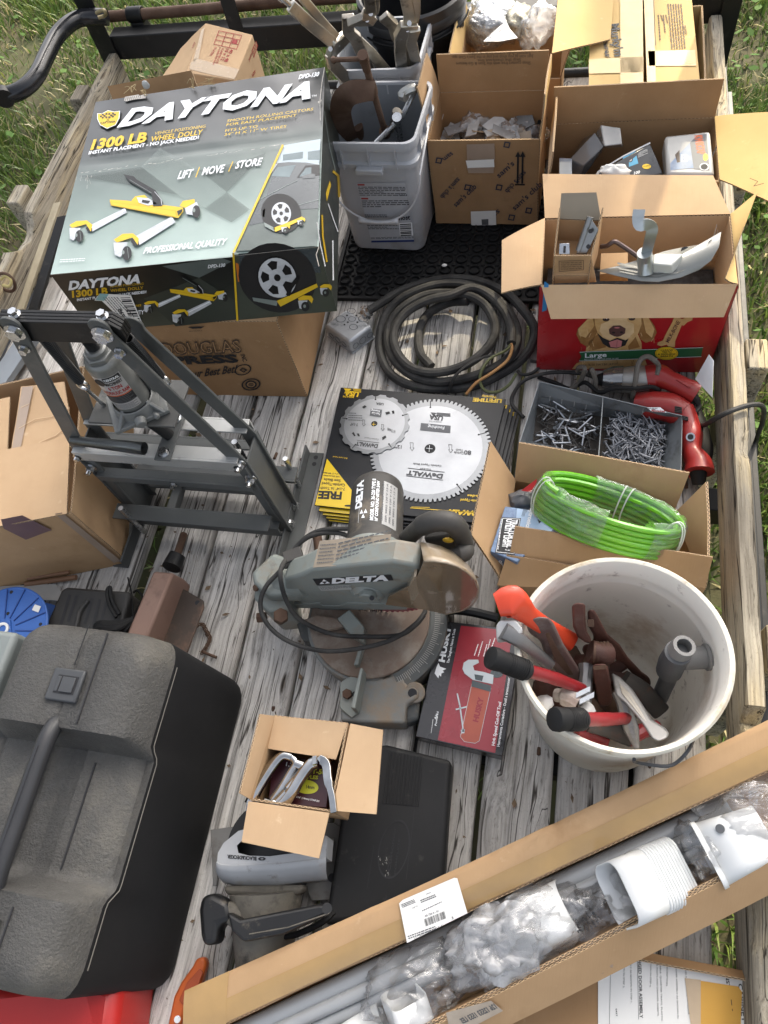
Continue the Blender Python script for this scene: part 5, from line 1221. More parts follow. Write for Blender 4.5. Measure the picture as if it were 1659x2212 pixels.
jpart(lambda b:sector(b,.0369,.060,.082,A0,A1),"label_black_band",ink);jpart(lambda b:sector(b,.0371,.0825,.0850,A0+.15,A1),"label_orange_line",mat("orange_red_print",(.55,.10,.02),rough=.4));jpart(lambda b:sector(b,.0368,.125,.137,A0+.65,A1-.05),"label_black_strip",ink)
def jtext(tx,z,h,a0,a1,m_,bold=.03):
    g,fs=glyphs(tx,bold);b=B();b.X=XJ;ids=[b.pt((.0373*math.cos(a0+(a1-a0)*x),.0373*math.sin(a0+(a1-a0)*x),z+h*y))for x,y in g]
    for f in fs:b.face([ids[i]for i in f])
    b.build("lettering",m_,jb,smooth=False,kind="stuff")
jtext("CENTRAL",.128,.006,A0+.7,A1-.12,ink_white);jtext("MACHINERY",.115,.008,A0+.62,A1-.1,ink);jtext("6 TON",.102,.0095,A0+.62,A1-.30,ink_red);jtext("HYDRAULIC RAM",.0885,.0095,A0+.12,A1-.04,ink_red)
jpart(lambda b:[sector(b,.0371,.062+.004*k,.0634+.004*k,A0+.1,A1-.1-.2*(k%2))for k in range(5)]+[sector(b,.0370,.043+.003*k,.044+.003*k,A0+.1,A1-.1-.2*(k%2))for k in range(5)],"small_print",ink_grey,kind="stuff")
jpart(lambda b:b.lathe([(.010,.0),(.010,.0008),(0,.0008)],Matrix.Translation((.0369*math.cos(A0+.38),.0369*math.sin(A0+.38),.124))@V((math.cos(A0+.38),math.sin(A0+.38),0)).to_track_quat('Z','Y').to_matrix().to_4x4(),16),"gear_emblem",ink)
jpart(lambda b:(b.cyl((.046,.010,.02),(.046,.010,.075),.012,seg=14),b.cyl((.046,.010,.075),(.046,.010,.10),.006,seg=10),b.bar((.046,.01,.09),(.075,-.02,.10),(.012,.012,0),(0,0,.012))),"pump",jackm)
# springs, eye bolt, pump handle
def coil(a,c,r,wr,turns,nm="return_spring"):
    a,c=V(a),V(c);d=c-a;u=d.orthogonal().normalized();w_=d.normalized().cross(u);n=int(turns*7)
    b=B();b.tube([a+d*k/n+(u*math.cos(2*math.pi*k/7)+w_*math.sin(2*math.pi*k/7))*r for k in range(n+1)],wr,5);b.build(nm,black_steel,T)
coil((-.085,.0,.68),(-.098,.012,.535),.0095,.0022,34);coil((.085,.0,.68),(.07,.03,.535),.0095,.0022,34)
for s,e in ((-1,(-.100,.012,.52)),(1,(.072,.03,.52))):
    e=V(e);b=B();b.tube([e+V((.011*math.sin(k*math.pi/8),0,.013*math.cos(k*math.pi/8)))for k in range(16)],.0035,6,closed=True);b.cyl(e-V((0,0,.013)),e-V((-.012*0 if s>0 else -.012,0,.075)),.0042,seg=8);b.build("eye_bolt",zinc,T)
def tubeh(b,a,c,r):
    b.tube([V(a),V(a).lerp(V(c),.6),V(c)],[r*.8,r,r*1.1],16,caps=False);b.f+=[f[::-1]for f in b.f];b.m+=b.m
b=B(W=True);tubeh(b,P(155,951,.40),P(312,969,.40),.0125);b.build("pump_handle",mat("zinc_tube",(.33,.34,.33),(.25,.26,.25),rough=.35,metal=.7,ns=12),T)

# ================================================================ coiled power cable with junction box
T=thing("cable_coil","thick dusty black power cable coiled on the deck with bare orange and green wire ends","power cable",P(985,725,0))
# crop: x = 658.3 + u*.3142, y = 603.5 + v*.3142
q=lambda u,v:(658.3+u*.3142,603.5+v*.3142)
q3=lambda u,v,z:P(*q(u,v),z)
path=[(430,222,.05),(520,165,.035),(640,90,.02),(800,30,.018),(1000,-5,.018),(1200,15,.020),(1380,90,.03),(1500,210,.035),(1575,330,.03),(1560,450,.02),(1480,560,.016),(1330,660,.016),(1150,735,.016),(950,755,.016),(750,735,.016),(600,660,.016),(530,540,.016),(515,400,.016),(550,260,.02),(640,150,.03),(780,75,.042),(950,30,.045),(1120,40,.042),(1290,110,.035),(1400,220,.03),(1460,350,.03),(1450,470,.035),(1380,560,.035),(1230,640,.035),(1060,690,.035),(900,705,.032),(740,660,.03),(620,560,.03),(570,430,.03),(590,300,.03),(680,190,.045),(830,110,.055),(1000,95,.06),(1150,120,.055),(1250,190,.045),(1305,300,.04),(1300,400,.04),(1230,500,.045),(1120,580,.05),(980,630,.05),(840,640,.05),(720,600,.045),(640,510,.045),(610,400,.045),(640,300,.05),(720,210,.06),(860,140,.07),(1000,110,.075),(1140,60,.065),(1270,110,.055),(1370,220,.05),(1415,330,.05),(1420,440,.05)]
path2=[(870,600,.016),(800,520,.016),(780,420,.016),(800,310,.016),(870,220,.018),(990,160,.03),(1120,150,.05)]
b=B(W=True);b.tube(smoothpts([q3(*p)for p in path],5),.0125,10);b.build("cable",cable_black,T)
b=B(W=True);b.tube(smoothpts([q3(*p)for p in path2],5),.0125,10);b.build("cable",cable_black,T)
for nm,c_,pts in (("orange_wire",mat("orange_wire",(.42,.22,.08),(.34,.17,.06),rough=.5),[(1420,445,.055),(1425,480,.06),(1390,560,.06),(1290,640,.05),(1180,710,.04),(1110,790,.02)]),("green_wire",mat("olive_wire",(.10,.11,.04),(.07,.08,.03),rough=.5),[(1415,450,.055),(1380,490,.06),(1280,540,.06),(1220,620,.055),(1205,700,.04),(1240,765,.03),(1320,775,.025),(1400,730,.03),(1455,650,.04)]),("black_wire",cable_black,[(1415,455,.055),(1340,510,.06),(1230,535,.062),(1120,590,.065),(1030,670,.06),(985,780,.02)])):
    b=B(W=True);b.tube(smoothpts([q3(*p)for p in pts],6),.004,6);b.build(nm,c_,T)
galv=mat("galvanised_box",(.46,.475,.49),(.36,.375,.39),rough=.42,metal=.5,ns=16,grime=((.17,.18,.185),.2,22))
# galvanised junction box on the cable end
bx=[q3(155,395,0),q3(330,515,0),q3(485,400,0)];bx.append(bx[0]+bx[2]-bx[1])
hz=.050;dz=V((0,0,hz));cen=(bx[0]+bx[2])/2
b=B(W=True);b.hexa([p+UP*.002 for p in bx],[cen+(p-cen)*.985+dz for p in bx]);jo=b.build("junction_box",galv,T,bevel=.008,seg=3)
b=B(W=True);b.hexa([cen+(p-cen)*1.02+UP*.001 for p in bx],[cen+(p-cen)*1.02+UP*.004 for p in bx]);b.build("box_rim",galv,jo,bevel=.001)
topc=[cen+(p-cen)*.985+dz for p in bx];pt_=Plane(topc[0]+UP*.0006,topc[1]+UP*.0006,topc[2]+UP*.0006)
pr=Prints(pt_,jo);dkk=mat("dark_stamping",(.07,.075,.08),rough=.5)
for (u,v,r_)in ((320,217,9.5),(247,272,11),(402,270,11),(325,272,8.5),(335,327,9.5)):pr.ring(dkk,q(u,v),(r_,0),(0,r_*.66),.86,1,20)
for u,v in ((290,247),(355,248),(375,232),(296,294),(362,294),(273,311)):pr.disc(ink,q(u,v),2.4,1.7,2,8)
pr.done()
for p0,p1 in ((bx[0],bx[1]),(bx[1],bx[2])):
    pp=Plane(p0+UP*.002,p1+UP*.002,p1+dz);pp.p=pp.p+pp.n*.0012;m_=(p0+p1)/2+dz*.5;e=(p1-p0).normalized()
    b=B(W=True)
    for k,(o,r_)in enumerate(((0,.011),(-.026,.009),(.026,.009))):
        c=m_+e*o+pp.n*.0016;b.tube([c+(e*math.cos(t)*r_+UP*math.sin(t)*r_)for t in [j*math.pi/8 for j in range(16)]],.0007,4,closed=True)
    b.build("knockouts",dkk,jo,kind="stuff")
b=B(W=True);c0,c1=q3(400,240,.045),q3(450,215,.055);b.cyl(c0,c1,.016,seg=14);b.hexhead(c0.lerp(c1,.3),c1-c0,.020,.008);b.build("cable_clamp",zinc,T)
# ================================================================ packs of saw blades, fanned stack
card_dark=mat("dark_pack_card",(.014,.015,.017),(.018,.019,.021),rough=.4,ns=6,coat=.1,spec=.3)
pack_yel=mat("yellow_pack_card",(.72,.50,.01),(.66,.45,.01),rough=.32,ns=5,coat=.3)
blade_m=mat("brushed_blade",(.36,.375,.39),(.29,.30,.315),rough=.36,metal=.85,ns=5,bump=.04,bs=30,bstretch=(1,20,1))
blade_d=mat("blade_rim_steel",(.25,.26,.27),(.20,.21,.22),rough=.36,metal=.85,ns=8)
q=lambda u,v:(658.3+u*.5186,811.9+v*.5186)
def blade_pack(label,du,dv,z,top=False):
    c=[P(*q(u+du,v+dv),z)for u,v in ((150,48),(838,97),(712,612),(40,540))]
    T=thing("saw_blade_pack",label,"saw blade pack",(c[0]+c[2])/2-UP*.006,None,"stacked packs of circular saw blades")
    b=B(W=True);b.hexa([p-UP*.004 for p in c][::-1],c[::-1]);b.build("pack_card",card_dark,T,bevel=.0006)
    pl=Plane(c[0],c[1],c[2]);pr=Prints(pl,T)
    Q=lambda *a:[q(a[i]+du,a[i+1]+dv)for i in range(0,len(a),2)]
    pr.poly(pack_yel,Q(93,345,215,500,208,556,42,538),1)
    q1=lambda u,v:q(u+du,v+dv)
    if not top:
        pr.text(ink_yel,"LIFETIME",q1(825,98),q1(705,92),q1(822,112),2,.03);pr.done();return T
    pr.text(ink,"FREE",q1(156,484),q1(58,480),q1(152,516),2,.05)
    for k,(tx,a,b_)in enumerate((("7-1/4\" 16 Tooth",(168,466),(66,462)),("Carbide-Tipped",(168,450),(72,443)),("Saw Blade",(150,432),(80,426)),("with the purchase",(146,418),(78,412)),("of a 12\" 80T blade",(140,406),(76,400)))):
        h=12 if k<3 else 7;pr.text(ink,tx,q1(*a),q1(*b_),q1(a[0]-1,a[1]+h),2,.02)
    pr.disc(ink,q1(182,541),9,2.2,2,10)
    for u in (205,200):pass
    pr.text(ink_yel,"USA",q1(228,68),q1(168,62),q1(221,88),2,.05);pr.text(ink_yel,"MADE IN THE",q1(205,86),q1(160,82),q1(203,93),2,.02)
    for k in range(4):pr.line(ink_yel,Q(200+k*2,54+k*4,234,56+k*4),1.2,2)
    pr.poly(ink_yel,Q(162,52,195,54,184,64,190,74,176,68,164,74,170,62),2)
    pr.text(ink_yel,"LIFETIME",q1(822,98),q1(702,92),q1(819,113),2,.05);pr.text(ink_yel,"Warranty",q1(800,84),q1(738,80),q1(799,94),2,.03)
    pr.text(ink_yel,"DeWALT",q1(762,566),q1(592,556),q1(754,586),2,.05);pr.line(ink_yel,Q(440,550,720,570),1.5,2);pr.line(ink_yel,Q(445,546,520,548),1.2,2)
    pr.text(ink_yel,"Carbide-Tipped",q1(742,518),q1(650,512),q1(739,528),2,.03);pr.text(ink_yel,"Blades",q1(742,498),q1(678,494),q1(739,508),2,.03)
    pr.disc(ink,q1(605,583),13,2.4,2,12);pr.lines(ink_yel,q1(205,470),q1(232,475),q1(198,515),6,.3,2)
    pr.text(ink_yel,"Blade may be returned",q1(178,341),q1(118,334),q1(176,347),2,.0);pr.done()
    # the blades themselves: toothed discs tied on the card
    def saw_blade(nm,uc,vc,ur,vr,teeth,z0,par):
        cc=P(*q1(uc,vc),z0);R_=((P(*q1(uc+ur,vc),z0)-cc).length+(P(*q1(uc,vc+vr),z0)-cc).length)/2
        b=B(W=True);pts=[]
        for k in range(teeth):
            for f,a in ((1.0,0),(1.0,.42),(.945,.55),(.945,.80)):
                t=-2*math.pi*(k+a)/teeth;pts.append(cc+V((math.cos(t)*R_*f,math.sin(t)*R_*f,0)))
        n=len(pts);o=[b.pt(p)for p in pts];u_=[b.pt(p+UP*.0018)for p in pts];i1=[b.pt(cc+(p-cc).normalized()*R_*.86+UP*.0018)for p in pts]
        for k in range(n):
            j=(k+1)%n;b.face((o[k],u_[k],u_[j],o[j]));b.face((u_[k],i1[k],i1[j],u_[j]))
        root=b.build(nm,blade_d,par,smooth=False)
        b=B(W=True);ca=math.cos;
        ring=[(cc+V((math.cos(-2*math.pi*k/64)*R_*.86,math.sin(-2*math.pi*k/64)*R_*.86,.0019)))for k in range(64)];hole=[(cc+V((math.cos(-2*math.pi*k/64)*.0135*(R_/.15),math.sin(-2*math.pi*k/64)*.0135*(R_/.15),.0019)))for k in range(64)]
        a=[b.pt(p)for p in ring];c2=[b.pt(p)for p in hole]
        for k in range(64):b.face((a[k],c2[k],c2[(k+1)%64],a[(k+1)%64]))
        b.build("blade_disc",blade_m,root,smooth=False)
        b=B(W=True);b.poly([cc+V((math.cos(2*math.pi*k/16)*.0135*(R_/.15),math.sin(2*math.pi*k/16)*.0135*(R_/.15),.0015))for k in range(16)]);b.build("arbor_hole",ink,root,smooth=False)
        for t in (.4,1.7,3.0,4.2,5.4):
            b=B(W=True);d=V((math.cos(t),math.sin(t),0));s_=V((-d.y,d.x,0))*.0011
            b.poly([cc+d*R_*.83-s_+UP*.0022,cc+d*R_*.97-s_+UP*.0022,cc+d*R_*.97+s_+UP*.0022,cc+d*R_*.83+s_+UP*.0022]);e=cc+d*R_*.83+UP*.0022
            b.poly([e+V((math.cos(k)*.0026,math.sin(k)*.0026,0))for k in [j*math.pi/4 for j in range(8)]]);b.build("expansion_slot",ink,root,smooth=False)
        return Plane(cc+UP*.0020,cc+V((1,0,.0020)),cc+V((0,1,.0020))),root
    pb,rb=saw_blade("large_blade",522,305,252,225,80,z+.0015,T)
    pr=Prints(pb,rb);gy=mat("grey_blade_print",(.06,.062,.068),rough=.4)
    pr.text(gy,"DeWALT",q1(577,410),q1(428,394),q1(572,428),1,.05);pr.line(gy,Q(430,384,582,401),1.3,1);pr.line(gy,Q(424,416,576,434),1.3,1)
    pr.text(gy,"Carbide-Tipped Blade",q1(570,372),q1(452,362),q1(568,380),1,.01);pr.text(gy,"Thin-Kerf",q1(528,386),q1(480,382),q1(527,394),1,.01)
    pr.poly(mat("blade_grey_panel",(.10,.105,.115),rough=.4),Q(484,196,608,208,606,238,480,226),1);pr.text(ink_white,"Finishing",q1(582,211),q1(514,205),q1(580,224),2,.01)
    pr.text(gy,"USA",q1(578,168),q1(520,162),q1(573,187),1,.04);pr.text(gy,"MADE IN THE",q1(570,190),q1(518,186),q1(569,195),1);
    for k in range(3):pr.line(gy,Q(550,154+k*5,606,158+k*5),1.4,1)
    pr.poly(gy,Q(524,152,550,154,540,162,546,172,534,166),1)
    pr.text(gy,"80",q1(694,312),q1(664,310),q1(693,330),1,.03);pr.text(gy,"Carbide",q1(662,318),q1(622,314),q1(661,328),1,.01);pr.text(gy,"Teeth",q1(660,305),q1(630,303),q1(659,315),1,.01);pr.text(gy,"12\"",q1(404,290),q1(378,287),q1(403,304),1,.03)
    pr.line(ink_white,Q(506,301,532,304),.9,3);pr.line(ink_white,Q(520,290,518,316),.9,3)
    for u,v in ((608,300),(447,292)):pr.line(gy,Q(u-9,v-14,u+5,v-13,u+4,v+8,u+9,v+8,u,v+20,u-9,v+7,u-5,v+7,u-9,v-14),.9,1)
    pr.done()
    ps,rs=saw_blade("small_blade",290,201,145,128,16,z+.0042,T)
    pr=Prints(ps,rs);pr.text(gy,"DeWALT",q1(306,286),q1(214,274),q1(302,302),1,.05);pr.line(gy,Q(218,268,310,279),1,1)
    pr.text(gy,"Carbide-Tipped",q1(308,262),q1(250,255),q1(307,268),1);pr.poly(mat("blade_grey_panel",(.10,.105,.115),rough=.4),Q(276,136,322,141,318,172,270,166),1);pr.text(ink_white,"Fast Cut",q1(314,155),q1(280,150),q1(312,164),2,.01);pr.text(ink_white,"Framing",q1(313,143),q1(278,139),q1(312,152),2,.01)
    pr.text(gy,"7-1/4\"",q1(222,198),q1(190,195),q1(221,210),1,.03);pr.text(gy,"16 Tooth",q1(378,228),q1(345,216),q1(376,240),1,.02);pr.text(gy,"USA",q1(330,114),q1(298,110),q1(327,124),1,.03)
    for a in ((238,130,250,122,258,128,246,136),(335,152,352,148,356,156,340,162),(362,146,372,144,374,156,366,158),(196,238,204,234,212,250,206,252),(216,240,226,240,230,252,222,252),(322,256,336,248,340,256,324,268)):pr.poly(ink,Q(*a),1)
    pr.lines(gy,q1(180,188),q1(238,190),q1(184,150),4,.3,1);pr.line(ink_yel,Q(280,201,296,203),.7,3);pr.line(ink_yel,Q(288,194,287,209),.7,3)
    for u,v in ((325,214),(246,195)):pr.line(gy,Q(u-6,v-12,u+4,v-11,u+3,v+6,u+7,v+6,u,v+14,u-7,v+5,u-3,v+5,u-6,v-12),.8,1)
    pr.done()
    return T
blade_pack("lowest pack of the stack of saw blade packs, shifted farthest to the right",58,66,.006)
blade_pack("second pack from the bottom of the stack of saw blade packs",47,54,.0125)
blade_pack("middle pack of the stack, its yellow corner peeking out beneath two others",33,40,.019)
blade_pack("saw blade pack lying directly under the topmost one",18,24,.0255)
blade_pack("topmost saw blade pack with a large and a small bright blade on its card",0,0,.033,True)

# ================================================================ compound miter saw
T=thing("miter_saw","dusty grey green electric compound miter saw with dark motor and looped cord","miter saw",(-.33,.46,0))
ggreen=mat("grey_green_paint",(.235,.258,.235),(.19,.208,.19),rough=.5,ns=7,grime=((.23,.19,.14),.32,9),grime2=((.14,.12,.1),.1,24),bump=.04)
gcast=mat("grey_cast_table",(.20,.21,.20),(.155,.165,.16),rough=.6,ns=9,grime=((.24,.18,.12),.35,8),bump=.1,bs=90)
gdark=mat("dark_cast",(.085,.09,.088),(.06,.065,.063),rough=.6,ns=9,grime=((.18,.15,.11),.25,12))
dust=mat("sawdust_brown_table",(.20,.148,.112),(.15,.112,.086),rough=.85,ns=7,grime=((.24,.21,.175),.4,12),grime2=((.10,.085,.07),.1,25),bump=.1,bs=120)
motor_m=mat("dusty_black_motor",(.028,.028,.027),(.06,.055,.048),rough=.6,ns=6,grime=((.17,.14,.10),.22,9),bump=.06)
q=lambda u,v:(548.6+u*.3307,1014.9+v*.3307)
tz=lambda u,v,z:P(*q(u,v),z)
ty=lambda u,v,y:PY(*q(u,v),y)
# base casting
b=B(W=True);zt=.070
out=[(560,1400),(700,1310),(760,1290),(980,1255),(988,1385),(1005,1408),(1050,1412),(1078,1445),(1070,1490),(1025,1515),(995,1530),(985,1655),(690,1650),(565,1640)]
b.prism([tz(u,v,zt)for u,v in out],(0,0,.004-zt));b.build("base_casting",gcast,T,bevel=.006,seg=3)
b=B(W=True);b.cyl(tz(1035,1458,.07),tz(1035,1458,.0715),.0095,seg=16);b.build("bolt_hole",ink,T)
b=B(W=True);b.cyl(tz(1050,1455,.0),tz(1050,1455,.066),.022,seg=18);b.build("mounting_ear",gcast,T,bevel=.003)
b=B(W=True);b.prism([tz(u,v,.003)for u,v in ((1000,1520),(1100,1480),(1090,1660),(1000,1690))],(0,0,.045));b.build("front_foot",gdark,T,bevel=.008)
b=B(W=True);b.prism([tz(u,v,.003)for u,v in ((310,1040),(600,960),(640,1180),(350,1160))],(0,0,.055));b.build("rear_foot",gdark,T,bevel=.006)
cc=V((-.358,.502,0));
b=B(W=True);b.lathe([(.141,.02),(.141,.066),(.138,.070),(.0,.070)],Matrix.Translation(cc),64);b.build("table_ring",gcast,T)
b=B(W=True);b.lathe([(.133,.068),(.133,.0775),(.131,.0792),(0,.0792)],Matrix.Translation(cc),64);b.build("turntable",dust,T)
# miter scale: arc to the right with engraved marks
b=B(W=True);a0,a1=math.radians(-58),math.radians(26);n=24
for k in range(n):
    t0,t1=a0+(a1-a0)*k/n,a0+(a1-a0)*(k+1)/n
    f=lambda t,r,z:cc+V((math.cos(t)*r,math.sin(t)*r,z))
    b.hexa([f(t0,.136,.0),f(t0,.170,.0),f(t1,.170,.0),f(t1,.136,.0)],[f(t0,.136,.074),f(t0,.170,.066),f(t1,.170,.066),f(t1,.136,.074)])
b.build("miter_scale",gdark,T,bevel=0)
ps=Plane(cc+V((.142,0,.0745)),cc+V((.176,0,.0665)),cc+V((.142*math.cos(.3),.142*math.sin(.3),.0745)))
b=B(W=True)
for k in range(46):
    t=math.radians(-56+k*1.7);L=.012 if k%5 else .019;d=V((math.cos(t),math.sin(t),0));s_=V((-d.y,d.x,0))*.0004
    p0,p1=cc+d*.144+UP*.0727,cc+d*(.144+L)+UP*(.0727-L*.235);b.poly([p0-s_,p1-s_,p1+s_,p0+s_])
b.build("scale_marks",mat("dull_white_print",(.42,.41,.38),rough=.6),T,smooth=False,kind="stuff")
for tx,dg in (("45",-45),("30",-30),("22.5",-22),("15",-14)):
    g,fs=glyphs(tx,.02);t=math.radians(dg);d=V((math.cos(t),math.sin(t),-.235));s_=V((-math.sin(t),math.cos(t),0));b=B(W=True);w_=.0045*len(tx)
    o=cc+d*.1660+UP*(.0685)-s_*w_/2;ids=[b.pt(o+s_*x*w_-d*.007*y)for x,y in g]
    for f_ in fs:b.face([ids[i]for i in f_])
    b.build("scale_number",mat("dull_white_print",(.42,.41,.38),rough=.6),T,smooth=False,kind="stuff")
# fence
b=B(W=True);b.prism([tz(u,v,.0705)for u,v in ((662,1590),(690,1595),(740,1340),(722,1335))],(0,0,.050));b.prism([tz(u,v,.0705)for u,v in ((668,1300),(695,1300),(730,1175),(708,1172))],(0,0,.030));b.build("fence",ggreen,T,bevel=.0015)
b=B(W=True);b.prism([tz(u,v,.0708)for u,v in ((565,1395),(590,1375),(700,1325),(690,1590),(640,1625),(563,1560))],(0,0,.006));b.build("fence_bracket",ggreen,T,bevel=.002)
b=B(W=True);b.hexhead(tz(612,1468,.078),UP,.0105,.010);b.build("rusty_bolt",rust,T)
b=B(W=True);b.cyl(tz(658,1466,.0770),tz(658,1466,.078),.006,seg=12);b.build("screw_hole",ink,T)
b=B(W=True);b.prism([tz(u,v,.0800)for u,v in ((560,1000),(640,940),(735,1050),(738,1140),(720,1150),(640,1100))],(0,0,.030));b.build("fence",ggreen,T,bevel=.003)
# pivot yoke
b=B(W=True);b.prism([tz(u,v,.02)for u,v in ((105,880),(300,850),(330,1040),(195,1050),(100,960))],(0,0,.12));b.build("pivot_yoke",ggreen,T,bevel=.006)
b=B(W=True);b.cyl(tz(175,965,.135),tz(175,950,.160),.017,seg=6);b.build("pivot_bolt",rust,T,bevel=.002)
b=B(W=True);b.cyl(tz(22,968,.10),tz(80,960,.10),.012,seg=6);b.build("side_bolt",rust,T,bevel=.001)
b=B(W=True);b.prism([tz(u,v,.13)for u,v in ((20,720),(160,590),(330,650),(330,860),(120,870),(35,790))],(0,0,.045));b.build("arm_casting",ggreen,T,bevel=.010,seg=3)
b=B(W=True);b.hexhead(tz(20,770,.16),(-.5,-.4,.6),.008,.006);b.build("screw",rust,T)
b=B(W=True);b.prism([tz(u,v,.085)for u,v in ((330,1000),(420,960),(560,985),(600,1040),(420,1080))],(0,0,.02));b.build("arm_link",dust,T,bevel=.005)
# blade low in the cut
b=B(W=True);Rb=.125;hb=V((-.335,.520,.205));pts=[]
for k in range(60):
    for f,a in ((1.0,0),(1.0,.4),(.95,.5),(.95,.85)):
        t=2*math.pi*(k+a)/60;pts.append(hb+V((math.cos(t)*Rb*f,0,math.sin(t)*Rb*f)))
b.prism(pts,(0,.0022,0));bl=b.build("saw_blade",mat("red_saw_blade",(.30,.05,.07),(.22,.05,.06),rough=.4,metal=.2,ns=9),T,smooth=False)
b=B(W=True);b.cyl(hb+V((0,-.0008,0)),hb+V((0,-.0002,0)),.105,seg=48);b.build("blade_label",mat("silver_blade_print",(.36,.33,.36),(.28,.26,.3),rough=.35,metal=.4),bl,smooth=False)
pv=Plane(hb+V((0,-.0012,0)),hb+V((1,-.0012,0)),hb+V((0,-.0012,1)));pr=Prints(pv,bl);pr.text(ink,"8-1/4",q(760,930),q(840,925),q(760,900),1,.04);pr.text(ink,"FREUD",q(672,922),q(742,926),q(672,896),1,.04);pr.done()
# upper guard: front plate, sloped top, label
Y0,Y1=.512,.560
sil=[(300,690),(372,655),(700,622),(905,602),(1060,628),(1080,640),(1130,760),(1130,905),(860,915),(500,912),(380,905),(285,860),(200,800),(195,720)]
fp=[ty(u,v,Y0)for u,v in sil]
b=B(W=True);b.prism(fp,(0,Y1-Y0,0));b.build("upper_guard",ggreen,T,bevel=.007,seg=3)
b=B(W=True);fp2=[ty(u,v,Y0-.002)for u,v in ((105,890),(430,870),(448,890),(560,890),(600,870),(1000,880),(1000,915),(440,915),(420,905),(110,905))];b.prism(fp2,(0,.010,0));b.build("guard_flange",ggreen,T,bevel=.0015)
b=B(W=True);b.lathe([(.0,.0),(.026,.0),(.032,.005),(.036,.011),(.036,.022)],Matrix.Translation(ty(735,838,Y0-.010))@Matrix.Rotation(math.pi/2,4,'X')@Matrix.Scale(-1,4,V((0,0,1))),32);b.f=[f[::-1]for f in b.f];b.build("arbor_cover",ggreen,T)
b=B(W=True);b.lathe([(.0,.0),(.015,.0),(.018,.003),(.018,.012)],Matrix.Translation(ty(742,842,Y0-.017))@Matrix.Rotation(math.pi/2,4,'X')@Matrix.Scale(-1,4,V((0,0,1))),28);b.f=[f[::-1]for f in b.f];b.build("pivot_disc",ggreen,T,bevel=0)
b=B(W=True);b.cyl(ty(770,838,Y0-.020),ty(770,838,Y0-.014),.005,seg=10);b.build("screw",ink,T)
pf_=Plane(ty(300,690,Y0),ty(1000,690,Y0),ty(700,890,Y0));pf_.p=pf_.p+pf_.n*.0003;pr=Prints(pf_,T)
pr.poly(ink,[q(384,715),q(895,686),q(912,722),q(412,756)],1);pr.text(ink_white,"DELTA",q(508,742),q(880,722),q(512,708),2,.06)
for (a,b_,c)in (((428,747),(462,744),(442,732)),((464,744),(498,741),(478,729)),((444,730),(478,728),(456,716))):pr.poly(ink_white,[q(*a),q(*b_),q(*c)],2)
pr.poly(mat("worn_label",(.38,.39,.37),rough=.6),[q(418,762),q(630,750),q(640,782),q(440,790)],1);pr.lines(ink_grey,q(428,766),q(630,754),q(445,786),4,.35,2);pr.done()
# dusty top of the arm with the warning label
b=B(W=True);tp=[(250,655),(300,610),(560,560),(640,500),(940,460),(950,600),(900,610),(372,660)]
b.prism([ty(u,v,.585)for u,v in tp],(0,-.045,0));b.build("arm_housing",mat("dusty_grey_green",(.25,.235,.195),(.205,.2,.175),rough=.7,ns=8,grime=((.22,.17,.12),.3,12)),T,bevel=.008,seg=3)
e0,e1=ty(374,657,Y0),ty(1000,612,Y0);up_=V((0,.056,.0035));tl0=e0.lerp(e1,.02)+V((0,.004,.004));tl1=e0.lerp(e1,.80)+V((0,.004,.004))
b=B(W=True);b.poly([tl0,tl1,tl1+up_,tl0+up_+(tl1-tl0)*.02]);b.build("dusty_top_label",mat("dusty_label",(.30,.245,.18),(.24,.205,.16),rough=.75,ns=9),T,smooth=False)
pz=Plane(tl0+UP*.0008,tl1+UP*.0008,tl1+up_+UP*.0008);pr=Prints(pz,T);wl=mat("orange_brown_label",(.36,.20,.13),(.29,.19,.14),rough=.6,ns=8)
f3=lambda a,c:(lambda r:(FW/2+FOC*r.dot(RIGHT)/r.dot(FWD),FH/2+FOC*r.dot(DOWN)/r.dot(FWD)))(tl0+(tl1-tl0)*a+up_*c-CAM)
pr.poly(wl,[f3(.62,.05),f3(.99,.05),f3(.99,.45),f3(.62,.45)],1);pr.text(ink_grey,"FOR YOUR OWN SAFETY",f3(.97,.40),f3(.66,.40),f3(.97,.14),2,.02);pr.lines(ink_grey,f3(.30,.2),f3(.98,.52),f3(.30,.9),5,.35,2,4);pr.lines(ink_grey,f3(.04,.1),f3(.27,.1),f3(.04,.9),6,.3,2,5);pr.done()
# dust port
b=B(W=True);p0,p1=ty(140,742,.535),ty(340,735,.535);b.tube([p0,p0.lerp(p1,.08),p0.lerp(p1,.1),p0.lerp(p1,.2),p0.lerp(p1,.22),p1],[.031,.033,.029,.029,.032,.030],24);b.build("dust_port",ggreen,T)
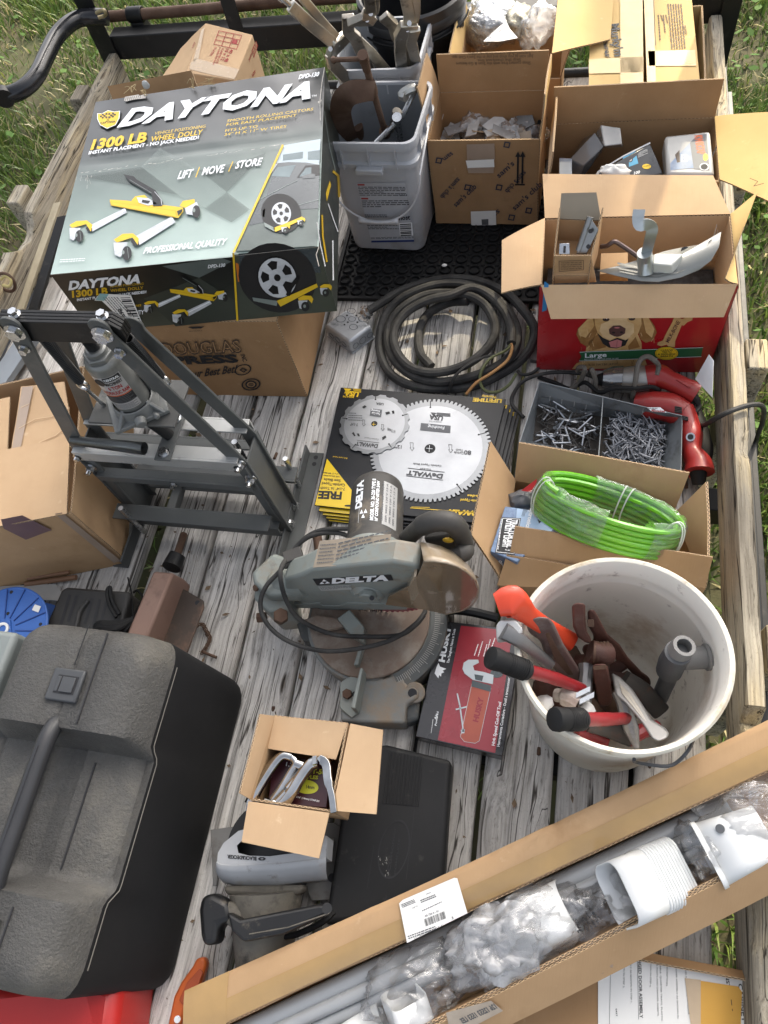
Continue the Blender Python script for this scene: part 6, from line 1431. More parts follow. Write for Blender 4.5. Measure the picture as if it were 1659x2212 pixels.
# motor
m0,m1=V((-.322,.560,.285)),V((-.352,.748,.245));ax=(m1-m0)
b=B(W=True);b.tube([m0+ax*t for t in (0,.1,.14,.2,.86,.93,.97,1)],[.062,.062,.058,.056,.055,.052,.045,.02],36);b.build("motor_housing",motor_m,T,ang=40)
b=B(W=True);b.tube([m0-ax*.14,m0-ax*.02,m0+ax*.05],[.058,.064,.064],32);b.build("gear_case",ggreen,T)
ml=mat("grey_name_plate",(.36,.36,.35),rough=.5)
def msec(b,t0,t1,a0,a1,r,n=10):
    u_=V((1,0,0));w_=ax.normalized().cross(u_).normalized()*-1
    b.grid(lambda u,v:m0+ax*(t0+(t1-t0)*v)+(u_*math.cos(a0+(a1-a0)*u)+w_*math.sin(a0+(a1-a0)*u))*r,n,1)
if True:
    u_=V((1,0,0));w_=u_.cross(ax.normalized()).normalized()
    if w_.z<0:w_=-w_
    def mtext(tx,ang,t0,t1,h,m_,bold=.03):
        g,fs=glyphs(tx,bold);b=B(W=True);ids=[]
        for x,y in g:
            a=ang-h*y;ids.append(b.pt(m0+ax*(t0+(t1-t0)*x)+(u_*math.cos(a)+w_*math.sin(a))*.0572))
        for f in fs:b.face([ids[i]for i in f])
        b.build("lettering",m_,T,smooth=False,kind="stuff")
    b=B(W=True);b.grid(lambda u,v:m0+ax*(.22+.58*v)+(u_*math.cos(.60+.60*u)+w_*math.sin(.60+.60*u))*.0567,10,1);b.build("name_plate",ml,T)
    mtext("DELTA",1.98,.42,.80,-.30,ink_white,.05);mtext("MODEL NO. 36-220 TYPE II",1.50,.24,.80,-.13,ink_white,.03);mtext("10\" COMPOUND MITER SAW",1.35,.24,.78,-.11,ink_white,.03)
    for k in range(4):mtext("SER 9802 120 V 13 A",.73+.15*k,.26,.78,-.07,ink_grey,.02)
    b=B(W=True)
    for tt,aa in ((.30,1.88),(.36,1.80),(.36,1.96)):
        b.poly([m0+ax*(tt+dt)+(u_*math.cos(aa+da)+w_*math.sin(aa+da))*.0573 for dt,da in ((-.028,-.07),(-.028,.07),(.028,0))])
    b.build("emblem",ink_white,T,smooth=False,kind="stuff")
    b=B(W=True);b.grid(lambda u,v:m0+ax*(.22+.58*v)+(u_*math.cos(2.06+.012*u)+w_*math.sin(2.06+.012*u))*.0572,1,1);b.build("print_line",ink_white,T,smooth=False)
# D-handle with trigger lock
hp=[ty(955,515,.60),ty(1010,440,.60),ty(1100,365,.60),ty(1190,335,.60),ty(1290,345,.60),ty(1350,410,.60),ty(1375,500,.59),ty(1360,545,.57),ty(1200,560,.56),ty(1010,560,.565)]
b=B(W=True);b.tube(smoothpts(hp,5),[.017]*10+[.020]*15+[.018]*12+[.012]*9,14);b.build("handle",motor_m,T)
b=B(W=True);b.prism([ty(u,v,.59)for u,v in ((1100,470),(1340,430),(1365,540),(1180,520))],(0,.028,0));b.build("trigger_guard",motor_m,T,bevel=.008)
c=ty(1268,460,.585);b=B(W=True);b.sphere(c,.0085,14,sc=(1.25,.6,.8));b.build("yellow_button",mat("yellow_button",(.75,.45,.03),rough=.35),T)
b=B(W=True);b.cyl(ty(960,560,.57),ty(1020,575,.57),.012,seg=12);b.build("knob",motor_m,T)
# lower guard: tinted plastic shroud that mirrors the red box beside it
shr=mat("tan_clear_guard",(.27,.19,.115),(.22,.155,.09),rough=.16,ns=5,coat=.8,crough=.06,trans=.3,ior=1.3,grime=((.42,.36,.28),.15,9))
arc=[(1085,478),(1180,488),(1280,530),(1380,600),(1450,690),(1472,770),(1440,860),(1360,920),(1250,945),(1120,915),(860,880),(880,830),(1000,770),(1060,680),(1100,600)]
fa=[ty(u,v,.500)for u,v in arc[4:]];
front=[ty(u,v,.497)for u,v in ((1110,598),(1260,610),(1380,660),(1452,730),(1466,800),(1430,870),(1350,922),(1245,945),(1120,915),(860,882),(880,830),(1010,765),(1072,690))]
b=B(W=True);b.prism(front,(0,.003,0));b.build("lower_guard",shr,T,bevel=0)
rimf=[ty(u,v,.497)for u,v in ((1110,598),(1180,598),(1260,610),(1330,632),(1390,668),(1440,715),(1466,780),(1458,830),(1430,870),(1390,900),(1350,922),(1245,945))]
b=B(W=True);bk_=[ty(u,v,.560)for u,v in ((1085,478),(1140,482),(1215,500),(1290,534),(1350,578),(1400,628),(1440,690),(1466,760),(1460,840),(1420,890),(1375,915),(1260,940))];ids=[[b.pt(p.lerp(e_,d))for d in (0,.33,.66,1)]for p,e_ in zip(rimf,bk_)]
for A_,B_ in zip(ids,ids[1:]):
    for k in range(3):b.face((A_[k],B_[k],B_[k+1],A_[k+1]))
b.build("guard_rim",mat("tan_guard_rim",(.30,.235,.16),(.24,.19,.13),rough=.3,ns=6,coat=.5,grime=((.34,.28,.2),.2,10)),T,solid=.003,ang=50)
b=B(W=True);b.prism([ty(u,v,.565)for u,v in ((1078,478),(1095,478),(1110,600),(1060,690),(1045,585),(1030,580))],(0,-.068,0));b.build("guard_end",bpy.data.materials["tan_guard_rim"],T,bevel=.001)
# cord: two loops and a plug
cw=[(640,385,.27),(520,385,.26),(420,400,.25),(330,450,.24),(230,560,.23),(170,660,.20),(80,760,.19),(42,870,.18),(70,980,.17),(160,1080,.16),(300,1150,.15),(480,1185,.145),(700,1165,.14),(900,1110,.13),(1040,1020,.12),(1110,940,.11),(1120,900,.105)]
cw2=[(640,445,.26),(560,415,.255),(440,415,.25),(330,455,.245),(230,560,.235),(175,650,.26),(180,750,.25),(210,850,.22),(270,950,.18),(370,1020,.15),(520,1075,.13),(720,1090,.12),(950,1080,.115),(1060,1010,.11),(1110,950,.105)]
for w_ in (cw,cw2):
    b=B(W=True);b.tube(smoothpts([tz(*p)for p in w_],7),.0050,10);b.build("power_cord",cable_black,T)
b=B(W=True);b.obox(tz(258,565,.235),(.035,.018,0),(-.012,.024,0),(0,0,.02));b.cyl(tz(258,565,.235),tz(195,640,.235),.009,.006,10);pg=b.build("plug",motor_m,T,bevel=.003)
for u,v in ((312,545),(322,562)):
    b=B(W=True);b.bar(tz(290,555+(v-550)*.5,.235),tz(u,v,.237),(0,0,.005),(0,.0015,0));b.build("plug_blade",zinc,pg)
b=B(W=True);b.cyl(tz(412,420,.012),tz(430,580,.012),.011,seg=12);solo(b,"rusty_rod",rust,"short rusty rod on the deck behind the miter saw cord","steel rod",tz(420,500,0))
# ================================================================ divided steel tray of screws and nails
q=lambda u,v:(1014.9+u*.3882,768+v*.3882)
qz=lambda u,v,z:P(*q(u,v),z)
bin_m=mat("grey_steel_tray",(.25,.27,.28),(.20,.22,.23),rough=.42,ns=7,metal=.3,grime=((.09,.095,.095),.25,11))
T=thing("divided_tray","grey steel divided tray holding screws on the left and nails on the right","tray",qz(720,440,0))
top=[qz(*p,.080)for p in ((275,490),(1175,640),(1182,335),(388,145))];flo=[qz(*p,.006)for p in ((350,480),(1062,640),(1076,385),(372,290))]
for i,nm in enumerate(("tray_wall","tray_end","tray_wall","tray_end")):
    j=(i+1)%4;b=B(W=True);b.card([flo[i],flo[j],top[j],top[i]],.0016,2,2,0,me=0);b.build(nm,bin_m,T,smooth=False)
b=B(W=True);b.card(flo,.0016,2,2,0,me=0);b.build("tray_floor",mat("dirty_tray_floor",(.07,.06,.05),(.04,.035,.03),rough=.8,ns=30),T,smooth=False)
b=B(W=True);b.card([flo[0].lerp(flo[1],.53),flo[3].lerp(flo[2],.53),top[3].lerp(top[2],.46),top[0].lerp(top[1],.505)],.0018,2,2,0,me=0);b.build("tray_divider",bin_m,T,smooth=False)
bk=Plane(flo[3],flo[2],top[2]);pr=Prints(bk,T)
for u,v in ((447,240),(513,258),(582,272),(648,287),(965,308)):pr.line(ink_white,[q(u,v-14),q(u-3,v+12)],.8,1)
pr.done()
nail_m=mat("galvanised_nail",(.33,.34,.36),(.24,.25,.27),rough=.5,metal=.6,ns=40);screw_m=mat("bright_screw",(.5,.52,.54),(.3,.31,.33),rough=.3,metal=.9,ns=60)
def fastener(nm,m_,L,r,head,thread):
    b=B();n=18 if thread else 2
    b.tube([V((0,0,-L/2+L*.9*k/n))for k in range(n+1)][::1],[(.3 if k==0 else 1)*r*(1+(.28*(k%2)if thread else 0))for k in range(n+1)],6)
    b.cyl((0,0,L*.40),(0,0,L*.40+.0015),r if thread else head,head,9)
    o=b.build(nm,m_);return o
def spill(nm,label,cat,group,m_,L,r,head,thread,count,quad,z0,z1,seed):
    R_=random.Random(seed);src=None
    for i in range(count):
        u,v=R_.uniform(.04,.96),R_.uniform(.03,.97);t=i/count
        p=quad[0]*(1-u)*(1-v)+quad[1]*u*(1-v)+quad[2]*u*v+quad[3]*(1-u)*v
        if src is None:src=o=fastener(nm,m_,L,r,head,thread)
        else:o=src.copy();link(o)
        o.location=(p.x,p.y,z0+(z1-z0)*t);o.rotation_euler=(R_.choice((math.pi/2,-math.pi/2))+R_.gauss(0,.30),R_.gauss(0,.2),R_.uniform(0,6.28))
        tag(o,label,cat,group)
mid=[flo[i].lerp(top[i],.36)for i in range(4)];dq=lambda a,b_:[mid[0].lerp(mid[1],a),mid[0].lerp(mid[1],b_),mid[3].lerp(mid[2],b_),mid[3].lerp(mid[2],a)]
spill("nail","grey galvanised roofing nail loose in the right half of the steel tray","nail","nails in the tray",nail_m,.044,.0021,.0056,False,270,dq(.56,.97),.008,.040,4)
spill("wood_screw","bright wood screw loose in the left half of the steel tray","screw","screws in the tray",screw_m,.055,.0021,.0042,True,40,dq(.07,.47),.018,.032,5)
spill("finish_nail","thin dark finishing nail among the screws in the steel tray","nail","thin nails among the screws",mat("dark_nail",(.14,.14,.14),(.10,.09,.08),rough=.5,metal=.6,ns=40),.048,.0012,.0022,False,100,dq(.04,.49),.009,.026,6)
# ================================================================ corded drills behind the tray
tool_red=mat("tool_red_plastic",(.30,.020,.017),(.25,.016,.014),rough=.38,ns=7,coat=.15,grime=((.2,.07,.055),.14,16));alu=mat("dusty_aluminium",(.40,.39,.36),(.30,.29,.27),rough=.45,metal=.7,ns=9,grime=((.2,.18,.15),.2,14))
def slug(b,pts,rr,seg=14,sq=None,flat=1.0):
    b.tube(smoothpts([p for p in pts],4),[rr[min(int(i/4),len(rr)-1)]*(1-(i%4)/4)+rr[min(int(i/4)+1,len(rr)-1)]*(i%4)/4 for i in range(4*(len(pts)-1)+1)],seg,sq=sq)
T=thing("corded_drill","red corded drill with a silver gear housing lying behind the steel tray","drill",qz(950,150,0))
b=B(W=True);slug(b,[qz(738,130,.05),qz(790,132,.05),qz(850,134,.052)],[.022,.032,.034],20);b.build("gear_case",mat("polished_steel_case",(.36,.36,.35),(.22,.22,.22),rough=.22,metal=.9,ns=9),T)
b=B(W=True);slug(b,[qz(850,134,.052),qz(930,136,.055),qz(1000,135,.058)],[.031,.036,.034],20);b.build("motor_case",alu,T)
b=B(W=True);slug(b,[qz(985,130,.06),qz(1050,120,.066),qz(1110,140,.07),qz(1190,178,.07),qz(1262,215,.066)],[.034,.032,.024,.024,.028],16);b.build("handle",tool_red,T)
b=B(W=True);slug(b,[qz(975,165,.045),qz(1020,175,.045),qz(1060,195,.045)],[.010,.014,.008],10);b.build("trigger",rubber,T)
b=B(W=True);slug(b,[qz(700,135,.048),qz(745,132,.05)],[.011,.018],12);b.build("chuck",rubber,T)
for u,v in ((1150,135),(1175,150),(1200,165)):b=B(W=True);b.bar(qz(u,v,.0935),qz(u+22,v+14,.0935),(.003,0,0),(0,0,.002));b.build("grip_rib",mat("deep_red",(.25,.012,.012),rough=.5),T)
b=B(W=True);b.tube(smoothpts([qz(1210,215,.07),qz(1260,245,.07),qz(1275,290,.06),qz(1230,325,.055),qz(1150,330,.05),qz(1080,290,.05),qz(1075,235,.055),qz(1120,215,.06)],6),.0055,8);b.build("power_cord",cable_black,T)
b=B(W=True);slug(b,[qz(1205,210,.07),qz(1255,240,.07),qz(1272,275,.065)],[.012,.010,.006],10);b.build("strain_relief",rubber,T)
b=B(W=True);b.tube(smoothpts([qz(560,190,.02),qz(610,150,.04),qz(640,75,.09),qz(610,65,.08),qz(600,85,.06)],5),.0062,8);b.tube(smoothpts([qz(690,215,.03),qz(700,150,.06),qz(680,80,.09),qz(665,100,.05)],5),.0062,8);b.build("cord_loop",mat("dusty_tan_cable",(.13,.115,.095),(.08,.075,.065),rough=.7,ns=14),T)
b=B(W=True);b.tube(smoothpts([qz(905,235,.05),qz(920,150,.1),qz(940,40,.12),qz(985,5,.13),qz(1030,30,.12),qz(1050,60,.1),qz(1040,110,.09)],6),.0062,8);b.build("cord_loop",bpy.data.materials["dusty_tan_cable"],T)
T=thing("reciprocating_saw","long red corded saw with a round hole in its body beside the steel tray","power tool",qz(1250,450,0))
b=B(W=True);slug(b,[qz(920,265,.04),qz(1000,275,.045),qz(1110,290,.048),qz(1190,330,.05)],[.026,.034,.036,.032],16);b.build("body",tool_red,T)
b=B(W=True);slug(b,[qz(1180,310,.05),qz(1215,390,.05),qz(1228,450,.05),qz(1235,530,.05),qz(1270,600,.05),qz(1275,650,.048)],[.030,.026,.028,.022,.030,.034],16);b.build("handle",tool_red,T)
b=B(W=True);slug(b,[qz(1225,255,.03),qz(1265,380,.03),qz(1300,520,.03),qz(1310,580,.03)],[.016,.022,.022,.015],12);b.build("grip",rubber,T)
b=B(W=True);b.cyl(qz(1228,453,.0775),qz(1228,453,.0800),.010,seg=18);b.build("lock_ring",zinc,T)
b=B(W=True);b.cyl(qz(1228,453,.0800),qz(1228,453,.0805),.0065,seg=16);b.build("lock_hole",ink,T)
b=B(W=True);slug(b,[qz(1270,640,.045),qz(1275,720,.03)],[.020,.014],12);b.build("cord_boot",rubber,T)
for k in range(4):b=B(W=True);b.bar(qz(1140,285+k*9,.0865-.0012*k),qz(1180,292+k*9,.0845-.0012*k),(0,.0016,0),(0,0,.004));b.build("vent_slot",ink,T)
for k in range(3):b=B(W=True);b.bar(qz(1180,338+k*8,.082-.001*k),qz(1215,345+k*8,.080-.001*k),(0,.0016,0),(0,0,.004));b.build("vent_slot",ink,T)
pl=Plane(qz(975,285,.0835),qz(1095,310,.0845),qz(975,315,.078));pr=Prints(pl,T);pr.poly(ink_white,[q(985,288),q(1060,288),q(1095,318),q(1010,310)],1);pr.text(ink,"HEAVY-DUTY",q(975,298),q(1045,300),q(975,289),2,.03);pr.text(ink_red,"Milwaukee",q(1010,312),q(1085,316),q(1012,298),2,.03);pr.done()
b=B(W=True);b.tube(smoothpts([qz(1230,320,.05),qz(1255,355,.04),qz(1295,388,.06),qz(1350,360,.12),qz(1430,318,.155),qz(1520,285,.152),qz(1600,272,.145),qz(1636,300,.10),qz(1625,380,.0),qz(1595,470,-.15),qz(1590,560,-.4)],6),.0058,8);solo(b,"power_cord",cable_black,"black power cord running over the right side board and down to the grass","power cord",qz(1430,318,.15))
b=B(W=True);b.tube(smoothpts([qz(300,345,.006),qz(235,270,.006),qz(250,200,.006),qz(310,135,.01),qz(430,98,.02),qz(560,95,.03),qz(660,110,.035),qz(720,140,.04)],7),.0050,8);solo(b,"power_cord",cable_black,"thin black cord curving round the left end of the steel tray","power cord",qz(310,135,0))
b=B(W=True);b.tube(smoothpts([qz(380,120,.006),qz(470,150,.008),qz(560,185,.012),qz(640,150,.05),qz(720,205,.06),qz(800,182,.08),qz(920,182,.09),qz(1010,175,.08),qz(1050,190,.07)],7),.0055,8);solo(b,"power_cord",rubber,"black cord strung across the front of the silver drill housing","power cord",qz(640,150,0))
b=B(W=True);b.tube(smoothpts([qz(265,85,.006),qz(290,105,.006),qz(340,100,.006),qz(380,70,.006),qz(385,40,.01),qz(340,30,.02)],6),.0045,8);solo(b,"power_cord",cable_black,"small bent cord end on the deck at the corner of the red biscuit box","power cord",qz(330,90,0))
b=B(W=True);b.card([qz(1330,-5,.16),qz(1357,30,.155),qz(1350,232,.12),qz(1255,130,.10)],.0012,5,5,.003,me=0);solo(b,"plastic_shard",mat("white_plastic_sheet",(.74,.75,.76),rough=.4),"white triangular plastic shard leaning on the right side board","plastic piece",qz(1340,130,.08))
# ================================================================ box with green hose
zt=.125
cs={'bl':(250,692),'br':(1142,852),'fr':(1310,1290),'fl':(165,1238)}
c0={k:qz(*v,zt)for k,v in cs.items()}
T=thing("cardboard_box","open brown box with upright flaps holding a coil of green hose","cardboard box",(c0['fl']+c0['br'])/2-UP*zt,None,"open cardboard boxes of hardware")
b=B(W=True);dn=UP*(zt-.004)
for k1,k2_ in (('fl','fr'),('fr','br'),('br','bl'),('bl','fl')):b.card([c0[k1]-dn,c0[k2_]-dn,c0[k2_],c0[k1]],.004,6,4,.002)
b.card([c0[k]-dn for k in ('fl','fr','br','bl')],.004,2,2,0);b.build("box_body",CB,T,ang=40)
def fl4(p,mats=CB,**k):
    b=B(W=True);b.card(p,.0052,10,6,.003,**k);b.build("flap",mats,T,ang=40)
fl4([c0['br'],c0['bl'],qz(275,482,.20),qz(1222,650,.20)],curl=.006);fl4([c0['bl'],c0['fl'],qz(2,1000,.19),qz(113,480,.21)],curl=.004)
fl4([c0['fr'],c0['br']-V((0,.01,0)),qz(1322,702,.20),qz(1330,1112,.20)],curl=-.004)
fl4([c0['fl']+V((.012,.006,0)),c0['fr'],qz(1352,1122,.205),qz(252,948,.205)],curl=.004)
fl4([c0['fl']+V((-.004,-.012,-.01)),c0['fl'].lerp(c0['fr'],.55)+V((0,-.012,-.01)),qz(700,1190,.165),qz(206,1106,.165)],curl=.003)
# green hose coil
T=thing("hose_coil","coil of bright green tubing wrapped in clear film standing in the open box","hose",qz(770,900,.1))
L_,R__=qz(368,752,.205),qz(1172,1028,.175);cen=(L_+R__)/2;ua=(R__-L_)/2;n_ax=V((.10,.60,.79));n_ax=(n_ax-ua*(n_ax.dot(ua)/ua.length_squared)).normalized();wa=n_ax.cross(ua).normalized()*.082
hose_m=mat("green_hose",(.17,.50,.022),(.13,.43,.018),rough=.22,ns=6,coat=.8,crough=.08)
pts=[];turns=6.3;N_=int(turns*40)
for k in range(N_+1):
    t=2*math.pi*k/40;lay=k/40;d=n_ax*(.0118*(lay-turns/2));f=1-.012*math.sin(lay*2.1)
    pts.append(cen+d+ua*math.cos(t+2.0)*f*.95+wa*math.sin(t+2.0)*f)
b=B(W=True);b.tube(pts,.0064,9);b.build("hose",hose_m,T)
pts2=[cen+n_ax*(.0125*(k/40-2.2))+ua*math.cos(2*math.pi*k/40+1)*.88+wa*math.sin(2*math.pi*k/40+1)*.84 for k in range(180)]
b=B(W=True);b.tube(pts2,.0062,8);b.build("hose",hose_m,T)
band=mat("white_tie_band",(.72,.76,.66),rough=.4)
for t0 in (3.38,3.52,5.93,6.03,1.30,1.42):
    c=cen+ua*math.cos(t0)*.92+wa*math.sin(t0)*.92;o=(ua*math.cos(t0)*.92+wa*math.sin(t0)*.92).normalized()
    b=B(W=True);b.tube([c+o*.0185*math.cos(a)*(1 if abs(math.cos(a))<.8 else 1)+n_ax*.045*math.sin(a)for a in [j*math.pi/12 for j in range(24)]],.0016,5,closed=True);b.build("tie_band",band,T)
film=clear_mat("clear_film",dens=.10,rough=.08,wr=22)
b=B(W=True);g=40
rings=[]
for k in range(g):
    t=2*math.pi*k/g;c=cen+ua*math.cos(t)*.93+wa*math.sin(t)*.93;o=(ua*math.cos(t)+wa*math.sin(t)).normalized()
    rings.append([b.pt(c+o*(.017+.005*noise.noise(V((k*.9,j*1.3,1))))*math.cos(a)+n_ax*(.045+.006*noise.noise(V((k*.7,j,5))))*math.sin(a))for j,a in enumerate([j*math.pi/8 for j in range(16)])])
for k in range(g):
    if 12<=k<=17 or 30<=k<=33:continue
    for j in range(16):b.face((rings[k][j],rings[(k+1)%g][j],rings[(k+1)%g][(j+1)%16],rings[k][(j+1)%16]))
b.build("clear_wrap",film,T)
# tractor light carton
T=thing("light_carton","blue and black printed carton of a tractor utility light in the hose box","carton",qz(300,950,.06))
tp=[qz(112,1090,.165),qz(262,1150,.165),qz(560,890,.165),qz(196,838,.165)]
blue_box=mat("blue_speckle_print",(.16,.25,.40),(.07,.12,.22),rough=.35,ns=60,coat=.3)
b=B(W=True);b.hexa([p-UP*.10+(V((.012,-.012,0))if i<2 else V((0,0,0)))for i,p in enumerate(tp)],tp);b.build("carton_body",blue_box,T,bevel=.002)
pr=Prints(Plane(*tp[:3]),T);pr.poly(mat("pale_blue_print",(.38,.50,.66),(.30,.42,.58),rough=.35,ns=12),[q(262,850),q(540,892),q(420,1010),q(250,1010)],1);pr.poly(ink,[q(180,900),q(285,905),q(250,1110),q(140,1098)],2);pr.line(ink_white,[q(184,906),q(279,910),q(246,1103),q(147,1092)],.9,3,True)
pr.text(ink_white,"UTILITY LIGHT",q(205,910),q(180,1068),q(234,910),4,.05);pr.text(ink_white,"TRACTOR and",q(236,912),q(206,1060),q(268,914),4,.05);pr.text(ink_white,"TL-30FS",q(195,1085),q(230,1088),q(196,1077),4,.02)
pr.text(ink_white,"optronics",q(338,845),q(310,960),q(362,846),4,.04);pr.poly(ink,[q(375,900),q(415,880),q(420,905),q(385,935)],3);pr.lines(ink,q(300,845),q(285,895),q(325,847),4,.4,3);pr.lines(ink_white,q(172,908),q(150,1080),q(182,908),2,.4,4);pr.done()
pr=Prints(Plane(tp[0],tp[1],tp[1]-UP*.1+V((.012,-.012,0))),T);pr.text(ink_white,"optronics",q(160,1140),q(190,1230),q(185,1140),2,.05);pr.done()
b=B(W=True);b.card([qz(690,840,.12),qz(910,900,.11),qz(985,975,.1),qz(760,900,.12)],.004,3,3,0,me=0);solo(b,"blue_pack",mat("blue_white_pack",(.25,.42,.70),(.5,.6,.72),rough=.35,ns=8),"blue and white pack lying inside the ring of green hose","pack",qz(800,880,.1))
def crumple(nm,label,cat,c,ax,bx,cx,m_,seed,amp=.35,nu=26,nv=16,group=None,parent=None,hf=.15):
    """bag-like closed lump with folds; ax, bx, cx are its half axes"""
    b=B(W=True);c,ax,bx,cx=V(c),V(ax),V(bx),V(cx);ids=[]
    for i in range(nv+1):
        th=math.pi*i/nv;row=[]
        for k in range(nu):
            ph=2*math.pi*k/nu;d=V((math.sin(th)*math.cos(ph),math.sin(th)*math.sin(ph),math.cos(th)))
            f=1+amp*(noise.noise(d*2.3+V((seed,0,0)))+.7*abs(noise.noise(d*5.1+V((0,seed,0))))+hf*noise.noise(d*11+V((0,0,seed))))
            row.append(b.pt(c+(ax*d.x+bx*d.y+cx*d.z)*f))
        ids.append(row)
    for i in range(nv):
        for k in range(nu):b.face((ids[i][k],ids[i][(k+1)%nu],ids[i+1][(k+1)%nu],ids[i+1][k]))
    if parent is not None:return b.build(nm,m_,parent,ang=50)
    return solo(b,nm,m_,label,cat,c-cx,group,ang=75)
crumple("bagged_part","grey bagged part behind the tractor light carton","bag",qz(300,805,.13),(.03,.01,0),(-.01,.02,0),(0,0,.02),mat("grey_bag",(.16,.165,.17),(.1,.1,.105),rough=.35,ns=20),3)
b=B(W=True);b.card([qz(285,752,.165),qz(340,760,.165),qz(372,712,.175),qz(372,686,.18)],.001,3,3,.001,me=0);o=solo(b,"red_tag",[mat("red_card",(.5,.02,.02),rough=.4)],"red and white hang tag at the back left of the hose box","tag",qz(320,740,.15))
b=B(W=True);b.poly([qz(318,760,.168),qz(345,752,.17),qz(372,708,.178),qz(372,740,.17)]);b.build("tag_face",paper,o,smooth=False)
# ================================================================ boxed cut-off tool
q6=lambda u,v:(768+u*.3307,1371.5+v*.3307);qm=lambda u,v:(548.6+u*.3307,1014.9+v*.3307)
zt=.048;tp=[P(*qm(1055,1742),zt),P(*qm(1622,1872),zt),P(*qm(1760,1045),zt),P(*qm(1222,985),zt)]
T=thing("tool_box_carton","black and red printed carton of an air cut-off tool beside the white bucket","carton",(tp[0]+tp[2])/2-UP*zt)
hb_=mat("black_gloss_card",(.018,.018,.02),(.024,.024,.027),rough=.28,ns=6,coat=.4);red_g=mat("crimson_print",(.30,.022,.035),(.22,.018,.028),rough=.28,ns=4,coat=.4)
b=B(W=True);b.hexa([p-UP*(zt-.003)for p in tp],tp);b.build("carton_body",hb_,T,bevel=.0015)
pr=Prints(Plane(*tp[:3]),T)
pr.poly(red_g,[qm(1352,1018),qm(1690,1052),qm(1575,1850),qm(1200,1765)],1)
pr.text(ink_white,"HUSKY",qm(1243,1258),qm(1288,1020),qm(1205,1250),2,.05);pr.text(ink_white,"The Toughest Name in Tools",qm(1274,1264),qm(1318,1040),qm(1258,1262),2,.02);pr.text(ink_white,"H4733",qm(1238,1060),qm(1243,1018),qm(1226,1058),2,.02)
pr.poly(ink_white,[qm(*p)for p in ((1180,1330),(1192,1290),(1205,1262),(1215,1285),(1256,1300),(1232,1312),(1244,1322),(1225,1330),(1222,1352),(1210,1340),(1205,1362),(1195,1350))],2)
pr.text(ink_white,"Air",qm(1190,1632),qm(1200,1590),qm(1176,1630),2,.03);pr.text(ink_white,"Powered",qm(1192,1672),qm(1206,1580),qm(1180,1670),2,.03);pr.line(ink_white,[qm(1157,1720),qm(1170,1630)],.8,2)
tb=mat("copper_red_print",(.40,.10,.06),(.33,.07,.05),rough=.3);gl=mat("glass_print",(.55,.60,.63),(.42,.47,.5),rough=.3);gd=mat("slate_print",(.07,.09,.10),rough=.3)
pr.poly(tb,[qm(*p)for p in ((1420,1395),(1545,1425),(1470,1770),(1445,1785),(1375,1775),(1345,1745))],3);pr.line(gl,[qm(1425,1390),qm(1348,1745),qm(1375,1776),qm(1445,1786),qm(1472,1770),qm(1548,1425)],.9,4);pr.text(red_g,"HUSKY",qm(1462,1650),qm(1500,1490),qm(1428,1640),5,.05)
pr.disc(gd,qm(1585,1330),(12.5,4),(-5,8.5),3);pr.poly(gd,[qm(*p)for p in ((1425,1375),(1550,1410),(1545,1450),(1420,1415))],5)
pr.poly(gl,[qm(*p)for p in ((1362,1300),(1370,1260),(1400,1240),(1465,1240),(1470,1260),(1430,1280),(1440,1310),(1500,1320),(1565,1340),(1560,1400),(1430,1372),(1375,1330))],6);pr.poly(gd,[qm(*p)for p in ((1440,1335),(1500,1345),(1490,1380),(1445,1370))],7)
pr.line(gl,[qm(1328,1462),qm(1345,1540),qm(1368,1710)],3,5);pr.line(gl,[qm(1320,1565),qm(1388,1548)],3,5);pr.poly(gl,[qm(1350,1700),qm(1378,1695),qm(1375,1720),qm(1356,1722)],5)
pr.text(ink_white,"High Speed Cut-Off Tool",q6(908,725),q6(952,440),q6(888,720),2,.03);pr.text(ink_white,"Herramienta Cortadora - Outil a tronconner",q6(940,730),q6(1010,280),q6(922,728),2,.02)
for k,(a,b_)in enumerate((((775,135),(800,60)),((800,140),(830,40)),((835,140),(858,60)),((850,140),(880,30)),((870,130),(910,20)))):pr.lines(ink_white,q6(a[0]-4,a[1]),q6(b_[0]-4,b_[1]),q6(a[0]+6,a[1]),1,.6,2,k)
for k in range(40):
    x,y=random.uniform(1260,1620),random.uniform(1060,1800)
    if (x-1352)>-(y-1018)*.2 and x<1690-(y-1052)*.145:pr.line(mat("dark_crimson_print",(.20,.015,.025),rough=.3),[qm(x,y),qm(x+9,y+7)],.6,2)
pr.done()
sp_=Plane(tp[1],tp[2],tp[2]-UP*zt);pr=Prints(sp_,T);pr.poly(red_g,[q6(1030,835),q6(1062,858),q6(1135,480),q6(1105,465)],1);pr.text(ink_white,"High Speed Cut-Off Tool",q6(1052,825),q6(1092,560),q6(1042,815),2,.03);pr.text(ink_white,"Herramienta Cortadora",q6(1064,830),q6(1110,520),q6(1056,826),2,.02);pr.done()
b=B(W=True);b.tube(smoothpts([P(928,1327,.02),P(975,1318,.03),P(1020,1322,.03),P(1075,1335,.03)],4),.011,8);solo(b,"steel_bar",black_steel,"dark steel bar lying behind the cut-off tool carton","steel bar",P(1000,1325,0))
